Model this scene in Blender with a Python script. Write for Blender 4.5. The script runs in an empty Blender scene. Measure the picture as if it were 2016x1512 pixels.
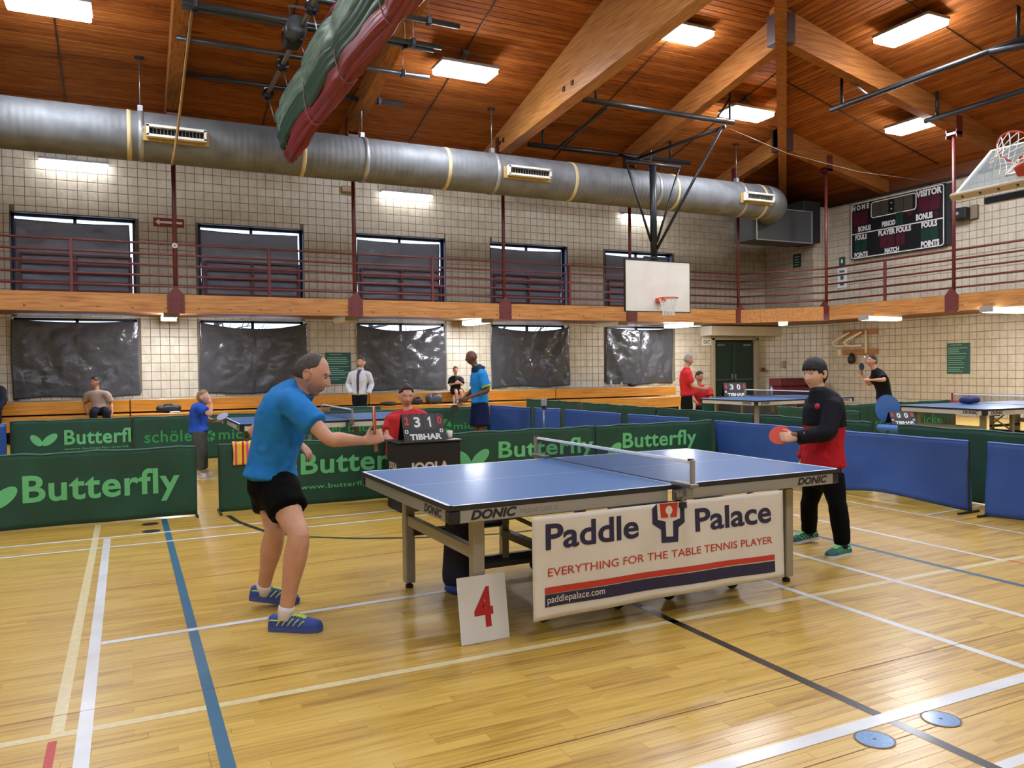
import bpy, bmesh, math, random
from math import sin, cos, pi, radians, sqrt, atan2
from mathutils import Vector as V, Matrix as M

SC = bpy.context.scene
COL = SC.collection
# ------------------------------------------------------------------ camera
CAMZ = 1.45
F_PX, YAW, PIT, ROL = 1559.4, radians(25.922), radians(-1.251), radians(-0.634)
def cam_axes():
    Fw = V((sin(YAW) * cos(PIT), cos(YAW) * cos(PIT), sin(PIT)))
    R = V((cos(YAW), -sin(YAW), 0)); U = R.cross(Fw)
    return cos(ROL) * R + sin(ROL) * U, -sin(ROL) * R + cos(ROL) * U, Fw
cR, cU, cF = cam_axes()
cd = bpy.data.cameras.new('camera'); cam = bpy.data.objects.new('camera', cd); COL.objects.link(cam)
cd.sensor_width = 36; cd.lens = 36 * F_PX / 2016; cd.clip_end = 200; cd.clip_start = 0.05
m = M(((cR.x, cU.x, -cF.x, 0), (cR.y, cU.y, -cF.y, 0), (cR.z, cU.z, -cF.z, CAMZ), (0, 0, 0, 1)))
cam.matrix_world = m
SC.camera = cam
# ------------------------------------------------------------------ world and exposure
W = bpy.data.worlds.new('world'); SC.world = W; W.use_nodes = True
bg = W.node_tree.nodes['Background']; bg.inputs[0].default_value = (0.72, 0.84, 1.0, 1); bg.inputs[1].default_value = 1.6
vs = SC.view_settings
vs.view_transform = 'Standard'; vs.look = 'None'; vs.gamma = 1; vs.use_curve_mapping = False
vs.exposure = 1.5
LAMP = 27.0          # emission strength of the hall's ceiling fixtures
LAMP_WALL = 16.0      # wall and soffit fluorescents
SC.cycles.max_bounces = 7; SC.cycles.diffuse_bounces = 3; SC.cycles.glossy_bounces = 3
SC.cycles.transparent_max_bounces = 12
SC.cycles.sample_clamp_indirect = 4; SC.cycles.caustics_reflective = False; SC.cycles.caustics_refractive = False
SC.cycles.use_denoising = True; SC.cycles.adaptive_threshold = 0.025

# ------------------------------------------------------------------ helpers
def lin(c):
    return c / 12.92 if c <= 0.04045 else ((c + 0.055) / 1.055) ** 2.4
def rgb(h):
    h = h.lstrip('#'); return tuple(lin(int(h[i:i + 2], 16) / 255) for i in (0, 2, 4)) + (1,)
MATS = {}
def mat(name, col='#888888', rough=0.5, metal=0.0, col2=None, scale=8.0, stretch=None, bump=0.0, bscale=None, emit=None, estr=0.0,
        coat=0.0, spec=0.5, alpha=1.0, trans=0.0, detail=4.0, lo=0.35, hi=0.65, sheen=0.0, sss=0.0):
    """Principled material: base colour mottled between col and col2 by noise in object space, optional bump."""
    if name in MATS: return MATS[name]
    m_ = bpy.data.materials.new(name); m_.use_nodes = True; nt = m_.node_tree; N = nt.nodes; L = nt.links
    b = N['Principled BSDF']; b.inputs['Roughness'].default_value = rough; b.inputs['Metallic'].default_value = metal
    b.inputs['Base Color'].default_value = rgb(col); b.inputs['Specular IOR Level'].default_value = spec
    b.inputs['Coat Weight'].default_value = coat; b.inputs['Coat Roughness'].default_value = 0.12
    b.inputs['Alpha'].default_value = alpha; b.inputs['Transmission Weight'].default_value = trans
    b.inputs['Sheen Weight'].default_value = sheen
    if sss:
        b.inputs['Subsurface Weight'].default_value = sss; b.inputs['Subsurface Radius'].default_value = (0.012, 0.005, 0.003)
        b.inputs['Subsurface Scale'].default_value = 1.0
    if emit:
        b.inputs['Emission Color'].default_value = rgb(emit); b.inputs['Emission Strength'].default_value = estr
    if col2 or bump:
        tc = N.new('ShaderNodeTexCoord'); mp = N.new('ShaderNodeMapping'); L.new(tc.outputs['Object'], mp.inputs[0])
        if stretch: mp.inputs['Scale'].default_value = stretch
        nz = N.new('ShaderNodeTexNoise'); nz.inputs['Scale'].default_value = scale; nz.inputs['Detail'].default_value = detail
        L.new(mp.outputs[0], nz.inputs[0])
        if col2:
            mr = N.new('ShaderNodeMapRange'); mr.inputs[1].default_value = lo; mr.inputs[2].default_value = hi
            L.new(nz.outputs[0], mr.inputs[0])
            mx = N.new('ShaderNodeMix'); mx.data_type = 'RGBA'; mx.inputs[6].default_value = rgb(col); mx.inputs[7].default_value = rgb(col2)
            L.new(mr.outputs[0], mx.inputs[0]); L.new(mx.outputs[2], b.inputs['Base Color'])
        if bump:
            nb = nz
            if bscale:
                nb = N.new('ShaderNodeTexNoise'); nb.inputs['Scale'].default_value = bscale; nb.inputs['Detail'].default_value = detail
                L.new(mp.outputs[0], nb.inputs[0])
            bp = N.new('ShaderNodeBump'); bp.inputs['Strength'].default_value = min(1.0, bump); bp.inputs['Distance'].default_value = 0.02
            L.new(nb.outputs[0], bp.inputs['Height']); L.new(bp.outputs[0], b.inputs['Normal'])
    MATS[name] = m_; return m_

def tag(o, label=None, cat=None, group=None, kind=None):
    if label: o['label'] = label
    if cat: o['category'] = cat
    if group: o['group'] = group
    if kind: o['kind'] = kind
    return o
def empty(name, loc=(0, 0, 0), rz=0.0):
    o = bpy.data.objects.new(name, None); COL.objects.link(o); o.location = loc; o.rotation_euler = (0, 0, rz); o.empty_display_size = 0.2
    return o
def thing(name, label, cat, loc=(0, 0, 0), rz=0.0, group=None, kind=None):
    return tag(empty(name, loc, rz), label, cat, group, kind)
def meshobj(name, verts, faces, material, parent=None, smooth=False, mats=None, fm=None):
    me = bpy.data.meshes.new(name); me.from_pydata([tuple(v) for v in verts], [], faces); me.update()
    for mm in (mats or ([material] if material else [])): me.materials.append(mm)
    if fm: me.polygons.foreach_set('material_index', fm)
    if smooth: me.polygons.foreach_set('use_smooth', [True] * len(me.polygons))
    o = bpy.data.objects.new(name, me); COL.objects.link(o)
    if parent is not None: o.parent = parent
    return o
def dup(o, parent=None):
    c = o.copy(); COL.objects.link(c); c.parent = parent
    for ch in list(o.children): dup(ch, c)
    return c

class MB:
    """collects shapes for one mesh"""
    def __init__(s): s.v = []; s.f = []; s.m = []
    def add(s, vs_, fs_, mi=0, T=None):
        n = len(s.v)
        s.v += [T @ V(p) for p in vs_] if T else [V(p) for p in vs_]
        s.f += [tuple(i + n for i in f) for f in fs_]; s.m += [mi] * len(fs_); return s
    def box(s, c, d, bev=0.0, mi=0, R=None):
        hx, hy, hz = d[0] / 2, d[1] / 2, d[2] / 2
        T = M.Translation(V(c)) @ (R.to_4x4() if R else M.Identity(4))
        if bev <= 0:
            p = [(x, y, z) for z in (-hz, hz) for y in (-hy, hy) for x in (-hx, hx)]
            return s.add(p, [(0, 2, 3, 1), (4, 5, 7, 6), (0, 1, 5, 4), (2, 6, 7, 3), (0, 4, 6, 2), (1, 3, 7, 5)], mi, T)
        b = min(bev, hx * .49, hy * .49, hz * .49); p = []; idx = {}
        for sx in (-1, 1):
            for sy in (-1, 1):
                for sz in (-1, 1):
                    for a in range(3):
                        q = [sx * (hx - b), sy * (hy - b), sz * (hz - b)]; q[a] = (sx * hx, sy * hy, sz * hz)[a]
                        idx[sx, sy, sz, a] = len(p); p.append(q)
        f = []
        def face(l):
            f.append(tuple(l))
        for a in range(3):
            o1, o2 = (a + 1) % 3, (a + 2) % 3
            for sg in (-1, 1):
                l = []
                for s1, s2 in ((-1, -1), (1, -1), (1, 1), (-1, 1)):
                    k = [0, 0, 0]; k[a] = sg; k[o1] = s1; k[o2] = s2; l.append(idx[k[0], k[1], k[2], a])
                face(l if sg > 0 else l[::-1])
            for s1 in (-1, 1):
                for s2 in (-1, 1):
                    k0 = [0, 0, 0]; k0[o1] = s1; k0[o2] = s2; k1 = list(k0); k0[a] = -1; k1[a] = 1
                    l = [idx[(*k0, o1)], idx[(*k1, o1)], idx[(*k1, o2)], idx[(*k0, o2)]]
                    face(l if s1 * s2 < 0 else l[::-1])
        for sx in (-1, 1):
            for sy in (-1, 1):
                for sz in (-1, 1):
                    l = [idx[sx, sy, sz, 0], idx[sx, sy, sz, 1], idx[sx, sy, sz, 2]]
                    face(l if sx * sy * sz > 0 else l[::-1])
        return s.add(p, f, mi, T)
    def tube(s, pts, r, n=10, cap=True, mi=0, closed=False):
        """round tube along pts; r number or list"""
        pts = [V(p) for p in pts]; k = len(pts)
        rs = r if isinstance(r, (list, tuple)) else [r] * k
        prev = None; base = len(s.v)
        for i, p in enumerate(pts):
            a = pts[i - 1] if (i > 0 or closed) else pts[0]; b = pts[(i + 1) % k] if (i < k - 1 or closed) else pts[-1]
            t = (b - a).normalized()
            if prev is None:
                u = V((0, 0, 1)) if abs(t.z) < .9 else V((1, 0, 0))
                u = (u - t * u.dot(t)).normalized()
            else:
                u = (prev - t * prev.dot(t)); u = u.normalized() if u.length > 1e-6 else V((1, 0, 0))
            prev = u; w = t.cross(u)
            for j in range(n):
                an = 2 * pi * j / n; s.v.append(p + rs[i] * (u * cos(an) + w * sin(an)))
        rng = range(k if closed else k - 1)
        for i in rng:
            for j in range(n):
                a0 = base + i * n; b0 = base + ((i + 1) % k) * n
                s.f.append((a0 + j, a0 + (j + 1) % n, b0 + (j + 1) % n, b0 + j)); s.m.append(mi)
        if cap and not closed:
            s.f.append(tuple(base + j for j in range(n))[::-1]); s.f.append(tuple(base + (k - 1) * n + j for j in range(n))); s.m += [mi, mi]
        return s
    def prism(s, poly, h0, h1, axis='z', mi=0, T=None):
        """extrude 2D poly along axis: z -> (x,y), y -> (x,z), x -> (y,z)"""
        def P3(p, h):
            return {'z': (p[0], p[1], h), 'y': (p[0], h, p[1]), 'x': (h, p[0], p[1])}[axis]
        n = len(poly); vs_ = [P3(p, h0) for p in poly] + [P3(p, h1) for p in poly]
        fs_ = [tuple(range(n))[::-1], tuple(range(n, 2 * n))] + [(i, (i + 1) % n, n + (i + 1) % n, n + i) for i in range(n)]
        return s.add(vs_, fs_, mi, T)
    def lathe(s, prof, n=20, c=(0, 0, 0), mi=0, T=None):
        vs_ = [(c[0] + r * cos(2 * pi * j / n), c[1] + r * sin(2 * pi * j / n), c[2] + z) for r, z in prof for j in range(n)]
        fs_ = [(i * n + j, i * n + (j + 1) % n, (i + 1) * n + (j + 1) % n, (i + 1) * n + j) for i in range(len(prof) - 1) for j in range(n)]
        fs_ += [tuple(range(n))[::-1], tuple(range((len(prof) - 1) * n, len(prof) * n))]
        return s.add(vs_, fs_, mi, T)
    def grid(s, fn, nu, nv, mi=0):
        b = len(s.v)
        s.v += [V(fn(i / nu, j / nv)) for j in range(nv + 1) for i in range(nu + 1)]
        for j in range(nv):
            for i in range(nu):
                a = b + j * (nu + 1) + i; s.f.append((a, a + 1, a + nu + 2, a + nu + 1)); s.m.append(mi)
        return s
    def build(s, name, material=None, parent=None, smooth=False, mats=None, label=None):
        o = meshobj(name, s.v, s.f, material, parent, smooth, mats, s.m if mats else None)
        if label: o['label'] = label
        return o

def recalc(o):
    bm = bmesh.new(); bm.from_mesh(o.data); bmesh.ops.recalc_face_normals(bm, faces=bm.faces); bm.to_mesh(o.data); bm.free(); return o
def smooth_by_angle(o, deg=35):
    me = o.data
    me.polygons.foreach_set('use_smooth', [True] * len(me.polygons))
    try: me.set_sharp_from_angle(angle=radians(deg))
    except Exception: pass
    return o
def solidify(o, t, off=0.0):
    md = o.modifiers.new('thick', 'SOLIDIFY'); md.thickness = t; md.offset = off; return o
def fbm(x, y, seed=0, oct=3):
    from mathutils import noise
    s = 0; a = 1
    for k in range(oct):
        s += a * noise.noise(V((x, y, seed * 7.31 + k * 3.7))); x *= 2.03; y *= 2.03; a *= .5
    return s

_tc = {}
def text_geo(s, bold=0.0, shear=0.0, space=1.0):
    """filled letter outlines of s as (verts 2D, faces), unit box: x 0..w, y 0..1 over the bbox"""
    key = (s, bold, shear, space)
    if key in _tc: return _tc[key]
    cu = bpy.data.curves.new('t', 'FONT'); cu.body = s; cu.offset = bold; cu.shear = shear; cu.space_character = space
    cu.resolution_u = 4; cu.fill_mode = 'FRONT'
    o = bpy.data.objects.new('t', cu); COL.objects.link(o)
    dg = bpy.context.evaluated_depsgraph_get(); me = bpy.data.meshes.new_from_object(o.evaluated_get(dg))
    vs_ = [(v.co.x, v.co.y) for v in me.vertices]; fs_ = [tuple(p.vertices) for p in me.polygons]
    bpy.data.objects.remove(o); bpy.data.curves.remove(cu); bpy.data.meshes.remove(me)
    x0 = min(v[0] for v in vs_); x1 = max(v[0] for v in vs_); y0 = min(v[1] for v in vs_); y1 = max(v[1] for v in vs_)
    vs_ = [((x - x0) / (x1 - x0), (y - y0) / (y1 - y0)) for x, y in vs_]
    _tc[key] = (vs_, fs_); return vs_, fs_
def letters(name, s, material, parent, fn, x0, x1, y0, y1, bold=0.0, shear=0.0, space=1.0, cut=0.0, label=None, split=False):
    """lay letters in the box x0..x1, y0..y1 of a surface; fn(x, y) gives the 3D point"""
    vs_, fs_ = text_geo(s, bold, shear, space)
    P = [V((x0 + (x1 - x0) * a, y0 + (y1 - y0) * b, 0)) for a, b in vs_]
    if cut:
        bm = bmesh.new(); bv = [bm.verts.new(p) for p in P]
        for f in fs_:
            try: bm.faces.new([bv[i] for i in f])
            except ValueError: pass
        lo, hi = min(x0, x1), max(x0, x1); x = lo + cut
        while x < hi:
            bmesh.ops.bisect_plane(bm, geom=bm.verts[:] + bm.edges[:] + bm.faces[:], plane_co=(x, 0, 0), plane_no=(1, 0, 0)); x += cut
        y = min(y0, y1) + cut
        while y < max(y0, y1):
            bmesh.ops.bisect_plane(bm, geom=bm.verts[:] + bm.edges[:] + bm.faces[:], plane_co=(0, y, 0), plane_no=(0, 1, 0)); y += cut
        bm.verts.index_update(); P = [v.co.copy() for v in bm.verts]; fs_ = [tuple(v.index for v in f.verts) for f in bm.faces]; bm.free()
    if split:                     # one object for each letter
        par = list(range(len(P)))
        def find(i):
            while par[i] != i: par[i] = par[par[i]]; i = par[i]
            return i
        for f in fs_:
            for i in f[1:]: par[find(i)] = find(f[0])
        isl = {}
        for f in fs_: isl.setdefault(find(f[0]), []).append(f)
        for fl_ in isl.values():
            ids = sorted({i for f in fl_ for i in f}); mp_ = {i: j for j, i in enumerate(ids)}; meshobj('letter', [fn(P[i].x, P[i].y) for i in ids], [tuple(mp_[i] for i in f) for f in fl_], material, parent)
        return None
    o = meshobj(name, [fn(p.x, p.y) for p in P], fs_, material, parent)
    if label: o['label'] = label
    return o
def flatpoly(name, poly, material, parent, fn, label=None, cut=0.0):
    if cut:
        bm = bmesh.new(); bv = [bm.verts.new((x, y, 0)) for x, y in poly]; bm.faces.new(bv)
        xs = [p[0] for p in poly]; ys = [p[1] for p in poly]
        x = min(xs) + cut
        while x < max(xs):
            bmesh.ops.bisect_plane(bm, geom=bm.verts[:] + bm.edges[:] + bm.faces[:], plane_co=(x, 0, 0), plane_no=(1, 0, 0)); x += cut
        y = min(ys) + cut
        while y < max(ys):
            bmesh.ops.bisect_plane(bm, geom=bm.verts[:] + bm.edges[:] + bm.faces[:], plane_co=(0, y, 0), plane_no=(0, 1, 0)); y += cut
        bm.verts.index_update()
        o = meshobj(name, [fn(v.co.x, v.co.y) for v in bm.verts], [tuple(v.index for v in f.verts) for f in bm.faces], material, parent); bm.free()
    else:
        o = meshobj(name, [fn(x, y) for x, y in poly], [tuple(range(len(poly)))], material, parent)
    if label: o['label'] = label
    return o
def rot_to(d, up=(0, 0, 1)):
    """3x3 whose x axis is d"""
    d = V(d).normalized(); u = V(up); w = d.cross(u)
    w = w.normalized() if w.length > 1e-5 else V((0, 1, 0)); u = w.cross(d)
    return M((d, -w, u)).transposed()
# ================================================================== SETTING
XW, YW = 20.0, 20.2            # right wall plane, window wall plane
XL, YF = -12.0, -8.0           # walls behind the photographer
S = 0.255; ZE = 6.70            # roof pitch and ceiling height at the walls
BAY = 3.80
def zc(x, y): return ZE + S * min(YW - y, XW - x, y - YF, x - XL)

def nodes_of(name, rough=.5, coat=0., spec=.5):
    m_ = bpy.data.materials.new(name); m_.use_nodes = True; b = m_.node_tree.nodes['Principled BSDF']
    b.inputs['Roughness'].default_value = rough; b.inputs['Coat Weight'].default_value = coat; b.inputs['Specular IOR Level'].default_value = spec
    MATS[name] = m_; return m_, m_.node_tree.nodes, m_.node_tree.links, b
def ramp(N, stops):
    r = N.new('ShaderNodeValToRGB'); e = r.color_ramp.elements
    while len(e) < len(stops): e.new(.5)
    for k, (p, c) in enumerate(stops): e[k].position = p; e[k].color = rgb(c)
    return r
def wood(name, stops, grain=(2, 40, 40), rough=.4, coat=0., rnd=0.0, cell=None, knots=0.0, spec=.5):
    """sawn wood: stretched noise grain; rnd tints object by object; cell=(sx,sy,sz) tints by cells of the surface instead"""
    m_, N, L, b = nodes_of(name, rough, coat, spec)
    tc = N.new('ShaderNodeTexCoord'); oi = N.new('ShaderNodeObjectInfo')
    vec = tc.outputs['Object']
    if rnd:
        ad = N.new('ShaderNodeVectorMath'); ad.operation = 'ADD'; sc_ = N.new('ShaderNodeVectorMath'); sc_.operation = 'SCALE'
        cb = N.new('ShaderNodeCombineXYZ'); L.new(oi.outputs['Random'], cb.inputs[0]); L.new(oi.outputs['Random'], cb.inputs[1])
        L.new(cb.outputs[0], sc_.inputs[0]); sc_.inputs[3].default_value = 37.0; L.new(vec, ad.inputs[0]); L.new(sc_.outputs[0], ad.inputs[1]); vec = ad.outputs[0]
    mp = N.new('ShaderNodeMapping'); mp.inputs['Scale'].default_value = grain; L.new(vec, mp.inputs[0])
    nz = N.new('ShaderNodeTexNoise'); nz.inputs['Scale'].default_value = 1; nz.inputs['Detail'].default_value = 6; nz.inputs['Distortion'].default_value = .4
    L.new(mp.outputs[0], nz.inputs[0])
    val = nz.outputs[0]
    if rnd or cell:
        if cell:
            dv = N.new('ShaderNodeVectorMath'); dv.operation = 'DIVIDE'; dv.inputs[1].default_value = cell; L.new(tc.outputs['Object'], dv.inputs[0])
            fl = N.new('ShaderNodeVectorMath'); fl.operation = 'FLOOR'; L.new(dv.outputs[0], fl.inputs[0])
            wn = N.new('ShaderNodeTexWhiteNoise'); wn.noise_dimensions = '3D'; L.new(fl.outputs[0], wn.inputs[0]); src = wn.outputs[0]; amt = rnd or .3
        else: src = oi.outputs['Random']; amt = rnd
        sb = N.new('ShaderNodeMath'); sb.operation = 'MULTIPLY_ADD'; L.new(src, sb.inputs[0]); sb.inputs[1].default_value = amt; sb.inputs[2].default_value = -amt / 2
        ad2 = N.new('ShaderNodeMath'); ad2.operation = 'ADD'; L.new(val, ad2.inputs[0]); L.new(sb.outputs[0], ad2.inputs[1]); val = ad2.outputs[0]
    rp = ramp(N, stops); L.new(val, rp.inputs[0]); out = rp.outputs[0]
    if knots:
        mk = N.new('ShaderNodeMapping'); mk.inputs['Scale'].default_value = tuple(min(g, 14) * .22 for g in grain); L.new(vec, mk.inputs[0])
        vo = N.new('ShaderNodeTexVoronoi'); vo.inputs['Scale'].default_value = 1.0; L.new(mk.outputs[0], vo.inputs[0])
        mr = N.new('ShaderNodeMapRange'); mr.inputs[1].default_value = .05; mr.inputs[2].default_value = .13; mr.inputs[3].default_value = knots; mr.inputs[4].default_value = 0
        L.new(vo.outputs['Distance'], mr.inputs[0]); mx = N.new('ShaderNodeMix'); mx.data_type = 'RGBA'; L.new(mr.outputs[0], mx.inputs[0])
        L.new(out, mx.inputs[6]); mx.inputs[7].default_value = rgb('#3a1c0a'); out = mx.outputs[2]
    L.new(out, b.inputs['Base Color'])
    bp = N.new('ShaderNodeBump'); bp.inputs['Strength'].default_value = .12; bp.inputs['Distance'].default_value = .004; L.new(nz.outputs[0], bp.inputs['Height']); L.new(bp.outputs[0], b.inputs['Normal'])
    return m_

# ---- floor
FB = .057
m_floor, N, L, b = nodes_of('maple_floor', .36, .38)
b.inputs['Coat Roughness'].default_value = .19
tc = N.new('ShaderNodeTexCoord'); br = N.new('ShaderNodeTexBrick'); L.new(tc.outputs['Object'], br.inputs[0])
br.inputs['Scale'].default_value = 1; br.inputs['Brick Width'].default_value = .78; br.inputs['Row Height'].default_value = FB; br.inputs['Mortar Size'].default_value = .0007
br.offset = .37; br.offset_frequency = 2; br.squash = .7; br.squash_frequency = 3
br.inputs['Color1'].default_value = (0, 0, 0, 1); br.inputs['Color2'].default_value = (1, 1, 1, 1); br.inputs['Mortar'].default_value = (.5, .5, .5, 1)
mp = N.new('ShaderNodeMapping'); mp.inputs['Scale'].default_value = (2.5, 45, 1); L.new(tc.outputs['Object'], mp.inputs[0])
nz = N.new('ShaderNodeTexNoise'); nz.inputs['Scale'].default_value = 1; nz.inputs['Detail'].default_value = 5; L.new(mp.outputs[0], nz.inputs[0])
mm = N.new('ShaderNodeMath'); mm.operation = 'MULTIPLY_ADD'; L.new(br.outputs[0], mm.inputs[0]); mm.inputs[1].default_value = .26; L.new(nz.outputs[0], mm.inputs[2])
ms = N.new('ShaderNodeMath'); ms.operation = 'SUBTRACT'; L.new(mm.outputs[0], ms.inputs[0]); ms.inputs[1].default_value = .13
FST = [(.2, '#977228'), (.42, '#ba953c'), (.58, '#c6a348'), (.85, '#d1b158')]
rp = ramp(N, FST); L.new(ms.outputs[0], rp.inputs[0])
mx = N.new('ShaderNodeMix'); mx.data_type = 'RGBA'; L.new(br.outputs['Fac'], mx.inputs[0]); L.new(rp.outputs[0], mx.inputs[6]); mx.inputs[7].default_value = rgb('#a17a35')
L.new(mx.outputs[2], b.inputs['Base Color'])
m_board = wood('maple_board', FST, grain=(2.5, 45, 45), rough=.36, coat=.38, rnd=.34)
m_board.node_tree.nodes['Principled BSDF'].inputs['Coat Roughness'].default_value = .19

PX0, PX1, PY0 = -.45, 4.25, 1.59; NR = 33; PY1 = PY0 + NR * FB
fb = MB()
def rect(x0, x1, y0, y1, z): fb.add([(x0, y0, z), (x1, y0, z), (x1, y1, z), (x0, y1, z)], [(0, 1, 2, 3)])
rect(XL, XW, YF, PY0, 0); rect(XL, XW, PY1, YW, 0); rect(XL, PX0, PY0, PY1, 0); rect(PX1, XW, PY0, PY1, 0); rect(PX0, PX1, PY0, PY1, -.02)
for a, c in (((PX0, PY0), (PX1, PY0)), ((PX1, PY0), (PX1, PY1)), ((PX1, PY1), (PX0, PY1)), ((PX0, PY1), (PX0, PY0))):
    fb.add([(*a, 0), (*c, 0), (*c, -.02), (*a, -.02)], [(0, 1, 2, 3)])
fb.add([(XL, YF, -.2), (XW, YF, -.2), (XW, YW, -.2), (XL, YW, -.2)], [(3, 2, 1, 0)])
floor = fb.build('floor', m_floor); tag(floor, kind='structure', label='honey coloured maple gym floor with coloured court lines')
rnd = random.Random(5)
plank_me = {}
def plank_mesh(n):
    if n not in plank_me:
        t = MB().box((0, 0, -.009), (n * .1 - .0008, FB - .0009, .018), bev=.0007)
        me = bpy.data.meshes.new('plank'); me.from_pydata([tuple(v) for v in t.v], [], t.f); me.materials.append(m_board); plank_me[n] = me
    return plank_me[n]
for r in range(NR):
    units = int(round((PX1 - PX0) / .1)); x = PX0; left = units; first = True
    while left > 0:
        n = rnd.choice([4, 5, 6, 7, 8, 9]) if not first else rnd.choice([2, 3, 4, 5, 6, 7]); first = False
        if left - n < 3: n = left
        o = bpy.data.objects.new('plank', plank_mesh(n)); COL.objects.link(o); o.parent = floor
        o.location = (x + n * .05, PY0 + (r + .5) * FB, rnd.uniform(-.0003, 0)); x += n * .1; left -= n

# court lines painted on the floor: (x0,y0,x1,y1,width,colour)
mw = mat('line_white', '#d9dcdd', .35, coat=.3, col2='#c9cccb', scale=3)
mc = mat('line_cream', '#cdbf8d', .4, col2='#d8cc9f', scale=30, coat=.2, lo=.45, hi=.7)
mbl = mat('line_blue', '#2a6280', .4, col2='#265b78', scale=4, coat=.2)
mbk = mat('line_black', '#28221e', .35, coat=.3)
mr_ = mat('line_red', '#b3302a', .4)
mor = mat('line_orange', '#a4561c', .4)
k = 0
def line(x0, y0, x1, y1, w, mt):
    global k
    k += 1; d = V((x1 - x0, y1 - y0, 0)).normalized(); n = V((-d.y, d.x, 0)) * w / 2; z = .0006 + .00012 * (k % 9)
    a = V((x0, y0, z)); c = V((x1, y1, z))
    meshobj('court_line', [a - n, c - n, c + n, a + n], [(0, 1, 2, 3)], mt, floor)
line(-5, 3.62, 9, 3.60, .05, mc)                 # long cream line
line(-.28, 3.64, -.27, 8.4, .05, mc)
line(-.29, 3.56, -.29, 1.0, .032, mr_)
line(-.18, -1, -.18, 7.68, .055, mw)
line(.31, -1, .30, 8.42, .052, mbl)
line(-6, 7.66, 6.2, 7.80, .045, mw); line(-6, 7.18, 6.0, 7.42, .045, mw)
line(-.15, 4.73, 2.4, 4.80, .05, mw)
line(-.17, 5.88, 2.6, 6.02, .018, mor)
line(2.755, 5.0, 2.755, -2, .052, mbk)
line(3.81, 5.5, 3.79, -1, .05, mw); line(4.56, 6.6, 4.56, -1, .05, mw)
line(5.73, 7.0, 5.71, 3.62, .045, mw); line(5.18, 6.0, 5.16, -1, .05, mbl)
line(6.77, 8.3, 6.74, 1, .03, mw); line(6.79, 5.02, 9.5, 5.2, .03, mw)
line(-1, 2.225, 9, 2.21, .07, mw); line(2.2, 1.765, 4.5, 1.76, .05, mw)
line(5.75, 3.59, 5.8, 1.0, .02, mr_)
line(9.5, 18, 9.5, 8.5, .05, mw); line(12.5, 18, 12.5, 6, .05, mw); line(-5, 11.2, 10, 11.3, .045, mw); line(-5, 13.0, 10, 13.0, .045, mw); line(9, 11.5, 17, 11.5, .05, mbk)
sm = mat('seam_dark', '#6b4517', .6)
line(-3, 2.64, 9, 2.63, .004, sm); line(-3, 3.82, 9, 3.82, .003, sm); line(-3, 2.08, 9, 2.07, .004, sm)
arc = [V((.88, 8.3, 0)), V((.92, 7.95, 0)), V((.99, 7.67, 0)), V((1.1, 7.27, 0)), V((1.35, 6.92, 0)), V((1.75, 6.62, 0)), V((2.12, 6.45, 0)), V((2.55, 6.28, 0)), V((2.96, 6.2, 0)), V((3.4, 6.2, 0)), V((3.9, 6.35, 0)), V((4.4, 6.7, 0))]
ab = MB(); pl = []; pr = []
for i, p in enumerate(arc):
    d = (arc[min(i + 1, len(arc) - 1)] - arc[max(i - 1, 0)]).normalized(); n = V((-d.y, d.x, 0)) * .025; pl.append(p + n + V((0, 0, .0019))); pr.append(p - n + V((0, 0, .0019)))
ab.v = pl + pr; ab.f = [(i + len(arc), i + 1 + len(arc), i + 1, i) for i in range(len(arc) - 1)]; ab.m = [0] * len(ab.f)
ab.build('court_line', mbk, floor)
m_disc = mat('floor_plate', '#4f86b4', .3, .0, col2='#3f77a8', scale=60, coat=.4, bump=.1); m_dk = mat('disc_dark', '#2a2320', .5)
m_ring = mat('plate_ring', '#56483a', .35, .6)
for (x, y, mt) in ((2.945, 2.11, m_disc), (2.56, 2.11, m_disc), (.17, 8.21, m_dk), (.17, 7.84, m_dk)):
    o = MB().lathe([(.0, .0021), (.068, .0021), (.068, .0027), (.0, .0027)], 28, (x, y, 0)).build('floor_socket_cover', mt, floor)
    MB().lathe([(.069, .0021), (.076, .0021), (.076, .0025), (.069, .0025)], 28, (x, y, 0)).build('ring', m_ring, o)
    MB().lathe([(.0, .0027), (.007, .0027), (.007, .0031), (.0, .0031)], 12, (x, y, 0)).build('bolt', m_dk, o)

# ---- masonry walls of square blocks
CB = .203
m_block, N, L, b = nodes_of('glazed_block', .42)
ge = N.new('ShaderNodeNewGeometry'); dv = N.new('ShaderNodeVectorMath'); dv.operation = 'DIVIDE'; dv.inputs[1].default_value = (CB, CB, CB); L.new(ge.outputs['Position'], dv.inputs[0])
fl = N.new('ShaderNodeVectorMath'); fl.operation = 'FLOOR'; L.new(dv.outputs[0], fl.inputs[0]); wn = N.new('ShaderNodeTexWhiteNoise'); L.new(fl.outputs[0], wn.inputs[0])
nz = N.new('ShaderNodeTexNoise'); nz.inputs['Scale'].default_value = 9; nz.inputs['Detail'].default_value = 5; L.new(ge.outputs['Position'], nz.inputs[0])
mm = N.new('ShaderNodeMath'); mm.operation = 'MULTIPLY_ADD'; L.new(wn.outputs[0], mm.inputs[0]); mm.inputs[1].default_value = .35; L.new(nz.outputs[0], mm.inputs[2])
rp = ramp(N, [(.3, '#aca28d'), (.65, '#bab19c'), (1.0, '#c5bdaa')]); L.new(mm.outputs[0], rp.inputs[0]); L.new(rp.outputs[0], b.inputs['Base Color'])
bp = N.new('ShaderNodeBump'); bp.inputs['Strength'].default_value = .15; bp.inputs['Distance'].default_value = .003; L.new(nz.outputs[0], bp.inputs['Height']); L.new(bp.outputs[0], b.inputs['Normal'])
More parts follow.
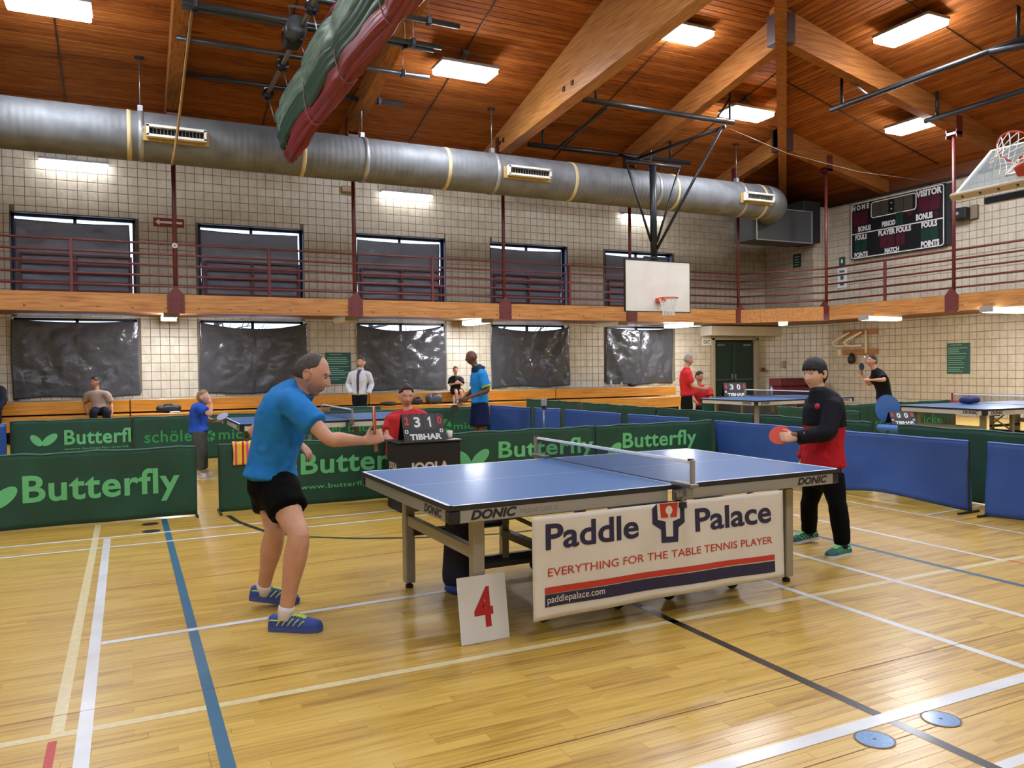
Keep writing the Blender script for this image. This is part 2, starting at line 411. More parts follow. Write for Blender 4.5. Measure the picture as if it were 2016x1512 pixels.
m_grout = mat('mortar', '#6f6553', .85, col2='#655c4b', scale=4)

def block_geo(w, h, g=.010, bv=.006, t=.011):
    """one block: front face +n, local u 0..w, v 0..h, n 0..t"""
    a, c = g / 2, g / 2
    o_ = [(a, c), (w - a, c), (w - a, h - c), (a, h - c)]; i_ = [(a + bv, c + bv), (w - a - bv, c + bv), (w - a - bv, h - c - bv), (a + bv, h - c - bv)]
    vs_ = [(x, y, 0) for x, y in o_] + [(x, y, t * .6) for x, y in o_] + [(x, y, t) for x, y in i_]
    fs_ = [(8, 9, 10, 11)]
    for i in range(4):
        j = (i + 1) % 4; fs_ += [(i, j, 4 + j, 4 + i), (4 + i, 4 + j, 8 + j, 8 + i)]
    return vs_, fs_
def in_view(p, mx_=60):
    d = V(p) - V((0, 0, CAMZ)); z = d.dot(cF)
    if z < .3: return False
    u = 1008 + F_PX * d.dot(cR) / z; v = 756 - F_PX * d.dot(cU) / z
    return -mx_ < u < 2016 + mx_ and -mx_ < v < 1512
def block_wall(wall, O, U, Nn, width, z0, z1, openings=(), single=None, maxn=300):
    """single(u, z): blocks that may be parts of their own; the others are joined into one"""
    O = V(O); U = V(U); Nn = V(Nn); Z = V((0, 0, 1)); nu = int(math.ceil(width / CB - 1e-6)); cells = []
    j = int(z0 / CB + 1e-6)
    while j * CB < z1 - .01:
        for i in range(nu):
            u0, u1, a, c = i * CB, min((i + 1) * CB, width), max(j * CB, z0), min((j + 1) * CB, z1); ok = True
            for (p0, p1, q0, q1) in openings:
                if u1 <= p0 or u0 >= p1 or c <= q0 or a >= q1: continue
                mu, mv = (u0 + u1) / 2, (a + c) / 2
                if p0 < mu < p1 and q0 < mv < q1: ok = False; break
                if mu <= p0: u1 = min(u1, p0)
                elif mu >= p1: u0 = max(u0, p1)
                elif mv <= q0: c = min(c, q0)
                else: a = max(a, q1)
            if ok and u1 - u0 > .03 and c - a > .03: cells.append((u0, u1, a, c))
        j += 1
    T = M(((U.x, Z.x, Nn.x, 0), (U.y, Z.y, Nn.y, 0), (U.z, Z.z, Nn.z, 0), (0, 0, 0, 1)))
    flip = U.cross(Z).dot(Nn) < 0
    cand = []
    if single:
        for ci, (u0, u1, a, c) in enumerate(cells):
            p = O + U * (u0 + u1) / 2 + Z * (a + c) / 2
            if single(u0, a) and in_view(p, -5) and u1 - u0 > CB - .01 and c - a > CB - .01: cand.append(((p - V((0, 0, CAMZ))).length, ci))
        cand.sort()
    chosen = set(ci for _, ci in cand[:maxn]); me = None; rest = MB()
    for ci, (u0, u1, a, c) in enumerate(cells):
        vs_, fs_ = block_geo(u1 - u0, c - a)
        if flip: fs_ = [f[::-1] for f in fs_]
        P = O + U * u0 + Z * a
        if ci in chosen:
            if me is None:
                t = MB().add(vs_, fs_, 0, T).build('block', m_block, wall); me = t.data; o = t
            else: o = bpy.data.objects.new('block', me); COL.objects.link(o); o.parent = wall
            o.location = P
        else: rest.add(vs_, fs_, 0, M.Translation(P) @ T)
    if rest.v: tag(rest.build('block_courses', m_block, wall), kind='stuff')
def slab_with_holes(name, horiz, n0, n1, u0, u1, z0, z1, holes):
    """wall backing: horiz 'x' (wall along x, thickness in y n0..n1) or 'y'"""
    us = sorted({u0, u1, *[h[0] for h in holes], *[h[1] for h in holes]}); zs = sorted({z0, z1, *[h[2] for h in holes], *[h[3] for h in holes]})
    us = [u for u in us if u0 <= u <= u1]; zs = [z for z in zs if z0 <= z <= z1]; mb = MB()
    for a, c in zip(us, us[1:]):
        for e, g in zip(zs, zs[1:]):
            mu, mv = (a + c) / 2, (e + g) / 2
            if any(h[0] < mu < h[1] and h[2] < mv < h[3] for h in holes): continue
            cx, dx = (a + c) / 2, c - a
            if horiz == 'x': mb.box((cx, (n0 + n1) / 2, mv), (dx, abs(n1 - n0), g - e))
            else: mb.box(((n0 + n1) / 2, cx, mv), (abs(n1 - n0), dx, g - e))
    return mb.build(name, m_grout)
ZT = 6.34                                           # top of the masonry
WX = [-6.02 + 3.80 * i for i in range(6)]; WW = 2.47
UP = (3.05, 4.94); LO = (.94, 2.66); DOOR = (17.05, 18.82)
holes = [(x, x + WW, *UP) for x in WX] + [(x, x + WW, *LO) for x in WX] + [(DOOR[0], DOOR[1], 0, 2.27)]
wall_back = slab_with_holes('wall_back', 'x', YW, YW + .34, XL, 19.3, 0, ZT, holes); tag(wall_back, kind='structure')
BX0 = -7.0
block_wall(wall_back, (BX0, YW, 0), (1, 0, 0), (0, -1, 0), 19.3 - BX0, 0, ZT, [(h[0] - BX0, h[1] - BX0, h[2], h[3]) for h in holes],
           single=lambda u, z: (z > 3.6 and z < 5.6) or (.95 < z < 2.5))
wall_right = slab_with_holes('wall_right', 'y', XW, XW + .3, YF, 18.16, 0, ZT, []); tag(wall_right, kind='structure')
block_wall(wall_right, (XW, 5.0, 0), (0, 1, 0), (-1, 0, 0), 18.16 - 5.0, 0, ZT, [], single=lambda u, z: (z > 3.6) or (.9 < z < 2.5))
# lower splayed corner and the square shaft above it
d = V((19.3, YW, 0)) - V((XW, 18.16, 0)); ln = d.length; dn = d.normalized(); nn = V((-1, 0, 0)); nn = V((-dn.y, dn.x, 0)); nn = nn if nn.dot(V((-1, -1, 0))) > 0 else -nn
wc = MB(); wc.add([(XW, 18.16, 0), (19.3, YW, 0), (XW + .3, YW + .3, 0), (XW, 18.16, 2.9), (19.3, YW, 2.9), (XW + .3, YW + .3, 2.9)], [(0, 1, 4, 3), (3, 4, 5), (1, 2, 5, 4), (2, 0, 3, 5), (2, 1, 0)])
wall_corner = wc.build('wall_corner', m_grout); tag(wall_corner, kind='structure')
block_wall(wall_corner, (XW, 18.16, 0), dn, nn, ln, 0, 2.7, [])
ws = MB().box(((19.3 + 20.3) / 2, (18.15 + 20.54) / 2, (2.9 + ZT) / 2), (1.0, 20.54 - 18.15, ZT - 2.9))
wall_shaft = ws.build('wall_shaft', m_grout); tag(wall_shaft, kind='structure')
block_wall(wall_shaft, (19.3, 18.15, 0), (0, 1, 0), (-1, 0, 0), YW - 18.15, 3.0, ZT, []); block_wall(wall_shaft, (19.3, 18.15, 0), (1, 0, 0), (0, -1, 0), .7, 3.0, ZT, [])
m_plain = mat('plain_block', '#c6bfb0', .5, col2='#bdb6a6', scale=2)
wf = MB().box(((XL + XW) / 2, YF - .1, ZE / 2), (XW - XL + .4, .2, ZE)).build('wall_front', m_plain); tag(wf, kind='structure')
wl = MB().box((XL - .1, (YF + YW) / 2, ZE / 2), (.2, YW - YF + .4, ZE)).build('wall_left', m_plain); tag(wl, kind='structure')
m_fascia = mat('fascia_wood', '#5a2f14', .6, col2='#6b3a19', scale=3, stretch=(1, 1, 12))
tr = MB().box(((XL + XW) / 2, YW + .1, (ZT + ZE + .1) / 2), (XW - XL, .24, ZE + .1 - ZT)).build('trim_1', m_fascia); tag(tr, kind='structure')
tr = MB().box((XW + .1, (YF + YW) / 2, (ZT + ZE + .1) / 2), (.24, YW - YF, ZE + .1 - ZT)).build('trim_2', m_fascia); tag(tr, kind='structure')
m_dtrim = mat('dark_trim', '#2a211c', .6)
tr = MB().box((XW - .03, (5 + 18.1) / 2, ZT + .02), (.07, 13.1, .07)).build('trim_3', m_dtrim); tag(tr, kind='structure')

# ---- roof deck: four slopes, the two in view laid with boards
m_ceil = wood('ceiling_board', [(.25, '#6b3815'), (.45, '#8a4d1e'), (.6, '#9a5a26'), (.85, '#ad6c33')], grain=(2.2, 30, 30), rough=.75, rnd=.28, knots=.85, spec=.15)
m_roof = mat('roof_deck', '#7c4820', .8, col2='#8a5228', scale=2, stretch=(1, 10, 1))
hx = (YW - YF) / 2; ym = (YW + YF) / 2; zr = ZE + S * hx
r0, r1 = V((XL + hx, ym, zr)), V((XW - hx, ym, zr)); A, B_, C_, D_ = V((XL, YF, ZE)), V((XW, YF, ZE)), V((XW, YW, ZE)), V((XL, YW, ZE))
up = V((0, 0, .05))
cl = MB().add([A + up, B_ + up, C_ + up, D_ + up, r0 + up, r1 + up], [(0, 1, 5, 4), (1, 2, 5), (2, 3, 4, 5), (3, 0, 4)])
ceiling = cl.build('ceiling', m_roof); tag(ceiling, kind='structure', label='orange brown timber plank ceiling')
PW = .14; sl = sqrt(1 + S * S)
for side in (0, 1):
    for i in range(68):
        d0, d1 = i * PW / sl, (i + 1) * PW / sl - .006; pts = []
        L_ = (-8.0 if side == 0 else 2.0)
        for d in (d0, d1, d1 - .004, d0 + .004):
            pass
        e = lambda d: (XW if side == 0 else YW) - d
        def P(u, d, dz):
            return (u, YW - d, ZE + S * d + dz) if side == 0 else (XW - d, u, ZE + S * d + dz)
        vs_ = [P(L_, d0, .04), P(e(d0), d0, .04), P(e(d1), d1, .04), P(L_, d1, .04), P(L_, d0, .006), P(e(d0), d0, .006), P(e(d1), d1, .006), P(L_, d1, .006),
               P(L_, d0 + .008, 0), P(e(d0 + .008), d0 + .008, 0), P(e(d1 - .008), d1 - .008, 0), P(L_, d1 - .008, 0)]
        fs_ = [(8, 9, 10, 11), (4, 5, 9, 8), (7, 11, 10, 6), (0, 1, 5, 4), (3, 7, 6, 2), (0, 3, 2, 1)]
        if side == 1: fs_ = [f[::-1] for f in fs_]
        # shift so that grain runs along local x
        o = meshobj('plank', [V(v) for v in vs_], fs_, None, ceiling)
        if side == 1:
            o.data.transform(M.Rotation(-pi / 2, 4, 'Z')); o.rotation_euler = (0, 0, pi / 2)
        o.data.materials.append(m_ceil)
# ================================================================== ROOF TIMBERS
m_glu = wood('glulam', [(.25, '#8a5426'), (.5, '#b07a40'), (.75, '#c48f52')], grain=(1.6, 26, 26), rough=.45)
m_gluy = wood('glulam_y', [(.25, '#8a5426'), (.5, '#b07a40'), (.75, '#c48f52')], grain=(26, 1.6, 26), rough=.45)
m_raf = wood('rafter_wood', [(.25, '#744420'), (.5, '#945d2c'), (.75, '#a66e39')], grain=(1.6, 26, 26), rough=.65, spec=.2)
m_rafy = wood('rafter_wood_y', [(.25, '#7d4c24'), (.5, '#a06834'), (.75, '#b37c45')], grain=(26, 1.6, 26), rough=.65, spec=.2)
m_node = mat('node_steel', '#3a1d18', .6, col2='#45241d', scale=6)
m_maroon = mat('maroon_paint', '#5c2626', .42, col2='#652a2a', scale=10, spec=.5)
m_blackm = mat('black_pipe', '#22262a', .38, .3)
m_steel = mat('galvanised', '#8f9396', .35, .8)
CX = [.95 + BAY * i for i in range(-2, 5)]           # hanger lines along the window side
CYR = [16.08 - 3.79 * i for i in range(4)]          # hanger lines along the right side
def zb(d): return 6.36 + .213 * d
def rafter(u, axis, w, lab, dmax, under=zb, d0=.02):
    mb = MB(); prof = [(d0, under(d0)), (dmax, under(dmax)), (dmax, ZE + S * dmax + .02), (d0, ZE + S * d0 + .02)]
    if axis == 'y': mb.prism([(YW - d, z) for d, z in prof], u - w / 2, u + w / 2, 'x')
    else: mb.prism([(XW - d, z) for d, z in prof], u - w / 2, u + w / 2, 'y')
    o = recalc(mb.build('roof_beam', (m_gluy if w > .28 else m_rafy) if axis == 'y' else m_raf)); tag(o, lab, 'beam', 'sloping timber roof beams', 'structure'); return o
hipd = lambda x: XW - x
where = ['out past the end of the window wall', 'above the window wall near its end', 'beside the hanging rope, above the duct', 'behind the rolled-up curtain', 'widest one, left of the white backboard', 'meeting the upper hip plate', 'shortest one, over the duct elbow']
big = None
for i, x in enumerate(CX):
    if i == 4: big = rafter(x + .02, 'y', .3, 'deep wide timber roof beam left of the white basketball backboard', 17.5, lambda d: 6.58 + .081 * d)
    else: rafter(x, 'y', .24, 'sloping timber roof beam ' + where[i], min(XW - x, 12) + .1)
wr = ['ending above the duct elbow', 'ending at the hanger right of the scoreboard', 'beyond the glass backboard', 'out past the glass backboard']
for i, y in enumerate(CYR): rafter(y, 'x', .24, 'timber roof beam on the scoreboard side ' + wr[i], min(YW - y, 12) + .1)
m_plate = mat('beam_plate', '#2a1a12', .6)
for i, (d, zz) in enumerate(((5.9, .26), (5.55, .27), (2.55, .22), (2.35, .22))):
    MB().box((CX[4] - .14, YW - d, 6.58 + .081 * d + zz), (.02, .09, .1)).build('bolt_plate', m_plate, big)
hb = MB(); dd = V((-1, -1, 0)).normalized(); nn_ = V((-dd.y, dd.x, 0)) * .11; c0 = V((XW - .1, YW - .1 - .1, 0)); vs_ = []
for dh in (.1, 14.0):
    for sgn in (-1, 1):
        for top in (0, 1):
            p = c0 + V((-dh, -dh, 0)) + nn_ * sgn; vs_.append((p.x, p.y, (zb(dh) - .12) if not top else ZE + S * dh + .1))
hb.add(vs_, [(0, 2, 3, 1), (4, 5, 7, 6), (0, 1, 5, 4), (2, 6, 7, 3), (0, 4, 6, 2), (1, 3, 7, 5)])
tag(recalc(hb.build('hip_beam', m_raf)), 'narrow timber hip beam running up from the far corner', 'beam', kind='structure')
for i, dh in enumerate((3.92, 7.72)):
    p = c0 + V((-dh, -dh, 0)); o = MB().box((0, 0, 0), (.40, .40, .62), bev=.01).build('hip_plate', m_node); o.location = (p.x, p.y, zb(dh) + .27)
    tag(o, ['dark steel joint box on the hip beam nearer the duct elbow', 'dark steel joint box higher up the hip beam'][i], 'joint box', 'hip joint boxes', 'structure')

# ================================================================== MEZZANINE TRACK
ZB0, ZB1 = 2.65, 3.03
BN, BE = 18.0, 17.6
P0, P1, P2, P3 = V((-9, BN, 0)), V((16.18, BN, 0)), V((BE, 16.08, 0)), V((BE, 1.0, 0))
def off(t):        # mezzanine edge outline shifted outwards by t
    a = (P2 - P1).normalized(); n = V((-a.y, a.x, 0)); n = n if n.x > 0 else -n
    q1 = V((0, 0, 0)); y = BN + t
    # intersections
    s0 = (y - (P1 + n * t).y) / a.y; q1 = P1 + n * t + a * s0
    s1 = ((BE + t) - (P1 + n * t).x) / a.x; q2 = P1 + n * t + a * s1
    return [V((-9, y, 0)), q1, q2, V((BE + t, 1.0, 0))]
def strip(z0, z1, t0, t1, i0=0, i1=3):
    A_, B2 = off(t0), off(t1); mb = MB()
    for i in range(i0, i1):
        q = [A_[i], A_[i + 1], B2[i + 1], B2[i]]
        mb.add([(p.x, p.y, z0) for p in q] + [(p.x, p.y, z1) for p in q], [(3, 2, 1, 0), (4, 5, 6, 7), (0, 1, 5, 4), (1, 2, 6, 5), (2, 3, 7, 6), (3, 0, 4, 7)])
    return mb
m_soff = mat('soffit_wood', '#7a4c22', .55, col2='#6a3f1a', scale=3, stretch=(1, 8, 1))
m_deck = mat('track_deck', '#5f5a50', .7, col2='#6a655a', scale=5)
mz = MB(); q = off(.1)
mz.add([(p.x, p.y, z) for z in (2.70, 2.98) for p in (q[0], q[1], q[2], q[3], V((XW, 1, 0)), V((XW, 18.15, 0)), V((19.3, YW, 0)), V((-9, YW, 0)))],
       [(7, 6, 5, 4, 3, 2, 1, 0), (8, 9, 10, 11, 12, 13, 14, 15)] + [(i, (i + 1) % 8, 8 + (i + 1) % 8, 8 + i) for i in range(8)])
mezz = recalc(mz.build('mezzanine_floor', m_soff)); tag(mezz, 'upper running track deck cantilevered around the hall', 'mezzanine', kind='structure')
blab = ['long timber edge beam under the railing along the window wall', 'short timber edge beam across the far corner below the railing', 'timber edge beam under the railing below the scoreboard']
m_bolt = mat('bolt_head', '#a98257', .4, .5)
for i in range(3):
    eb = strip(ZB0, ZB1, -.07, .1, i, i + 1).build('edge_beam', m_gluy if i == 2 else m_glu); recalc(eb); tag(eb, blab[i], 'beam', 'edge beams of the upper track', 'structure')
    a, c = off(-.07)[i], off(-.07)[i + 1]; ln = (c - a).length; dr = (c - a) / ln; nrm = V((dr.y, -dr.x, 0)); nrm = nrm if nrm.dot(V((-1, -1, 0))) > 0 else -nrm
    sp = .63; n_ = int(ln / sp); me = None
    for k_ in range(n_):
        p = a + dr * (sp * (k_ + .5)) + nrm * .006; p.z = 2.76
        if not in_view(p, 80): continue
        if me is None: o = MB().lathe([(0, -.01), (.026, -.01), (.02, .008), (0, .012)], 10).build('bolt', m_bolt, eb, True); me = o.data
        else: o = bpy.data.objects.new('bolt', me); COL.objects.link(o); o.parent = eb
        o.location = p; o.rotation_euler = nrm.to_track_quat('Z', 'Y').to_euler()
# steel hangers with their bracket plates
hang = [((x, BN, 0), V((0, -1, 0)), YW - BN, f) for x, f in zip(CX[1:], ('at the near end of the window railing', 'with the round tag, beside the arrow sign', 'between the second and third tarped windows', 'left of the fourth upper window', 'half hidden behind the white backboard', 'where the railing turns at the far corner'))]
hang += [((BE, y, 0), V((-1, 0, 0)), XW - BE, f) for y, f in zip(CYR, ('left of the scoreboard', 'crossing the speaker right of the scoreboard', 'out past the glass backboard', 'beyond the railing end'))]
for (hx_, hy_, _), nv, d_, f in hang:
    t = thing('steel_hanger', 'thin maroon steel hanger post ' + f, 'post', (hx_, hy_, ZB0), 0, 'maroon hanger posts')
    R = rot_to(nv.cross(V((0, 0, 1))) if abs(nv.y) > .5 else V((0, 1, 0)))
    top = zb(d_) - ZB0
    MB().tube([(0, 0, .3), (0, 0, top - .05)], .042, 10).build('post', m_maroon, t, True)
    pl = MB(); poly = [(-.165, -.02), (.165, -.02), (.165, .37), (0, .56), (-.165, .37)]
    Tm = (M.Rotation(0, 4, 'Z') if abs(nv.y) > .5 else M.Rotation(pi / 2, 4, 'Z'))
    if abs(nv.y) > .5: pl.prism(poly, -.095, -.075, 'y')
    else: pl.prism(poly, -.095, -.075, 'x')
    br_ = recalc(pl.build('bracket_plate', m_maroon, t)); bb = MB()
    for bx in (-.1, .1):
        for bz in (.06, .17, .28):
            c_ = (bx, -.098, bz) if abs(nv.y) > .5 else (-.098, bx, bz); bo = MB().box(c_, (.024,) * 3, bev=.006).build('bolt', m_maroon, br_)
    cap_ = MB(); sx = (.05, .3) if abs(nv.y) > .5 else (.3, .05)
    for s_ in (-1, 1):
        cc = (s_ * .13, 0, top + .08) if abs(nv.y) > .5 else (0, s_ * .13, top + .08); cap_.box(cc, (.02, .2, .5) if abs(nv.y) > .5 else (.2, .02, .5))
    cap_.box((0, 0, top - .07), (.28, .2, .06) if abs(nv.y) > .5 else (.2, .28, .06)); cap_.build('saddle', m_maroon, t)
t = thing('round_tag', 'small round white tag on the hanger beside the arrow sign', 'tag', (CX[2], BN - .05, 4.05)); MB().lathe([(0, 0), (.055, 0), (.055, .015), (0, .015)], 18, T=M.Rotation(pi / 2, 4, 'X')).build('disc', mat('tag_cream', '#cfc8b8', .5), t); MB().lathe([(0, .015), (.03, .015), (.03, .019), (0, .019)], 14, T=M.Rotation(pi / 2, 4, 'X')).build('centre', mat('tag_grey', '#8a8478', .5), t)
o = MB().box((0, 0, 0), (.3, .14, .16), bev=.02).build('emergency_light', mat('em_tan', '#9a8462', .5)); o.location = (5.15, YW - .09, 6.02); tag(o, 'small tan box light on the wall below the duct', 'emergency light')
# railings
RZ = [3.20, 3.42, 3.64, 3.86, 4.08]
def railing(a, c, posts, lab):
    t = thing('guard_railing', lab, 'railing', (a.x, a.y, 3.0), 0, 'maroon pipe railings of the upper track')
    for z in RZ: MB().tube([(0, 0, z - 3), (c.x - a.x, c.y - a.y, z - 3)], .023, 8).build('rail', m_maroon, t, True)
    for p in posts: MB().box((p[0] - a.x, p[1] - a.y, .54), (.065, .065, 1.12), bev=.008).build('post', m_maroon, t)
ra = off(0)
railing(ra[0], ra[1], [(x + BAY / 2, BN) for x in CX[:-1]], 'long maroon pipe railing in front of the upper tarped windows')
railing(ra[1], ra[2], [], 'short maroon pipe railing across the far corner of the track')
railing(ra[2], ra[3], [(BE, y - 1.9) for y in CYR], 'maroon pipe railing in front of the scoreboard wall')

# ================================================================== WINDOWS AND TARPS
m_frame = mat('window_frame', '#0d1420', .4, .3); m_ledge = mat('sill_stone', '#a39884', .6)
m_glass = bpy.data.materials.new('window_glass'); m_glass.use_nodes = True; nt = m_glass.node_tree
for n in list(nt.nodes):
    if n.type != 'OUTPUT_MATERIAL': nt.nodes.remove(n)
g1 = nt.nodes.new('ShaderNodeBsdfTransparent'); g1.inputs[0].default_value = (.85, .92, 1, 1); g2 = nt.nodes.new('ShaderNodeBsdfGlossy'); g2.inputs['Roughness'].default_value = .03
gm = nt.nodes.new('ShaderNodeMixShader'); gm.inputs[0].default_value = .08; nt.links.new(g1.outputs[0], gm.inputs[1]); nt.links.new(g2.outputs[0], gm.inputs[2])
nt.links.new(gm.outputs[0], [n for n in nt.nodes if n.type == 'OUTPUT_MATERIAL'][0].inputs[0])
m_tarp, N, L, b = nodes_of('black_plastic', .16, 0, .55)
b.inputs['Base Color'].default_value = rgb('#444548')
tc = N.new('ShaderNodeTexCoord'); nz = N.new('ShaderNodeTexNoise'); nz.inputs['Scale'].default_value = 7; nz.inputs['Detail'].default_value = 4; nz.inputs['Distortion'].default_value = 1.2
L.new(tc.outputs['Object'], nz.inputs[0]); bp = N.new('ShaderNodeBump'); bp.inputs['Strength'].default_value = .35; bp.inputs['Distance'].default_value = .03
L.new(nz.outputs[0], bp.inputs['Height']); L.new(bp.outputs[0], b.inputs['Normal'])
m_tarpu, N, L, b = nodes_of('grey_plastic', .3, 0, .5)
b.inputs['Base Color'].default_value = rgb('#747a86')
tc = N.new('ShaderNodeTexCoord'); nz = N.new('ShaderNodeTexNoise'); nz.inputs['Scale'].default_value = 5; nz.inputs['Detail'].default_value = 3; nz.inputs['Distortion'].default_value = .8
L.new(tc.outputs['Object'], nz.inputs[0]); bp = N.new('ShaderNodeBump'); bp.inputs['Strength'].default_value = .3; bp.inputs['Distance'].default_value = .03
L.new(nz.outputs[0], bp.inputs['Height']); L.new(bp.outputs[0], b.inputs['Normal'])
tlu = N.new('ShaderNodeBsdfTranslucent'); tlu.inputs[0].default_value = (.38, .42, .5, 1); mxs = N.new('ShaderNodeMixShader'); mxs.inputs[0].default_value = .10
L.new(b.outputs[0], mxs.inputs[1]); L.new(tlu.outputs[0], mxs.inputs[2]); L.new(mxs.outputs[0], N['Material Output'].inputs[0])
wn_ = 0
posw = ['beyond the near end of the bleachers', 'above the boy in the tan shirt', 'behind the man in the blue polo', 'behind the man in the white jacket', 'right of the man in the blue and black shirt', 'below the white backboard']
posu = ['past the near end of the railing', 'left of the red arrow sign', 'right of the red arrow sign', 'third along from the arrow sign', 'fourth along from the arrow sign', 'behind the white backboard']
for wi, x in enumerate(WX):
    for lv, (z0, z1) in ((0, LO), (1, UP)):
        wn_ += 1; t = empty('window_%d' % wn_, (x, YW, z0)); tag(t, kind='structure'); h = z1 - z0; yb = .22
        fr = MB()
        for cx_ in (.035, WW - .035): fr.box((cx_, yb, h / 2), (.07, .07, h))
        for cz_ in (.035, h - .035): fr.box((WW / 2, yb, cz_), (WW, .07, .07))
        fr.box((WW / 2, yb, h / 2), (.07, .07, h)); fr.build('window_frame', m_frame, t)
        for s_ in (0, 1): MB().box((WW * (.25 + .5 * s_), yb, h / 2), (WW / 2 - .1, .008, h - .13)).build('pane', m_glass, t)
        rv = MB()
        for cx_ in (.006, WW - .006): rv.box((cx_, .09, h / 2), (.012, .19, h))
        rv.box((WW / 2, .09, h - .006), (WW, .19, .012)); rv.build('reveal', m_frame if lv else m_ledge, t)
        MB().box((WW / 2, .1, .006), (WW, .24, .012)).build('window_sill', m_ledge, t)
        # the black sheet taped over it
        sd = wi * 2 + lv; rr = random.Random(sd * 13 + 3)
        if lv == 0:
            sag = [.03, .05, .16, .17, .14, .06][wi]; ext = [.0, .0, .02, -.06, .02, -.05][wi]
            def fn(u, v, sag=sag, sd=sd, rr=rr, h=h, ext=ext):
                top = h - .10 + .02 - sag * (1 - (2 * u - 1) ** 2) + .02; bot = -.06 - .02 * sin(9 * u + sd)
                z = bot + (top - bot) * v; xx = -.02 + (WW + .04 + ext) * u + .015 * sin(5 * v + sd)
                r_ = fbm(xx * 1.1 + sd, z * 1.1, sd, 4) * .045 + abs(fbm(xx * 2.3, z * 2.3 + 4, sd + 3, 3)) * .045
                r_ += .05 * sin(3.2 * (xx - (1 - v) * (1 if u < .5 else -1) * .9) * 3 + sd) * (1 - v * .3) * .35 + .03 * (1 - abs(2 * u - 1)) * (.5 + sag * 3)
                return (xx, -.03 - max(0, .02 + r_) * (.3 + .7 * min(1, 6 * min(u, 1 - u, v + .05, 1.02 - v))), z)
            o = MB().grid(fn, 64, 48).build('window_tarp', m_tarp, None, True)
            lab = 'black sheet over the lower window ' + posw[wi]; grp = 'black sheets over the lower windows'
        else:
            gapr = [.06, .1, .08, .1, .1, .1][wi]
            def fn(u, v, sd=sd, h=h, gapr=gapr):
                z = .0 + (h - .13) * v - .03 * (1 - (2 * u - 1) ** 2) * v; xx = .06 + (WW - .06 - gapr - .03) * u + .01 * sin(7 * v + sd)
                r_ = fbm(xx * 1.2 + sd, z * 1.2, sd, 4) * .02 + abs(fbm(xx * 2.0, z * 2.6, sd + 5, 3)) * .025 + .012 * sin((xx * 2 - z * 3) * 2 + sd) * v
                return (xx, .14 - max(0, r_), z)
            o = MB().grid(fn, 48, 36).build('window_tarp', m_tarpu, None, True)
            lab = 'grey plastic sheet over the upper window ' + posu[wi]; grp = 'grey sheets over the upper windows'
            gd = thing('window_guard', 'maroon guard bars across the upper window ' + posu[wi], 'guard rail', (x, YW, z0), 0, 'guard bars of the upper windows')
            for cx_ in (.16, WW / 2, WW - .12): MB().box((cx_, .05, .5), (.06, .05, 1.02), bev=.006).build('upright', m_maroon, gd)
            for cz_ in (.02, .21, .40, .60, .80, 1.0): MB().box((WW / 2 + .02, .05, cz_), (WW - .28, .035, .05), bev=.006).build('bar', m_maroon, gd)
        o.location = (x, YW, z0); tag(o, lab, 'tarp', grp); solidify(o, .002)

# ================================================================== DOOR AND ITS SURROUND
m_dgreen = mat('door_green', '#132a22', .4, col2='#162f26', scale=4)
dt = empty('door_1', (DOOR[0], YW, 0)); tag(dt, kind='structure', label='pair of dark green metal doors under the far track')
dw = DOOR[1] - DOOR[0]; m_djamb = mat('door_jamb', '#9b8f78', .5)
jb = MB(); jb.box((-.03, .0, 1.15), (.1, .2, 2.3)); jb.box((dw + .03, .0, 1.15), (.1, .2, 2.3)); jb.box((dw / 2, 0, 2.28), (dw + .16, .2, .08)); jb.build('door_frame', m_djamb, dt)
for s_ in (0, 1):
    cx_ = .03 + (dw - .06) * (.25 + .5 * s_); lf = MB().box((cx_, .06, 1.1), (dw / 2 - .04, .05, 2.18), bev=.005).build('door_leaf', m_dgreen, dt)
    MB().box((cx_, .02, .95), (dw / 2 - .16, .05, .07), bev=.01).build('push_bar', mat('bar_metal', '#5b6663', .35, .7), lf)
    MB().box((cx_ + (.12 if s_ else -.12), .0, 2.08), (.3, .06, .06), bev=.01).build('door_closer', m_steel, lf)
    MB().box((dw / 2 + (.07 if s_ else -.07), .015, 1.05), (.045, .04, .16), bev=.008).build('handle', m_steel, lf)
MB().box((dw / 2, .26, 1.15), (dw + .2, .1, 2.4)).build('door_leak_block', m_dgreen, dt); MB().box((dw / 2, .02, 1.1), (.04, .07, 2.18)).build('centre_post', mat('mullion_grey', '#3a4a44', .4, .4), dt)  # added panel behind the leaves keeps outside light from leaking over the doors
bs = MB().box((dw / 2 - .2, -.25, 2.52), (3.0, .6, .3), bev=.01).build('door_bulkhead', m_plain); bs.location = (DOOR[0] + .3, YW, 0); tag(bs, 'beige soffit box above the green double doors', 'soffit', kind='structure')
# ================================================================== AIR DUCT
m_duct, N, L, b = nodes_of('spiral_duct', .6, 0, .4); b.inputs['Metallic'].default_value = .35
tc = N.new('ShaderNodeTexCoord'); wv = N.new('ShaderNodeTexWave'); wv.wave_type = 'BANDS'; wv.bands_direction = 'X'; wv.inputs['Scale'].default_value = 2.6; wv.inputs['Distortion'].default_value = .15
L.new(tc.outputs['Object'], wv.inputs[0]); nz = N.new('ShaderNodeTexNoise'); nz.inputs['Scale'].default_value = 3; nz.inputs['Detail'].default_value = 5; L.new(tc.outputs['Object'], nz.inputs[0])
rp = ramp(N, [(.3, '#676a6d'), (.7, '#7e8285')]); L.new(nz.outputs[0], rp.inputs[0]); L.new(rp.outputs[0], b.inputs['Base Color'])
bp = N.new('ShaderNodeBump'); bp.inputs['Strength'].default_value = .25; bp.inputs['Distance'].default_value = .01; L.new(wv.outputs[0], bp.inputs['Height']); L.new(bp.outputs[0], b.inputs['Normal'])
DY, DZ, DR = 17.0, 5.98, .47
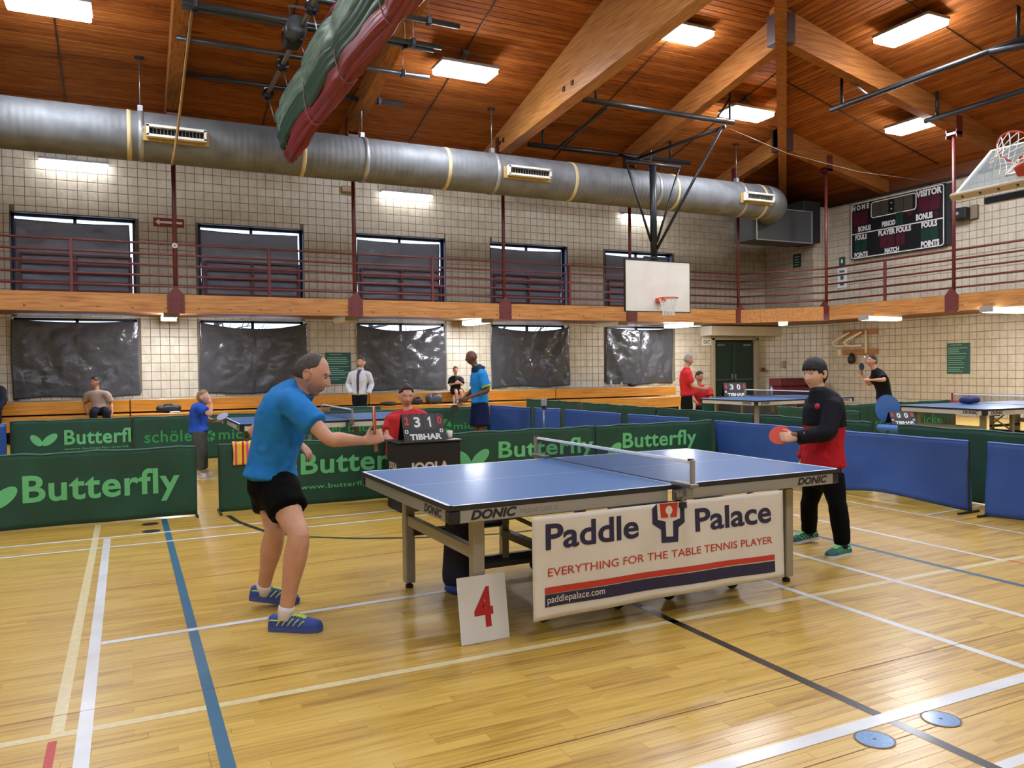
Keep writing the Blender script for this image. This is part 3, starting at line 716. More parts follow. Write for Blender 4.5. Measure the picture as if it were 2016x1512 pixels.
du = thing('air_duct', 'large round grey metal ventilation duct along the window wall', 'duct', (0, DY, DZ))
pts = [(x, 0, 0) for x in [-9 + i * 1.0 for i in range(26)]] + [(16.1, 0, 0)]
MB().tube(pts, DR, 40).build('duct_pipe', m_duct, du, True)
eb_ = [(16.1 + .75 * sin(a), .75 * (1 - cos(a)), 0) for a in [radians(15 * i) for i in range(7)]]
MB().tube(eb_, DR + .004, 40).build('elbow', m_duct, du, True)
m_cream = mat('duct_tape_cream', '#c9b98a', .5); m_silver = mat('duct_band', '#a9adae', .35, .6); m_regw = mat('register_white', '#e4e2da', .4); m_tan = mat('register_collar', '#b59a5a', .6, col2='#a58848', scale=8)
for x in (-4.2, .13, 3.38, 6.58, 9.85, 12.9, 15.9): MB().tube([(x - .04, 0, 0), (x + .04, 0, 0)], DR + .008, 40).build('seam_band', m_cream, du, True)
for x in (-3.4, .33, 4.7, 7.8, 12.35, 15.2):
    MB().tube([(x - .05, 0, 0), (x + .05, 0, 0)], DR + .012, 40).build('hanger_strap', m_silver, du, True)
    MB().box((x, 0, DR + .06), (.09, .12, .12)).build('strap_lug', m_silver, du); MB().tube([(x, 0, DR + .1), (x, 0, zc(x, DY) - DZ)], .012, 6).build('hanger_rod', m_steel, du, True); MB().lathe([(0, -.02), (.09, -.02), (.09, .0), (0, .0)], 14, (x, 0, zc(x, DY) - DZ - .01)).build('ceiling_plate', m_plate, du)
for x0, x1 in ((.42, 1.47), (7.95, 9.05), (15.0, 16.0)):
    cx_ = (x0 + x1) / 2; w_ = x1 - x0
    cl_ = MB().box((cx_, -.37, -.05), (w_ + .12, .22, .27), bev=.005).build('register_collar', m_tan, du)
    f_ = MB()
    for zz in (-.09, .09): f_.box((cx_, -.57, zz - .02), (w_, .13, .045))
    for xx in (x0 + .02, x1 - .02): f_.box((xx, -.57, -.02), (.045, .13, .2))
    gr_ = f_.build('register', m_regw, du); MB().box((cx_, -.5, -.02), (w_ - .05, .02, .16)).build('register_back', mat('dark_void', '#191919', .8), gr_)
    for i in range(16): MB().box((x0 + .05 + (w_ - .1) * i / 15, -.56, -.02), (.008, .04, .15)).build('vane', mat('vane_grey', '#77756c', .5), gr_)
pb = MB()   # plenum box where the duct turns into the shaft
pb.box((17.75, 1.0, -.32), (2.1, .9, 1.0), bev=.01); pb.box((18.6, 1.2, -.1), (1.3, .9, 1.3), bev=.01)
MB().box((17.55, 1.05, -.45), (2.15, .95, .92), bev=.012).build('plenum', mat('plenum_metal', '#55595b', .5, .5), du)
fr_ = MB()
for zz in (-.92, .02): fr_.box((17.55, .56, zz), (2.2, .03, .03))
for xx in (16.47, 18.63): fr_.box((xx, .56, -.45), (.03, .03, .95))
fr_.build('plenum_flange', m_silver, du)
MB().box((18.95, 1.3, -.2), (.7, .9, 1.25), bev=.01).build('plenum_back', mat('plenum_dark', '#2f3133', .6, .4), du)

# ================================================================== LIGHT FIXTURES
m_lamp = mat('lamp_lens', '#ffffff', .4, emit='#eef3ff', estr=LAMP); m_lampw = mat('lamp_wall', '#ffffff', .4, emit='#f6f7ff', estr=LAMP_WALL * .38)
m_lamps = mat('lamp_soffit', '#ffffff', .4, emit='#f2f5ff', estr=LAMP_WALL * 1.9); m_dim = mat('lamp_dim', '#f2e6c8', .4, emit='#ffe9b8', estr=5.0); m_off = mat('lamp_off', '#c9bfa6', .4); m_house = mat('lamp_housing', '#8f8f8c', .5)
def ceiling_light(x, y, z, rz, lab):
    t = thing('ceiling_light', lab, 'light', (x, y, z), rz, 'bright ceiling fixtures')
    MB().box((0, 0, 0), (1.22, .6, .10), bev=.02).build('lens', m_lamp, t); MB().box((0, 0, .08), (1.26, .64, .07), bev=.01).build('housing', m_house, t)
    MB().tube([(0, 0, .1), (0, 0, zc(x, y) - z)], .012, 6).build('stem', m_steel, t, True)
    MB().box((0, 0, zc(x, y) - z - .06), (.14, .14, .1)).build('canopy', mat('canopy_grey', '#4a4640', .6), t)
LT = [(-1.03, 15.0, 7.4, 0, 'bright ceiling light over the window wall, left of the hanging rope'), (6.4, 15.2, 7.53, 0, 'bright ceiling light right of the rolled-up curtain'),
      (10.45, 13.3, 8.28, 0, 'bright ceiling light beside the deep roof beam'), (13.8, 15.05, 7.57, 0, 'bright ceiling light above the white backboard frame'),
      (14.0, 10.7, 7.95, pi / 2, 'bright long ceiling light above the right pipe frame'), (17.0, 12.85, 7.08, pi / 2, 'bright ceiling light above the scoreboard')]
LT += [(-1, 7.6, 8.6, 0, ''), (6.7, 7.6, 8.9, 0, ''), (2.9, 10.5, 8.5, 0, ''), (10.4, 6.5, 8.6, pi / 2, ''), (14, 3.5, 7.9, pi / 2, ''), (17.3, 5.6, 7.2, pi / 2, ''), (-6, 13, 7.9, 0, ''), (-6, 5, 7.9, 0, ''),
       (2, 1.5, 9.0, 0, ''), (8, 1.0, 8.9, 0, ''), (1, -4, 7.5, 0, ''), (8, -4, 7.5, 0, ''), (14, -3, 7.3, 0, ''), (-5, -1, 8.0, 0, ''), (-5, -5, 7.1, 0, '')]  # unseen fixtures added for their light, last pair to brighten upright surfaces
for x, y, z, rz, lab in LT: ceiling_light(x, y, z, rz, lab or 'ceiling light added out of sight above and behind the main table')
m_cond = mat('conduit', '#3a2416', .5)
for x in (-1.03, 2.9, 6.4, 10.45, 13.8):
    dm = min(12, XW - x); MB().tube([(x, YW - .3, ZE + S * .3 - .015), (x, YW - dm, ZE + S * dm - .015)], .014, 6).build('conduit', m_cond, ceiling, True)
for y in (14.2, 10.4):
    dm = min(12, YW - y); MB().tube([(XW - .3, y, ZE + S * .3 - .015), (XW - dm, y, ZE + S * dm - .015)], .014, 6).build('conduit', m_cond, ceiling, True)
def wall_light(x0, x1, z, lab):
    t = thing('wall_light', lab, 'light', ((x0 + x1) / 2, YW, z), 0, 'strip lights on the window wall'); w_ = x1 - x0
    MB().box((0, -.16, 0), (w_, .16, .07), bev=.02).build('lens', m_lampw, t); MB().box((0, -.15, .06), (w_ + .02, .2, .05), bev=.008).build('housing', m_house, t); MB().box((0, -.05, .1), (.12, .12, .1)).build('bracket', m_house, t)
wall_light(-1.63, -.28, 6.04, 'white strip light on the wall below the duct at the far end from the door'); wall_light(6.04, 7.42, 6.0, 'white strip light on the wall above the third upper window'); wall_light(13.53, 15.0, 5.97, 'white strip light on the wall behind the backboard mast')
def soffit_light(x, y, L_, rz, m_, lab):
    t = thing('soffit_light', lab, 'light', (x, y, 2.65), rz, 'fixtures under the track')
    prof = [(-.16, 0), (-.16, -.03), (-.1, -.09), (.1, -.09), (.16, -.03), (.16, 0)]
    MB().prism(prof, -L_ / 2, L_ / 2, 'x').build('diffuser', m_, t); MB().box((0, 0, .02), (L_ + .03, .3, .06)).build('pan', m_house, t)
    for s_ in (-1, 1): MB().box((s_ * (L_ / 2 + .008), 0, -.04), (.016, .32, .1)).build('end_cap', m_house, t)
soffit_light(.87, 18.75, 1.25, pi / 2, m_lamps, 'lit fixture under the track below the hanger with the round tag')
soffit_light(4.72, 18.8, 1.25, pi / 2, m_off, 'unlit fixture under the track above the white jacketed man')
soffit_light(8.2, 18.9, 1.25, pi / 2, m_lamps, 'lit fixture under the track above the man in blue and black')
soffit_light(14.75, 18.8, 1.35, pi / 2, m_lamps, 'lit fixture under the track in front of the green doors')
soffit_light(12.3, 18.9, 1.25, pi / 2, m_off, 'unlit fixture under the track behind the white backboard')
soffit_light(17.95, 14.6, 1.25, 0, m_dim, 'dim fixture under the track above the folded wall bracket')
soffit_light(18.1, 11.4, 1.3, 0, m_lamps, 'lit fixture under the track above the green rules board')
t = thing('soffit_spot', 'small round lamp under the corner of the track', 'light', (17.1, 17.2, 2.66)); MB().lathe([(0, -.1), (.12, -.1), (.13, 0), (0, 0)], 16).build('lens', m_dim, t)
# ================================================================== BASKETBALL GOALS
m_white = mat('white_paint', '#d8d6cc', .45, col2='#cfccc0', scale=2); m_orange = mat('rim_orange', '#c23a1c', .4); m_netw = mat('net_white', '#d9d8d2', .7)
def hoop(t, c, nrm, r=.228, net=True, down=(0, 0, -1)):
    """rim ring centred at c in the plane across 'down', bracket towards -nrm"""
    c = V(c); n = V(nrm).normalized(); dn = V(down).normalized(); w = dn.cross(n)
    ring = [c + (n * cos(a) + w * sin(a)) * r for a in [2 * pi * i / 28 for i in range(28)]]
    MB().tube(ring, .011, 8, closed=True).build('rim', m_orange, t, True)
    br_ = MB(); p = c - n * (r + .06)
    R = M((n, w, -dn)).transposed(); br_.box(p - n * .02 + dn * .03, (.16, .2, .11), bev=.012, R=R); br_.box(p + n * .05, (.2, .06, .02), R=R); br_.build('rim_bracket', m_orange, t)
    if net:
        nb = MB(); k_ = 12; rows = [(r, 0), (r * .83, .11), (r * .68, .21), (r * .6, .31), (r * .62, .42)]
        for i in range(k_):
            for s_ in (1, -1):
                pts = []
                for j, (rr, dz) in enumerate(rows):
                    a = 2 * pi * (i + s_ * .5 * j) / k_; pts.append(c + (n * cos(a) + w * sin(a)) * rr + dn * dz)
                nb.tube(pts, .0065, 4, cap=False)
        nb.build('hoop_net', m_netw, t, True)
G = thing('basketball_goal', 'white rectangular basketball backboard hung from a black pipe mast', 'basketball hoop', (11.6, 15.7, 2.74))
bx = lambda x, y, z: (x - 11.6, y - 15.7, z - 2.74)
MB().box((0, .03, .61), (1.9, .04, 1.21), bev=.006).build('backboard', m_white, G)
fr = MB(); 
for zz in (.0, 1.22): fr.box((0, .035, zz), (1.93, .06, .02))
for xx in (-.955, .955): fr.box((xx, .035, .61), (.02, .06, 1.23))
fr.build('board_edge', mat('board_edge', '#1a1a1a', .5), G)
hoop(G, (.0, -.38, .30), (0, -1, 0))
def pipes(t, o, segs, mt=None, nm='pipe'):
    for a, c, r in segs: MB().tube([o(*a), o(*c)], r, 10).build(nm, mt or m_blackm, t, True)
MB().tube([bx(11.58, 15.85, 4.0), bx(11.6, 15.9, 6.28)], .085, 14).build('mast', m_blackm, G, True)
pipes(G, bx, [((10.8, 15.9, 6.33), (12.42, 15.9, 6.33), .05), ((10.82, 15.9, 6.33), (11.5, 15.86, 4.45), .03), ((12.4, 15.9, 6.33), (11.68, 15.86, 4.45), .03),
              ((9.0, 14.8, 7.2), (13.1, 14.75, 7.2), .06), ((9.0, 17.45, 6.92), (13.85, 17.3, 6.92), .06), ((9.6, 14.8, 7.12), (9.75, 17.4, 6.85), .035),
              ((12.9, 14.8, 7.1), (12.2, 17.35, 6.88), .045), ((12.85, 14.85, 7.1), (11.62, 15.8, 4.25), .035), ((11.6, 15.9, 6.3), (11.6, 17.3, 6.9), .04)])
for x, y, z in ((9.3, 14.8, 7.2), (13.0, 14.75, 7.2), (9.4, 17.44, 6.92), (13.2, 17.3, 6.92)): MB().tube([bx(x, y, z), bx(x, y, zc(x, y))], .028, 8).build('hanger', m_blackm, G, True)
MB().tube([bx(12.6, 14.76, 7.22), bx(13.0, 14.75, 7.75)], .028, 8).build('hanger_brace', m_blackm, G, True)
for z in (4.05, 3.5, 3.0): MB().box(bx(11.6, 15.8, z), (.7, .08, .05)).build('board_bracket', m_blackm, G)
# side goal, swung up, with glass board
m_bglass = mat('board_glass', '#9fb0b4', .08, alpha=.35, spec=.6); m_alu = mat('white_frame', '#cfd3d3', .4)
B0 = V((10.38, 7.24, 3.75)); ea = radians(41); e2 = V((cos(ea), 0, sin(ea))); e1 = V((0, -1, 0)); en = e1.cross(e2)
en = en if en.x < 0 else -en
G2 = thing('side_basketball_goal', 'glass basketball backboard with orange rim, swung up below the ceiling', 'basketball hoop', B0)
Rg = M((e1, e2, e1.cross(e2))).transposed()
MB().box(e1 * .915 + e2 * .535, (1.80, 1.04, .012), R=Rg).build('backboard', m_bglass, G2)
fr = MB()
for k_ in (.02, 1.05): fr.box(e1 * .915 + e2 * k_, (1.84, .045, .05), R=Rg)
for k_ in (.02, 1.81): fr.box(e1 * k_ + e2 * .535, (.045, 1.07, .05), R=Rg)
fr.box(e1 * .915 + e2 * .66 + en * .01, (.6, .04, .03), R=Rg); fr.box(e1 * .915 + e2 * .25 + en * .01, (.6, .04, .03), R=Rg)
for k_ in (.615, 1.215): fr.box(e1 * k_ + e2 * .45 + en * .01, (.04, .44, .03), R=Rg)
fr.build('board_frame', m_alu, G2)
pd = MB().box(e1 * .915 - e2 * .03, (1.9, .06, .11), bev=.02, R=Rg).build('edge_pad', mat('pad_beige', '#b9ab93', .6), G2)
for i in range(7): MB().box(e1 * (.15 + .25 * i) - e2 * .062, (.03, .01, .03), R=Rg).build('pad_bolt', mat('dark_bolt', '#3a342c', .5), pd)
hoop(G2, e1 * .915 + e2 * .2 + en * .4, en, down=-(e2))
gx = lambda x, y, z: V((x, y, z)) - B0
pipes(G2, gx, [((14.5, 13.1, 7.2), (14.5, 6.0, 7.2), .06), ((16.6, 12.3, 6.98), (16.6, 6.0, 6.98), .06), ((12.0, 6.3, 4.55), (14.5, 6.3, 7.2), .06), ((14.5, 8.9, 7.15), (16.6, 8.9, 6.98), .05), ((11.3, 6.5, 4.3), (12.3, 5.9, 4.6), .05), ((14.3, 9.3, 7.1), (15.5, 7.0, 7.1), .06)])
for x, y, z in ((14.5, 12.8, 7.2), (14.5, 8.9, 7.2), (16.6, 12.0, 6.98), (16.6, 8.9, 6.98)): MB().tube([gx(x, y, z), gx(x, y, zc(x, y))], .035, 8).build('hanger', m_blackm, G2, True)
MB().tube([gx(14.5, 12.1, 7.22), gx(14.5, 12.75, 7.85)], .03, 8).build('hanger_brace', m_steel, G2, True)
mo = MB().box(gx(11.0, 6.55, 3.72), (.1, 1.3, .1), bev=.01).build('height_arm', m_blackm, G2); MB().lathe([(0, -.1), (.11, -.1), (.13, 0), (.09, .1), (0, .1)], 14, gx(10.9, 6.45, 3.68)).build('motor', m_blackm, G2, True)
tag(MB().tube([(13.1, 14.85, 7.08), (15.2, 15.1, 6.78), (17.5, 14.9, 6.5), (19.93, 14.46, 6.36)], .007, 5).build('cable', mat('cable_grey', '#a89a8c', .6), None, True), 'thin pale cable sagging from the backboard frame to the scoreboard', 'cable')
# ================================================================== DIVIDER CURTAIN
CT = thing('divider_curtain', 'rolled-up green and red divider curtain slung below the ceiling', 'curtain', (3.05, 12.0, 6.2))
def vinyl(n, c, c2): return mat(n, c, .38, col2=c2, scale=4, stretch=(6, .6, 6), bump=.12)
m_vg = vinyl('vinyl_green', '#56786a', '#8aa698'); m_vd = vinyl('vinyl_dark', '#2b4a3c', '#38594a'); m_vr = vinyl('vinyl_red', '#7d2429', '#93323a'); m_vm = vinyl('vinyl_maroon', '#571a26', '#65202e')
ties = [16.0, 13.9, 11.7, 9.5, 7.3]
def pinch(y): return 1 - .30 * max(math.exp(-((y - t) / .2) ** 2) for t in ties)
def lobe(nm, cx, cz, rx, rz_, tilt, mt, seed, y1=16.4, k=5):
    n = 40; ys = [5.2 + i * .12 for i in range(int((y1 - 5.2) / .12) + 1)]; vs_ = []; fs_ = []
    for i, y in enumerate(ys):
        pf = pinch(y); endp = 1 - .35 * sstep_(y, y1 - .35, y1); droop = -.12 * sstep_(y, 14.5, 16.4)
        for j in range(n):
            a = 2 * pi * j / n; w_ = 1 + .15 * sin(k * a + seed + y * .35) + .11 * sin((2 * k + 3) * a + y * .6 + seed)
            px, pz = rx * pf * w_ * cos(a) * endp, rz_ * (.75 + .25 * pf) * w_ * sin(a)
            vs_.append((cx * (.6 + .4 * pf) + .02 * sin(y * 1.7 + seed) + px * cos(tilt) - pz * sin(tilt), y - 12.0, cz + droop + .02 * sin(y * 2.3 + seed * 2) + px * sin(tilt) + pz * cos(tilt)))
    for i in range(len(ys) - 1):
        for j in range(n): fs_.append((i * n + j, i * n + (j + 1) % n, (i + 1) * n + (j + 1) % n, (i + 1) * n + j))
    fs_ += [tuple(range(n)), tuple(range((len(ys) - 1) * n, len(ys) * n))[::-1]]
    recalc(meshobj(nm, vs_, fs_, mt, CT, True))
def sstep_(x, a, b_): t = max(0, min(1, (x - a) / (b_ - a))); return t * t * (3 - 2 * t)
lobe('maroon_fold', -.12, .50, .05, .26, .12, m_vm, 1, k=3); lobe('green_fold', -.17, .22, .11, .30, .2, m_vg, 2, k=3); lobe('green_fold', -.14, -.08, .12, .20, .3, m_vd, 3)
lobe('red_fold', -.04, -.32, .13, .19, .1, m_vr, 4, k=7); lobe('red_fold', .10, -.20, .12, .24, -.15, m_vr, 5, 16.3, k=6); lobe('green_fold', .06, .2, .14, .34, 0, m_vd, 6)
for y in ties:
    MB().tube([(.20 * cos(a) - .02, y - 12, .60 * sin(a) + .08) for a in [2 * pi * i / 24 for i in range(24)]], .012, 6, closed=True).build('tie_strap', mat('strap_pink', '#8f6a70', .6), CT, True)
cr = thing('curtain_hoist', 'overhead pipe hoist with motor and pulleys above the rolled curtain', 'hoist', (2.8, 13, 7.3))
ho = lambda x, y, z: (x - 2.8, y - 13, z - 7.3)
m_pipe = mat('grey_pipe', '#3f4448', .35, .5)
for y, xe in ((12.72, 5.25), (13.68, 5.3), (13.86, 5.2), (15.2, 5.6), (17.0, 5.65)):
    MB().tube([ho(.9, y, 7.3), ho(xe, y, 7.3)], .045, 10).build('cross_pipe', m_pipe, cr, True)
    for x in (1.1, xe - .55): MB().box(ho(x, y, 7.3), (.08, .12, .14), bev=.01).build('clamp', m_blackm, cr); MB().tube([ho(x, y, 7.35), ho(x, y, zc(x, y))], .008, 5).build('drop_rod', m_steel, cr, True)
MB().tube([ho(2.72, 5.5, 7.12), ho(2.72, 17.3, 7.12)], .04, 10).build('drive_shaft', mat('shaft_grey', '#9a9486', .4, .5), cr, True)
for y in (16.9, 15.2, 13.6, 12.6, 10.8, 9.0):
    MB().lathe([(0, -.05), (.11, -.05), (.07, 0), (.11, .05), (0, .05)], 16, T=M.Translation(V(ho(2.72, y, 7.1))) @ M.Rotation(pi / 2, 4, 'X')).build('pulley', m_blackm, cr, True)
    MB().box(ho(2.72, y + .1, 7.2), (.14, .05, .26), bev=.01).build('pulley_bracket', m_steel, cr)
    MB().tube([ho(2.72, y, 7.05), ho(2.85, y, 6.55)], .012, 6).build('lift_cable', m_steel, cr, True)
mo = MB().box(ho(2.62, 13.75, 7.05), (.3, .42, .3), bev=.05).build('motor', mat('motor_black', '#1f2224', .4, .3), cr); MB().lathe([(0, -.16), (.17, -.16), (.17, .16), (0, .16)], 18, T=M.Translation(V(ho(2.62, 13.45, 7.08))) @ M.Rotation(pi / 2, 4, 'X')).build('gearbox', mat('gear_grey', '#4d5357', .4, .4), mo, True)
MB().box(ho(2.48, 13.7, 7.12), (.02, .16, .1)).build('plate_tag', mat('tag_white', '#d5d5d0', .5), mo)
MB().tube([ho(2.6, 13.6, 7.2), ho(2.5, 13.3, 7.38), ho(2.7, 13.1, 7.3), ho(2.75, 12.9, 7.1)], .02, 6).build('flex_conduit', m_steel, mo, True)
rp_ = [(.84, 16.3, 5.32), (.89, 16.3, 5.57), (.95, 16.2, 5.97), (1.0, 15.7, 6.44), (1.04, 15.1, 6.88), (1.07, 14.4, 7.23), (1.08, 13.8, 7.45), (1.08, 13.0, 7.75), (1.08, 12.2, 8.2)]
tag(MB().tube(rp_, .024, 8).build('climbing_rope', mat('rope_tan', '#9c7a44', .8, col2='#86632f', scale=60, bump=.4), None, True), 'tan climbing rope looped up beside the timber roof beam', 'rope')
# ================================================================== SCOREBOARD AND WALL SIGNS
SBX, SY0, SY1, SZ0, SZ1 = XW - .14, 17.2, 14.13, 4.58, 6.26
SB = thing('scoreboard', 'black electronic scoreboard with white lettering on the masonry wall', 'scoreboard', (SBX, (SY0 + SY1) / 2, SZ0))
sw, sh = SY0 - SY1, SZ1 - SZ0
m_sbk = mat('score_black', '#0d0f12', .45); m_sw = mat('score_white', '#d6d8d6', .5); m_smr = mat('digit_maroon', '#4a1424', .4); m_sgr = mat('digit_green', '#12352b', .4); m_sgy = mat('digit_grey', '#3b3c33', .5, col2='#45463c', scale=80)
MB().box((.065, 0, sh / 2), (.13, sw, sh), bev=.01).build('case', m_sbk, SB)
MB().box((.09, -sw / 2 - .08, sh / 2), (.08, .16, sh * .98)).build('side_case', mat('case_grey', '#23262a', .5), SB)
def sf(o): return lambda s, t: V((-o, sw / 2 - s * sw, t * sh))
def panel(nm, s0, s1, t0, t1, mt, o=.004): return flatpoly(nm, [(s0, t0), (s1, t0), (s1, t1), (s0, t1)], mt, SB, sf(o))
def outline(s0, s1, t0, t1, w, rr=.03):
    ws_, wt = w / sw, w / sh; pts = []
    def rrect(a, b_, c_, d_, ra, rb):
        P = []
        for (cx, cy, st) in ((b_ - ra, d_ - rb, 0), (a + ra, d_ - rb, 90), (a + ra, c_ + rb, 180), (b_ - ra, c_ + rb, 270)):
            for i in range(5): an = radians(st + 22.5 * i); P.append((cx + ra * cos(an), cy + rb * sin(an)))
        return P
    O_ = rrect(s0, s1, t0, t1, rr, rr * sw / sh); I_ = rrect(s0 + ws_, s1 - ws_, t0 + wt, t1 - wt, rr * .7, rr * .7 * sw / sh); n = len(O_); g = sf(.003)
    meshobj('outline', [g(*p) for p in O_ + I_], [(i, (i + 1) % n, n + (i + 1) % n, n + i) for i in range(n)], m_sw, SB)
outline(.005, .995, .005, .995, .03); outline(.235, .725, .67, .955, .03)
panel('divider', .01, .99, .437, .455, m_sw)
for s0, s1, t0, t1, mt in ((.25, .43, .70, .93, m_sgy), (.495, .685, .70, .93, m_sgy), (.03, .20, .59, .83, m_smr), (.745, .955, .61, .84, m_smr), (.51, .585, .48, .68, m_sgr), (.05, .19, .12, .315, m_sgr), (.34, .495, .12, .32, m_smr), (.512, .605, .12, .32, m_smr), (.77, .935, .135, .33, m_sgr)):
    panel('digit_window', s0, s1, t0, t1, mt)
    panel('digit_gap', (s0 + s1) / 2 - .003, (s0 + s1) / 2 + .003, t0, t1, m_sbk, .006)
flatpoly('bonus_arrow', [(.905, .49), (.95, .535), (.905, .58)], m_smr, SB, sf(.004)); flatpoly('bonus_arrow', [(.07, .48), (.03, .525), (.07, .57)], m_smr, SB, sf(.004)); panel('bonus_lamp', .63, .68, .59, .65, m_smr)
for t in (.76, .86): panel('colon_dot', .455, .47, t, t + .02, m_sw)
for txt, s0, s1, t0, t1 in (('H O M E', .02, .215, .86, .955), ('VISITOR', .72, .975, .855, .965), ('BONUS', .09, .235, .475, .57), ('BONUS', .72, .885, .48, .585), ('PERIOD', .36, .505, .485, .575), ('FOULS', .055, .19, .33, .425), ('POINTS', .045, .2, .02, .112), ('PLAYER FOULS', .32, .67, .335, .43), ('MATCH', .39, .545, .02, .11), ('FOULS', .775, .93, .34, .435), ('POINTS', .77, .95, .025, .125)):
    letters('lettering', txt, m_sw, SB, sf(.006), s0, s1, t0, t1, bold=.05)
sp = thing('speaker_box', 'small black speaker on a tan bracket right of the scoreboard', 'speaker', (XW - .15, 13.66, 5.18))
MB().box((-.02, 0, .16), (.26, .44, .3), bev=.02).build('cabinet', mat('speaker_black', '#17181a', .5), sp); MB().box((.1, -.3, .17), (.1, .2, .36), bev=.01).build('wall_plate', mat('speaker_tan', '#7a6a52', .6), sp); MB().lathe([(0, 0), (.05, 0), (.04, .02), (0, .02)], 12, T=M.Translation(V((-.155, .0, .16))) @ M.Rotation(-pi / 2, 4, 'Y')).build('horn', mat('horn_grey', '#8c8880', .5), sp)
def wall_panel(nm, lab, cat, x, y, z0, w_, h_, mt, face, bord=None):
    t = thing(nm, lab, cat, (x, y, z0)); d = (.02, w_, h_) if face == 'x' else (w_, .02, h_)
    MB().box((-.01, 0, h_ / 2) if face == 'x' else (0, -.01, h_ / 2), d, bev=.004).build('panel', mt, t); return t
fx = lambda o: (lambda u, v: V((-.02 - o, -u, v))); fy = lambda o: (lambda u, v: V((u, -.02 - o, v)))
m_sgn = mat('sign_green', '#16473d', .45, col2='#1a4f44', scale=5); m_sgt = mat('sign_text', '#7fb3a0', .6); m_red = mat('sign_red', '#7a1a20', .5); m_wht = mat('sign_white', '#dcdcd6', .5)
def rules(nm_lab, x, y, z0, w_, h_, face, rows=13, seed=1):
    t = wall_panel('rules_board', nm_lab, 'sign', x, y, z0, w_, h_, m_sgn, face); g = (fx if face == 'x' else fy)(.003); r_ = random.Random(seed); z = h_ * .93
    for i in range(rows):
        L_ = w_ * r_.uniform(.45, .86); hh = h_ * .018; x0 = -w_ * .43
        if i == 0: x0, L_ = -w_ * .35, w_ * .5
        flatpoly('text_row', [(x0, z), (x0 + L_, z), (x0 + L_, z + hh), (x0, z + hh)], m_sgt, t, g); z -= h_ * (.1 if i in (0, 4, 9) else .062)
rules('green rules board with rows of small print on the right wall', XW - .012, 13.82, 1.13, .65, .82, 'x', 13, 2)
rules('dark green rules board on the window wall beside the white jacketed man', 4.87, YW - .012, 1.06, .66, .80, 'y', 12, 5)
t = wall_panel('arrow_sign', 'red sign with a white arrow between two upper windows', 'sign', .95, YW - .012, 4.80, .66, .2, m_red, 'y')
flatpoly('arrow', [(-.29, .1), (-.2, .17), (-.2, .125), (.29, .125), (.29, .075), (-.2, .075), (-.2, .03)], m_wht, t, fy(.003))
t = wall_panel('exit_sign', 'white EXIT sign beside the green double doors', 'sign', 16.78, YW - .012, 2.07, .38, .21, m_wht, 'y'); letters('lettering', 'EXIT', mat('exit_ink', '#4a4238', .6), t, fy(.003), -.13, .13, .04, .17, bold=.02)
t = wall_panel('notice_plate', 'small dark notice with faint white print on the corner shaft', 'sign', 19.3 - .012, 18.78, 4.52, .32, .42, mat('notice_dark', '#17231f', .5), 'x')
for i in range(4): flatpoly('text_row', [(-.1, .31 - i * .085), (.1 - .03 * (i % 2), .31 - i * .085), (.1 - .03 * (i % 2), .345 - i * .085), (-.1, .345 - i * .085)], m_sgt, t, fx(.003))
t = wall_panel('track_sign', 'small green sign with a white figure above the poster', 'sign', XW - .012, 17.63, 4.46, .22, .27, m_sgn, 'x'); flatpoly('figure', [(-.03, .08), (.03, .08), (.04, .16), (.0, .22), (-.04, .16)], m_wht, t, fx(.003))
t = wall_panel('wall_poster', 'white poster with blue emblem behind the railing', 'poster', XW - .012, 17.63, 3.78, .34, .6, m_wht, 'x'); mbp = mat('poster_blue', '#3f5f86', .6)
flatpoly('emblem', [(.07 * cos(a), .31 + .08 * sin(a)) for a in [2 * pi * i / 16 for i in range(16)]], mbp, t, fx(.003)); flatpoly('print_block', [(-.08, .07), (.08, .07), (.08, .16), (-.08, .16)], mat('poster_ink', '#4b4550', .6), t, fx(.003)); flatpoly('print_block', [(-.1, .47), (.1, .47), (.1, .54), (-.1, .54)], mbp, t, fx(.003))
# folded wall bracket with cream tubes
m_cr = mat('cream_tube', '#ddd2b2', .45); m_ply = wood('ply_board', [(.3, '#8a5a26'), (.7, '#a87238')], grain=(20, 2, 20), rough=.5)
t = thing('folded_wall_bracket', 'cream tube brackets on two wooden boards fixed to the right wall', 'wall bracket', (XW - .02, 16.95, 1.66))
for z in (.12, .72): MB().box((-.02, 0, z), (.04, 1.26, .17), bev=.006).build('backing_board', m_ply, t)
for y in (-.1, .34):
    pts = [(-.07, y, .72), (-.12, y + .12, .66), (-.2, y + .42, .50), (-.22, y + .52, .42), (-.2, y + .48, .34), (-.16, y + .36, .31), (-.08, y, .31)]
    MB().tube(pts, .036, 8).build('bracket_tube', m_cr, t, True)
MB().tube([(-.07, -.25, .08), (-.07, -.25, .76)], .035, 8).build('bracket_post', m_cr, t, True)
t = thing('speed_bag', 'dark punch bag hanging below the wall bracket board', 'punch bag', (XW - .12, 17.2, 1.42)); MB().lathe([(0, 0), (.09, .03), (.12, .12), (.09, .22), (.04, .32), (0, .34)], 14).build('bag', mat('bag_black', '#1b1714', .5), t, True)
for nm, lab, x, y, z, d, mt in (('thermostat', 'small beige wall box beside the folded bracket', XW - .03, 17.72, 1.68, (.05, .14, .2), m_cr), ):
    o = MB().box((0, 0, .1), d, bev=.01).build(nm, mt); o.location = (x, y, z); tag(o, lab, 'wall box')
o = MB().box((0, 0, .1), (.16, .1, .22), bev=.01).build('hand_dryer', mat('dryer_beige', '#a39a80', .5)); o.location = (19.45, 19.55, 1.33); tag(o, 'beige dispenser on the corner wall above the maroon mats', 'dispenser')
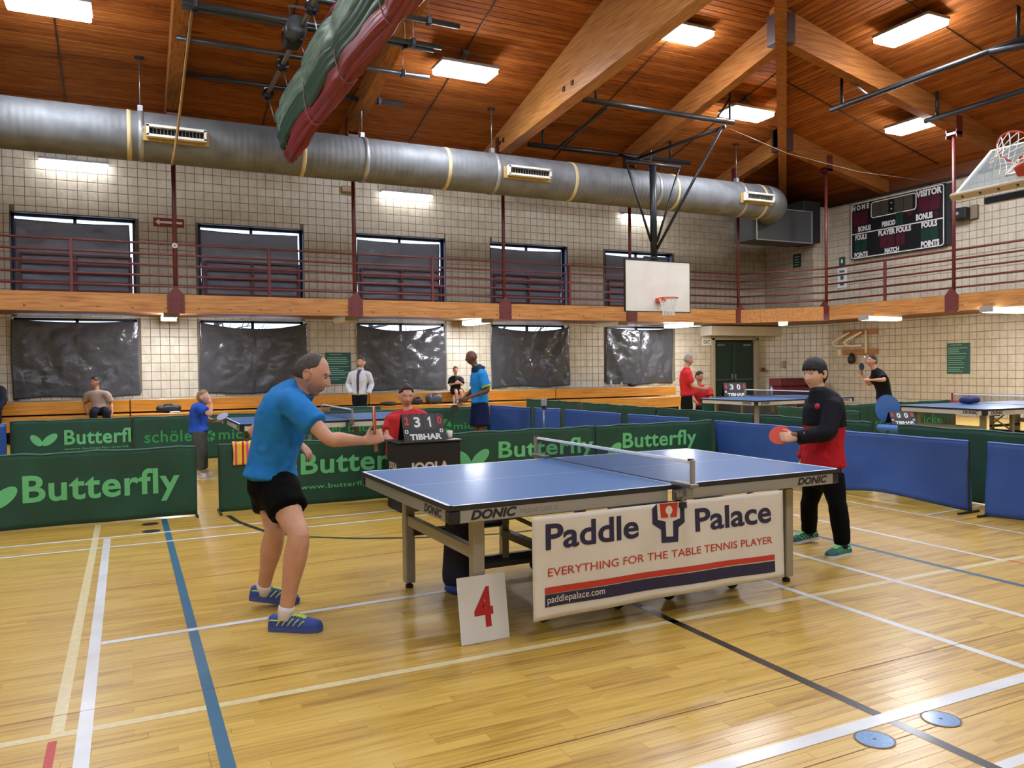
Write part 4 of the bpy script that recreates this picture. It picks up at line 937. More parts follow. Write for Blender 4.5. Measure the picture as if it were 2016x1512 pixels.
o = MB().box((0, 0, .06), (.1, .08, .13), bev=.01).build('fire_call_point', m_red); o.location = (19.1, 20.1, 1.2); tag(o, 'small red call point beside the green doors', 'call point')
# folded gym mats
m_mat = mat('mat_maroon', '#4a0f16', .45, col2='#551219', scale=5)
t = thing('folded_gym_mat', 'folded maroon gym mats stacked against the corner by the doors', 'gym mat', (18.65, 18.35, 0))
for i in range(4): MB().box((0, 0, .125 + .25 * i), (1.55, .5, .245), bev=.03).build('mat_fold', m_mat, t)
# ================================================================== BLEACHERS
m_ben = wood('bench_wood', [(.25, '#9a641e'), (.5, '#b67e2c'), (.8, '#c79240')], grain=(1.5, 24, 24), rough=.35, coat=.3)
m_deckg = mat('bench_deck', '#8d8373', .5, col2='#7f7566', scale=4)
seg = [-8.0, -5.25, .05, 5.35, 10.6, 14.7]
lab5 = ['beyond the left edge', 'under the boy in the tan shirt', 'behind the man in the blue polo', 'behind the umpire', 'at the end nearest the doors']
for i in range(5):
    x0, x1 = seg[i] + .01, seg[i + 1] - .01; w_ = x1 - x0; cx = (x0 + x1) / 2
    t = thing('bleacher_bench', 'orange wooden bleacher section ' + lab5[i], 'bleachers', (cx, 19.4, 0), 0, 'wooden bleacher sections')
    MB().box((0, -.32, .69), (w_, .04, .26), bev=.006).build('upper_fascia', m_ben, t); MB().box((0, .22, .80), (w_, 1.08, .04), bev=.004).build('upper_deck', m_deckg, t)
    MB().box((0, -.62, .51), (w_, .56, .04), bev=.006).build('lower_seat', m_ben, t); MB().box((0, -.88, .37), (w_, .04, .25), bev=.006).build('lower_fascia', m_ben, t)
    MB().box((0, .1, .27), (w_ - .05, 1.2, .5)).build('frame_box', mat('bench_void', '#2a1c10', .8), t)
# ================================================================== BAGS AND SMALL THINGS ON THE BENCHES
def bag(nm, lab, x, y, z, dx, dy, dz, col, rz=0, strap=True):
    t = thing(nm, lab, 'bag', (x, y, z), rz); mt = mat('fabric_' + col.strip('#'), col, .7, bump=.3, bscale=18)
    def fn(u, v):
        a = 2 * pi * u; r_ = min(1, sqrt(max(0, 1 - (2 * v - 1) ** 4))) * (1 + .06 * sin(3 * a + x))
        return (dx / 2 * r_ * (abs(cos(a)) ** .6) * (1 if cos(a) > 0 else -1), dy / 2 * r_ * (abs(sin(a)) ** .6) * (1 if sin(a) > 0 else -1), dz * (v ** .9) * (1 + .12 * sin(5 * a + x * 3) * v))
    MB().grid(fn, 20, 10).build('body', mt, t, True)
    if strap: MB().tube([(-dx * .25, -dy * .3, dz * .7), (-dx * .12, -dy * .35, dz * 1.12), (dx * .12, -dy * .35, dz * 1.1), (dx * .25, -dy * .3, dz * .7)], .012, 6).build('handle', mat('strap_black', '#16171a', .7), t, True)
    return t
ZL = .53
bag('duffel_bag', 'black crumpled jacket and bag on the lower bench beside the tan shirted boy', .8, 18.8, ZL, .5, .32, .17, '#15161a'); bag('white_towel', 'white towel end poking from under the black bag', .92, 18.62, ZL, .22, .14, .035, '#c9c5bd', 0, False)
bag('grey_gym_bag', 'grey gym bag on the lower bench behind the umpire', 6.95, 18.8, ZL, .42, .28, .24, '#3d414a'); bag('navy_gym_bag', 'small dark navy bag beside the grey gym bag', 6.5, 18.8, ZL, .28, .24, .17, '#1c1f2b'); bag('flat_black_bag', 'flat black bag on the bench left of the umpire', 5.75, 18.75, ZL, .4, .25, .09, '#191a1d', 0, False)
bag('black_cap', 'black cap on the grey deck near the bleacher end', 13.5, 19.6, .82, .24, .2, .1, '#121315', 0, False)
def bottle(lab, x, y, z, h_, col):
    t = thing('water_bottle', lab, 'bottle', (x, y, z)); MB().lathe([(0, 0), (.034, 0), (.036, h_ * .62), (.018, h_ * .8), (.016, h_ * .9), (0, h_ * .9)], 12).build('body', mat('pet_' + col.strip('#'), col, .15, alpha=.75), t, True); MB().lathe([(0, h_ * .88), (.019, h_ * .88), (.019, h_), (0, h_)], 10).build('cap', mat('cap_blue', '#3a62a8', .5), t, True)
bottle('clear water bottle on the bench by the seated child in black', 7.42, 18.62, ZL, .24, '#b4bfc4'); bottle('second clear bottle closer to the seated child in black', 7.58, 18.62, ZL, .26, '#a9b6bf'); bottle('clear bottle on the grey deck below the last tarp', 12.75, 19.6, .82, .25, '#c5cdd2'); bottle('short bottle on the grey deck by the black cap', 13.05, 19.5, .82, .17, '#c9b98a')

# ================================================================== BARE TREES OUTSIDE
m_bark = mat('bark', '#3b3530', .9)
def bare_tree(lab, x, y, seed):
    r_ = random.Random(seed); t = thing('bare_tree', lab, 'tree', (x, y, -1.0), 0, 'bare trees outside the windows'); tb = MB(); bb_ = MB()
    tb.tube([(0, 0, 0), (.05, 0, 1.2), (.0, .05, 2.4), (.1, 0, 4.0)], [.16, .13, .11, .07], 8); tb.build('trunk', m_bark, t, True)
    def br(p, d, L_, rad, lev):
        q = p + d * L_; bb_.tube([p, lerp3(p, q, .5) + V((r_.uniform(-.05, .05), 0, r_.uniform(-.05, .05))), q], [rad, rad * .8, rad * .55], 5)
        if lev:
            for _ in range(3): br(lerp3(p, q, r_.uniform(.45, 1)), (d + V((r_.uniform(-.9, .9), r_.uniform(-.5, .5), r_.uniform(-.4, .7)))).normalized(), L_ * .66, rad * .55, lev - 1)
    for i in range(9):
        a = r_.uniform(0, 6.28); br(V((0, 0, 1.7 + i * .28)), V((cos(a), sin(a) * .6, r_.uniform(.1, .7))).normalized(), 1.3, .045, 2)
    bb_.build('branches', m_bark, t)
def lerp3(a, b_, t): return V(a) * (1 - t) + V(b_) * t
for i, (x, l) in enumerate(((1.2, 'seen above the sheet behind the man in the polo'), (5.6, 'seen above the sheet behind the umpire'), (9.8, 'seen above the sheet near the backboard'))): bare_tree('bare tree outside, ' + l, x + 1.0, 23.5, 60 + i)
# ================================================================== TABLE TENNIS TABLES
m_top = mat('table_blue', '#39699f', .38, col2='#3e6fa6', scale=40, spec=.45, coat=.12); m_tline = mat('table_line', '#dfe9f0', .45); m_tedge = mat('table_edge', '#15161a', .5)
m_apron = mat('apron_silver', '#9a9c9c', .35, .55); m_leg = mat('leg_grey', '#9b968a', .42, .35); m_ink = mat('ink_black', '#141417', .5); m_carr = mat('carriage_black', '#1f1d1c', .5)
m_rub = mat('rubber', '#121212', .7); m_inkg = mat('ink_grey', '#6f7072', .5)
def net_mat(nm, col, f):
    m_ = bpy.data.materials.new(nm); m_.use_nodes = True; N = m_.node_tree.nodes; L = m_.node_tree.links; b = N['Principled BSDF']; b.inputs['Base Color'].default_value = rgb(col); b.inputs['Roughness'].default_value = .7
    tr = N.new('ShaderNodeBsdfTransparent'); mx = N.new('ShaderNodeMixShader'); mx.inputs[0].default_value = f; L.new(tr.outputs[0], mx.inputs[1]); L.new(b.outputs[0], mx.inputs[2]); L.new(mx.outputs[0], N['Material Output'].inputs[0]); return m_
m_net = net_mat('net_mesh', '#0e1730', .42)
def tt_table(lab, x, y, rz, apron=None, post=None, netlab=None, detail=True, carriage=True):
    apron = apron or m_apron; post = post or m_leg
    t = thing('tennis_table', lab, 'table', (x, y, 0), rz, 'blue table tennis tables')
    for s_ in (-1, 1):
        h = MB().box((s_ * .685, 0, .7485), (1.368, 1.525, .021)).build('table_half', m_top, t)
        ed = MB()
        for yy in (-.7675, .7675): ed.box((s_ * .685, yy, .7465), (1.37, .010, .024))
        ed.box((s_ * 1.3745, 0, .7465), (.009, 1.545, .024)); ed.build('edge_band', m_tedge, h)
        ln = MB(); z = .7597
        def q(x0, x1, y0, y1): ln.add([(x0, y0, z), (x1, y0, z), (x1, y1, z), (x0, y1, z)], [(0, 1, 2, 3)])
        a, c = (0, 1.3785) if s_ > 0 else (-1.3785, 0)
        q(a, c, .7525, .7722); q(a, c, -.7722, -.7525); q(*((1.359, 1.3785) if s_ > 0 else (-1.3785, -1.359)), -.7722, .7722); q(a, c, -.0018, .0018); ln.build('white_line', m_tline, h)
        ap = MB()
        for yy in (-.757, .757): ap.box((s_ * .67, yy, .70), (1.30, .022, .068), bev=.004)
        ap.box((s_ * 1.362, 0, .70), (.02, 1.40, .068), bev=.004); ap.build('apron', apron, t)
        for yy in (-1, 1): MB().box((s_ * 1.345, yy * .738, .70), (.066, .066, .072), bev=.012).build('corner_cap', m_tedge, t)
        for yy in (-1, 1):
            lg = MB().box((s_ * 1.13, yy * .545, .355), (.066, .072, .64), bev=.006).build('leg', m_leg, t); MB().lathe([(0, 0), (.026, 0), (.026, .02), (.014, .022), (.014, .045), (0, .045)], 12, (s_ * 1.13, yy * .545, 0)).build('leg_pad', m_rub, lg)
        MB().box((s_ * 1.13, 0, .45), (.04, 1.03, .07), bev=.005).build('cross_bar', m_leg, t)
        if carriage:
            for yy in (-.5, .5):
                MB().tube([(s_ * 1.11, yy, .37), (s_ * .42, yy, .37)], .024, 6).build('drag_bar', m_carr, t); MB().box((s_ * .45, yy, .39), (.05, .05, .56)).build('strut', m_leg, t)
                MB().box((s_ * .445, yy, .13), (.62, .04, .05)).build('wheel_rail', m_carr, t); MB().tube([(s_ * 1.0, yy, .68), (s_ * .5, yy, .42)], .012, 6).build('brace', m_steel, t)
                for wx in (.7, .19):
                    w = MB(); w.lathe([(0, -.014), (.05, -.014), (.06, -.008), (.06, .008), (.05, .014), (0, .014)], 16, T=M.Translation(V((s_ * wx, yy, .06))) @ M.Rotation(pi / 2, 4, 'X')); w.build('wheel', m_rub, t, False)
                    MB().box((s_ * wx, yy, .1), (.03, .045, .06)).build('wheel_fork', m_carr, t)
            MB().box((s_ * .45, 0, .30), (.05, 1.0, .05)).build('cross_frame', m_carr, t); MB().box((s_ * 1.0, 0, .66), (.05, 1.4, .03)).build('under_rail', m_carr, t)
    if detail:
        f = lambda o, yy: (lambda u, v: V((u, yy - o, v)))
        letters('lettering', 'DONIC', m_ink, t, f(.0115, -.757), -1.262, -1.0, .678, .728, bold=.05, shear=.25, split=True); letters('lettering', 'DONIC', m_ink, t, f(.0115, -.757), 1.0, 1.262, .678, .725, bold=.05, shear=.25, split=True)
        letters('lettering', 'WALDNER CLASSIC 25', m_inkg, t, f(.0115, -.757), -.985, -.755, .688, .712)
        e = lambda u, v: V((-1.3725, -u, v)); letters('lettering', 'DONIC', m_ink, t, e, .40, .655, .678, .725, bold=.05, shear=.25, split=True)
    # net set clamped across the middle
    n = thing('table_net', netlab, 'net', (x, y, .76), rz, 'table tennis nets'); nx = .035
    for s_ in (-1, 1):
        p = MB().box((nx, s_ * .915, .075), (.022, .03, .165), bev=.004).build('net_post', post, n); MB().box((nx, s_ * .90, .155), (.02, .03, .012)).build('post_cap', m_tedge, p)
        c = MB(); c.box((nx, s_ * .845, .012), (.06, .18, .022), bev=.004); c.box((nx + .01, s_ * .80, -.05), (.08, .045, .04), bev=.006); c.box((nx, s_ * .875, -.02), (.05, .05, .06), bev=.006); c.build('clamp', post if post is not m_leg else m_steel, n)
        MB().tube([(nx + .02, s_ * .80, -.05), (nx + .02, s_ * .80, -.11)], .009, 8).build('clamp_screw', m_steel, n); MB().lathe([(0, -.13), (.028, -.13), (.024, -.1), (0, -.1)], 10, (nx + .02, s_ * .80, 0)).build('clamp_knob', m_tedge, n)
    MB().grid(lambda u, v: (nx, -.9 + 1.8 * u, .006 + .132 * v - .004 * sin(pi * u) * v), 12, 2).build('net_cloth', m_net, n); MB().box((nx, 0, .1435), (.009, 1.80, .019), bev=.002).build('net_tape', mat('tape_white', '#eef1f2', .5), n)
    MB().tube([(nx, -.9, .006), (nx, .9, .006)], .003, 4).build('net_hem', mat('hem_navy', '#1a2540', .7), n)
    return t
TX, TY, TR = 2.791, 4.459, radians(1.02)
main_t = tt_table('main blue table tennis table with a white sponsor banner on its side', TX, TY, TR, netlab='blue net with white tape across the main table')
m_apw = mat('apron_white', '#c3c0b6', .5)
tt_table('blue table tennis table behind the man in the blue polo', 2.65, 11.3, 0, m_apw, netlab='net on the table behind the man in the blue polo')
tt_table('blue table tennis table in front of the green doors', 11.95, 12.2, radians(3), m_apw, netlab='net on the table in front of the green doors')
t4_post = mat('post_red', '#b5282c', .5)
tt_table('blue table tennis table at the right edge below the rules board', 12.55, 7.95, radians(-4), m_apw, t4_post, netlab='net with red posts on the table at the right edge')
# net label plate on the near clamp of the main table
Tm = M.Translation((TX, TY, 0)) @ M.Rotation(TR, 4, 'Z')
# ---- sponsor banner on the near side of the main table
m_ban = mat('banner_white', '#c9c4b8', .55, col2='#d0ccc1', scale=3, bump=.05); m_nav = mat('banner_navy', '#1c1a3c', .55); m_brd = mat('banner_red', '#b4301c', .55)
BN_ = thing('sponsor_banner', 'white Paddle Palace banner hanging from the side of the main table', 'banner', Tm @ V((0, -.79, 0)), TR)
def bz(x):                                       # lower hem rises and falls a little
    return .128 + .012 * sin(2.4 * x + 1.0) - .012 * x
def bsurf(o):
    def g(x, z):
        k_ = max(0, min(1, (.70 - z) / .55)); return V((x, -.004 - o - .014 * k_ * (1 + sin(3.1 * x + .6)) - .006 * k_ * sin(11 * x + 2 * z), z + .010 * k_ * sin(2.4 * x + 1.0)))
    return g
g0 = bsurf(0)
o = MB().grid(lambda u, v: g0(-.925 + 1.77 * u, .125 + (.665 - .125) * v), 60, 20).build('banner_cloth', m_ban, BN_, True); solidify(o, .0015, -1)
gi = bsurf(.0025)
def btxt(s_, mt, x0, x1, z0, z1, **k_): letters('lettering', s_, mt, BN_, gi, x0, x1, z0, z1, cut=.07, **k_)
btxt('Paddle', m_nav, -.845, -.25, .485, .622, bold=.022, split=True); btxt('Palace', m_nav, .145, .74, .474, .612, bold=.022, split=True)
btxt('EVERYTHING FOR THE TABLE TENNIS PLAYER', m_brd, -.832, .742, .346, .39, bold=.004, split=True)
flatpoly('red_stripe', [(-.852, .257), (.759, .243), (.759, .275), (-.852, .292)], m_brd, BN_, gi, cut=.07); flatpoly('navy_stripe', [(-.852, .190), (.759, .168), (.759, .236), (-.852, .254)], m_nav, BN_, gi, cut=.07)
gi2 = bsurf(.004); letters('lettering', 'paddlepalace.com', m_ban, BN_, gi2, -.838, -.484, .196, .245, cut=.07, bold=.004, split=True)
flatpoly('logo_shape', [(-.157, .64), (-.127, .664), (.055, .660), (.068, .636), (.068, .542), (.022, .515), (.016, .433), (-.097, .438), (-.099, .514), (-.157, .553)], m_nav, BN_, gi)
flatpoly('logo_inner', [(-.125, .664), (.038, .662), (.034, .568), (-.017, .556), (-.019, .468), (-.066, .472), (-.068, .558), (-.121, .574)], m_ban, BN_, gi2)
gi3 = bsurf(.0055); flatpoly('logo_red', [(-.106, .664), (.022, .662), (.010, .577), (-.100, .582)], m_brd, BN_, gi3)
gi4 = bsurf(.007); flatpoly('logo_bat', [(-.044 + .024 * cos(a), .622 + .026 * sin(a)) for a in [2 * pi * i / 14 for i in range(14)]], m_ban, BN_, gi4); flatpoly('logo_handle', [(-.052, .58), (-.036, .579), (-.037, .6), (-.051, .6)], m_ban, BN_, gi4)
# ---- table number card
t = thing('number_card', 'white card with a red number 4 leaning on the table leg', 'sign', (1.675, 3.855, 0), radians(1)); nrm = V((0, -.32, .05)); tl_ = radians(7)
cf = lambda o: (lambda u, v: V((u - .02 * v, -o * cos(tl_) - .06 + v * sin(tl_), v * cos(tl_) + .003)))
vs_ = [cf(0)(u, v) for u, v in ((-.14, 0), (.14, 0), (.14, .345), (-.14, .345))] + [cf(-.004)(u, v) for u, v in ((-.14, 0), (.14, 0), (.14, .345), (-.14, .345))]
recalc(meshobj('card', vs_, [(0, 1, 2, 3), (7, 6, 5, 4), (0, 4, 5, 1), (1, 5, 6, 2), (2, 6, 7, 3), (3, 7, 4, 0)], mat('card_white', '#d2d4d2', .5), t))
letters('number', '4', mat('card_red', '#a8151b', .5), t, cf(.002), -.055, .055, .075, .285, bold=.03)
# ---- navy towel bag under the table
t = thing('towel_bin', 'dark navy cloth bin hanging under the near end of the main table', 'bag', (1.93, 4.74, 0))
MB().grid(lambda u, v: (lambda a, r: (r * 1.0 * cos(a), r * .8 * sin(a), .03 + .45 * v))(2 * pi * u, (.125 + .02 * sin(3 * 2 * pi * u) * (1 - v) - .02 * v) * (1 if v > .12 else .75 + v * 2)), 22, 10).build('cloth', mat('navy_cloth', '#0f1433', .7, bump=.2, bscale=14), t, True)
MB().lathe([(0, 0), (.10, 0), (.118, .02), (.11, .05), (0, .05)], 20).build('base', mat('bin_base', '#1d3f8f', .5), t, True)
# ================================================================== COURT SURROUNDS
m_gc = mat('cloth_green', '#12402f', .62, col2='#164a38', scale=3, bump=.18, bscale=9); m_bc = mat('cloth_blue', '#2b539c', .55, col2='#254b98', scale=2.5, bump=.35, bscale=5); m_ltx = mat('print_green', '#62bd7e', .6); m_ltd = mat('print_dim', '#2f9350', .6); m_rod = mat('rod_black', '#1d1d1f', .5); m_ltop = mat('cloth_hem', '#3f6f62', .6)
GRP = {'g': 'green court surrounds', 'b': 'blue court surrounds'}
def barrier(lab, A, B, kind, prints=(), h=.69, sag=.0, seed=1, feet=True, hem=True, z0=.012):
    """cloth panel from A to B (left to right as one faces it); prints in panel coordinates"""
    A = V((*A, 0)); B = V((*B, 0)); Ln = (B - A).length; u_ = (B - A) / Ln; n = V((u_.y, -u_.x, 0))
    t = thing('court_barrier', lab, 'barrier', (A + B) / 2, 0, GRP[kind]); mid = Ln / 2
    def sf_(o):
        def g(x, z):
            k_ = z / h; w_ = .016 * sin(2.1 * x + seed) * (1 - k_) + .008 * sin(7.3 * x + seed * 2 + 3 * z) * (1 - k_ * .6) + .012 * fbm(x * 1.8, z * 2.2, seed, 3) * (1.1 - k_)
            w_ += sag * .05 * (1 - k_) * sin(2.6 * (x + z) + seed)
            zz = z + (.006 * sin(9 * x + seed) + .004 * sin(23 * x)) * (1 if z > h - .01 else 0) * (1 if kind == 'g' else .3) - sag * .05 * (1 - k_) * sin(pi * x / Ln) * 0
            return u_ * (x - mid) + n * (w_ + o) + V((0, 0, zz + (sag * .06 * sin(pi * min(1, x / Ln)) ** 2 * (1 - k_))))
        return g
    s0 = sf_(0); nu = max(12, int(Ln / .06))
    o = MB().grid(lambda u, v: s0(Ln * u, z0 + (h - z0) * v), nu, 14).build('cloth', m_gc if kind == 'g' else m_bc, t, True); solidify(o, .004, 0)
    MB().tube([s0(Ln * i / 16, h) + V((0, 0, .002)) for i in range(17)], .0085, 6).build('top_hem', m_ltop if kind == 'g' else mat('hem_blue', '#5d7fd0', .6), t, True)
    if feet:
        for e in (-mid + .0, mid - .0):
            p = MB().tube([u_ * e - n * .012 + V((0, 0, .012)), u_ * e - n * .012 + V((0, 0, h))], .009, 6).build('post', m_rod, t); MB().tube([u_ * e - n * .17 + V((0, 0, .012)), u_ * e + n * .15 + V((0, 0, .012))], .012, 6).build('foot', m_rod, t)
    for pr in prints:
        if pr[0] == 'T': letters('lettering', pr[1], pr[6] if len(pr) > 6 else m_ltx, t, sf_(.006), pr[2], pr[3], pr[4], pr[5], bold=(pr[7] if len(pr) > 7 else .022), space=1.06, cut=.09, split=len(pr) < 7)
        elif pr[0] == 'W':                      # two-wing emblem: centre x, base z, size
            cx, cz, s = pr[1:4]; g = sf_(.006)
            for (dx, dz, ra, rb, an) in ((-.42, .48, .52, .27, 130), (.45, .5, .62, .3, 40)):
                if len(pr) > 4 and dx < 0 and pr[4] == 'R': continue
                a_ = radians(an); P_ = [(cx + s * (dx + ra * cos(q) * cos(a_) - rb * sin(q) * sin(a_)), cz + s * (dz + ra * cos(q) * sin(a_) + rb * sin(q) * cos(a_))) for q in [2 * pi * i / 22 for i in range(22)]]
                flatpoly('wing_emblem', P_, m_ltx, t, g, cut=.09)
        elif pr[0] == 'B':                      # ball emblem
            cx, cz, s = pr[1:4]; g = sf_(.006)
            for k_ in range(5):
                a0 = radians(90 + 72 * k_); P_ = [(cx + s * .2 * cos(a0), cz + s * .2 * sin(a0))] + [(cx + s * cos(a0 + d_), cz + s * sin(a0 + d_)) for d_ in (-.5, -.2, .2, .5)]
                flatpoly('ball_emblem', P_, m_ltd, t, g)
    return t
BY = 8.47
barrier('near green surround lettered Butterfly beside the man in the blue polo', (-1.75, BY), (.6, BY), 'g', [('W', .62, .2, .22), ('T', 'Butterfly', .87, 2.20, .17, .50)], seed=1)
barrier('green surround with web address and a striped towel hung over it', (.82, BY), (3.14, BY), 'g', [('W', .58, .27, .2), ('T', 'Butterfly', .81, 2.13, .265, .56), ('T', 'www.butterfly-world.com', .80, 2.1, .16, .225, m_ltx, .005)], seed=2)
barrier('green surround seen through the main table net', (3.17, BY), (5.26, BY), 'g', [('W', .42, .27, .23), ('T', 'Butterfly', .76, 2.07, .31, .57)], seed=3)
barrier('green surround at the court corner beyond the main table', (5.28, BY), (7.12, BY), 'g', [('W', .18, .27, .21, 'R'), ('T', 'Butterfly', .40, 1.57, .33, .59)], seed=4)
barrier('blue surround panel behind the boy, touching the court corner', (7.12, 8.4), (7.15, 6.65), 'b', seed=5, sag=.6)
barrier('long blue surround panel right of the boy with a loose hem', (7.15, 6.62), (7.2, 4.88), 'b', seed=6, sag=1.3)
barrier('blue surround panel cut by the right edge of the picture', (7.22, 4.70), (7.25, 2.9), 'b', seed=7, sag=.8)
G_ = 7.78
for (a, c, l) in ((15.3, 13.0, 'farthest panel near the bleachers'), (12.95, 10.65, 'panel behind the tripod'), (10.6, 8.4, 'panel left of the aisle post'), (8.25, 6.45, 'panel behind the boy in the red jacket'), (6.1, 3.9, 'panel below the right edge table'), (3.85, 1.6, 'panel past the right edge')):
    barrier('green surround of the aisle row, ' + l, (G_, a), (G_, c), 'g', seed=int(a * 3), h=.75)
for i, (a, c, l) in enumerate((((6.2, 13.75), (6.35, 12.35), 'beside the man in the blue and black shirt'), ((6.4, 12.3), (6.58, 11.68), 'short one with rounded corner behind the tripod'), ((6.6, 11.55), (6.68, 10.0), 'right of the tripod'), ((6.7, 9.85), (6.85, 8.6), 'just left of the court corner'))):
    barrier('blue surround of the back court, ' + l, a, c, 'b', seed=20 + i, h=.72)
RB = 13.72
barrier('back green surround lettered Butterfly at the left', (-1.56, RB), (.04, RB), 'g', [('W', .41, .33, .2), ('T', 'Butterfl', .69, 1.6, .34, .57), ('T', 'www.butterfly-world.', .69, 1.58, .255, .295, m_ltx, .004)], seed=31, h=.72)
barrier('back green surround with dim print behind the small child', (.06, RB), (2.42, RB), 'g', [('T', 'schöler', .17, .98, .31, .50, m_ltd, .01), ('B', 1.13, .38, .09), ('T', 'micke', 1.27, 1.9, .31, .48, m_ltd, .01)], seed=32, h=.72)
barrier('back green surround under the net of the second table', (2.45, RB), (4.4, RB), 'g', [('T', 'schöler micke', .2, 1.6, .34, .48, m_ltd, .01)], seed=33, h=.70)
barrier('back green surround with ball emblem behind the scorer table', (4.42, RB), (6.18, RB), 'g', [('B', .85, .36, .14), ('T', 'micke', 1.03, 1.7, .29, .42, m_ltd, .01)], seed=34, h=.70)
barrier('low green surround glimpsed behind the second table net', (3.4, 14.7), (4.35, 14.7), 'g', seed=35, h=.72)
barrier('blue side surround running back at the left edge', (-2.0, 11.6), (-1.6, 13.6), 'b', seed=36, h=.70)
barrier('green surround lettered Butterfly under the table by the doors', (11.75, 14.3), (14.1, 14.3), 'g', [('W', .55, .3, .25), ('T', 'Butterfly', .9, 2.2, .26, .56)], seed=41)
barrier('plain green surround right of the table by the doors', (9.95, 10.15), (9.75, 8.3), 'g', seed=42, h=.72)
barrier('green surround with dim print behind the blue chair', (10.05, 9.75), (11.7, 9.78), 'g', [('T', 'schöler', .1, .6, .30, .47, m_ltd, .01), ('T', 'micke', .85, 1.4, .3, .47, m_ltd, .01)], seed=43, h=.72)
barrier('green surround with dim print under the right edge table', (11.72, 9.8), (14.1, 9.9), 'g', [('T', 'schöler', .2, 1.02, .30, .47, m_ltd, .01), ('B', 1.15, .37, .1), ('T', 'micke', 1.3, 2.1, .3, .47, m_ltd, .01)], seed=44, h=.72)
# striped towel over the rod
t = thing('striped_towel', 'pink, yellow and red striped towel folded over the green surround', 'towel', (1.08, BY, .69))
m_tw, N, L, b = nodes_of('towel_stripes', .9); tc = N.new('ShaderNodeTexCoord'); sx = N.new('ShaderNodeSeparateXYZ'); L.new(tc.outputs['Object'], sx.inputs[0])
mu = N.new('ShaderNodeMath'); mu.operation = 'MULTIPLY_ADD'; mu.inputs[1].default_value = 9; mu.inputs[2].default_value = 5; L.new(sx.outputs[0], mu.inputs[0]); fr_ = N.new('ShaderNodeMath'); fr_.operation = 'FRACT'; L.new(mu.outputs[0], fr_.inputs[0])
rp = ramp(N, [(0, '#d2527a'), (.2, '#e8c23a'), (.5, '#f0d24a'), (.62, '#b02a2a'), (.8, '#e8b83a')]); rp.color_ramp.interpolation = 'CONSTANT'; L.new(fr_.outputs[0], rp.inputs[0]); L.new(rp.outputs[0], b.inputs['Base Color'])
def tw(u, v):
    s_ = (v - .5) * .52; x = -.13 + .26 * u + .006 * sin(9 * v)
    if abs(s_) < .04: return (x, s_ * .6, .012 + .015 * cos(s_ / .04 * 1.5) + .004 * sin(20 * u))
    return (x, math.copysign(.028 + .008 * sin(14 * u + 3 * v), s_), .012 - (abs(s_) - .04))
o = MB().grid(tw, 18, 30).build('towel_cloth', m_tw, t, True); solidify(o, .006)
# ================================================================== UMPIRE TABLE, SCORE FLIPS, CUP, CHAIRS
m_bkc = mat('black_cloth', '#12100f', .7, bump=.1, bscale=10); m_flip = mat('flip_black', '#15171a', .4); m_fcard = mat('flip_card', '#2a2c2f', .4); m_fred = mat('flip_red', '#c2392c', .5)
t = thing('umpire_table', 'black cloth covered umpire table with JOOLA lettering', 'table', (2.76, 7.8, 0))
MB().box((0, 0, .345), (.66, .42, .69), bev=.01).build('cloth_box', m_bkc, t); MB().box((0, 0, .697), (.70, .46, .014), bev=.004).build('table_top', m_bkc, t)
letters('lettering', 'JOOLA', mat('joola_white', '#bdb6aa', .6), t, lambda u, v: V((u, -.2125, v)), -.22, .20, .36, .495, bold=.045, split=True)
letters('lettering', 'JOOLA', MATS['joola_white'], t, lambda u, v: V((-.3325, -u, v)), -.13, .13, .40, .49, bold=.045)
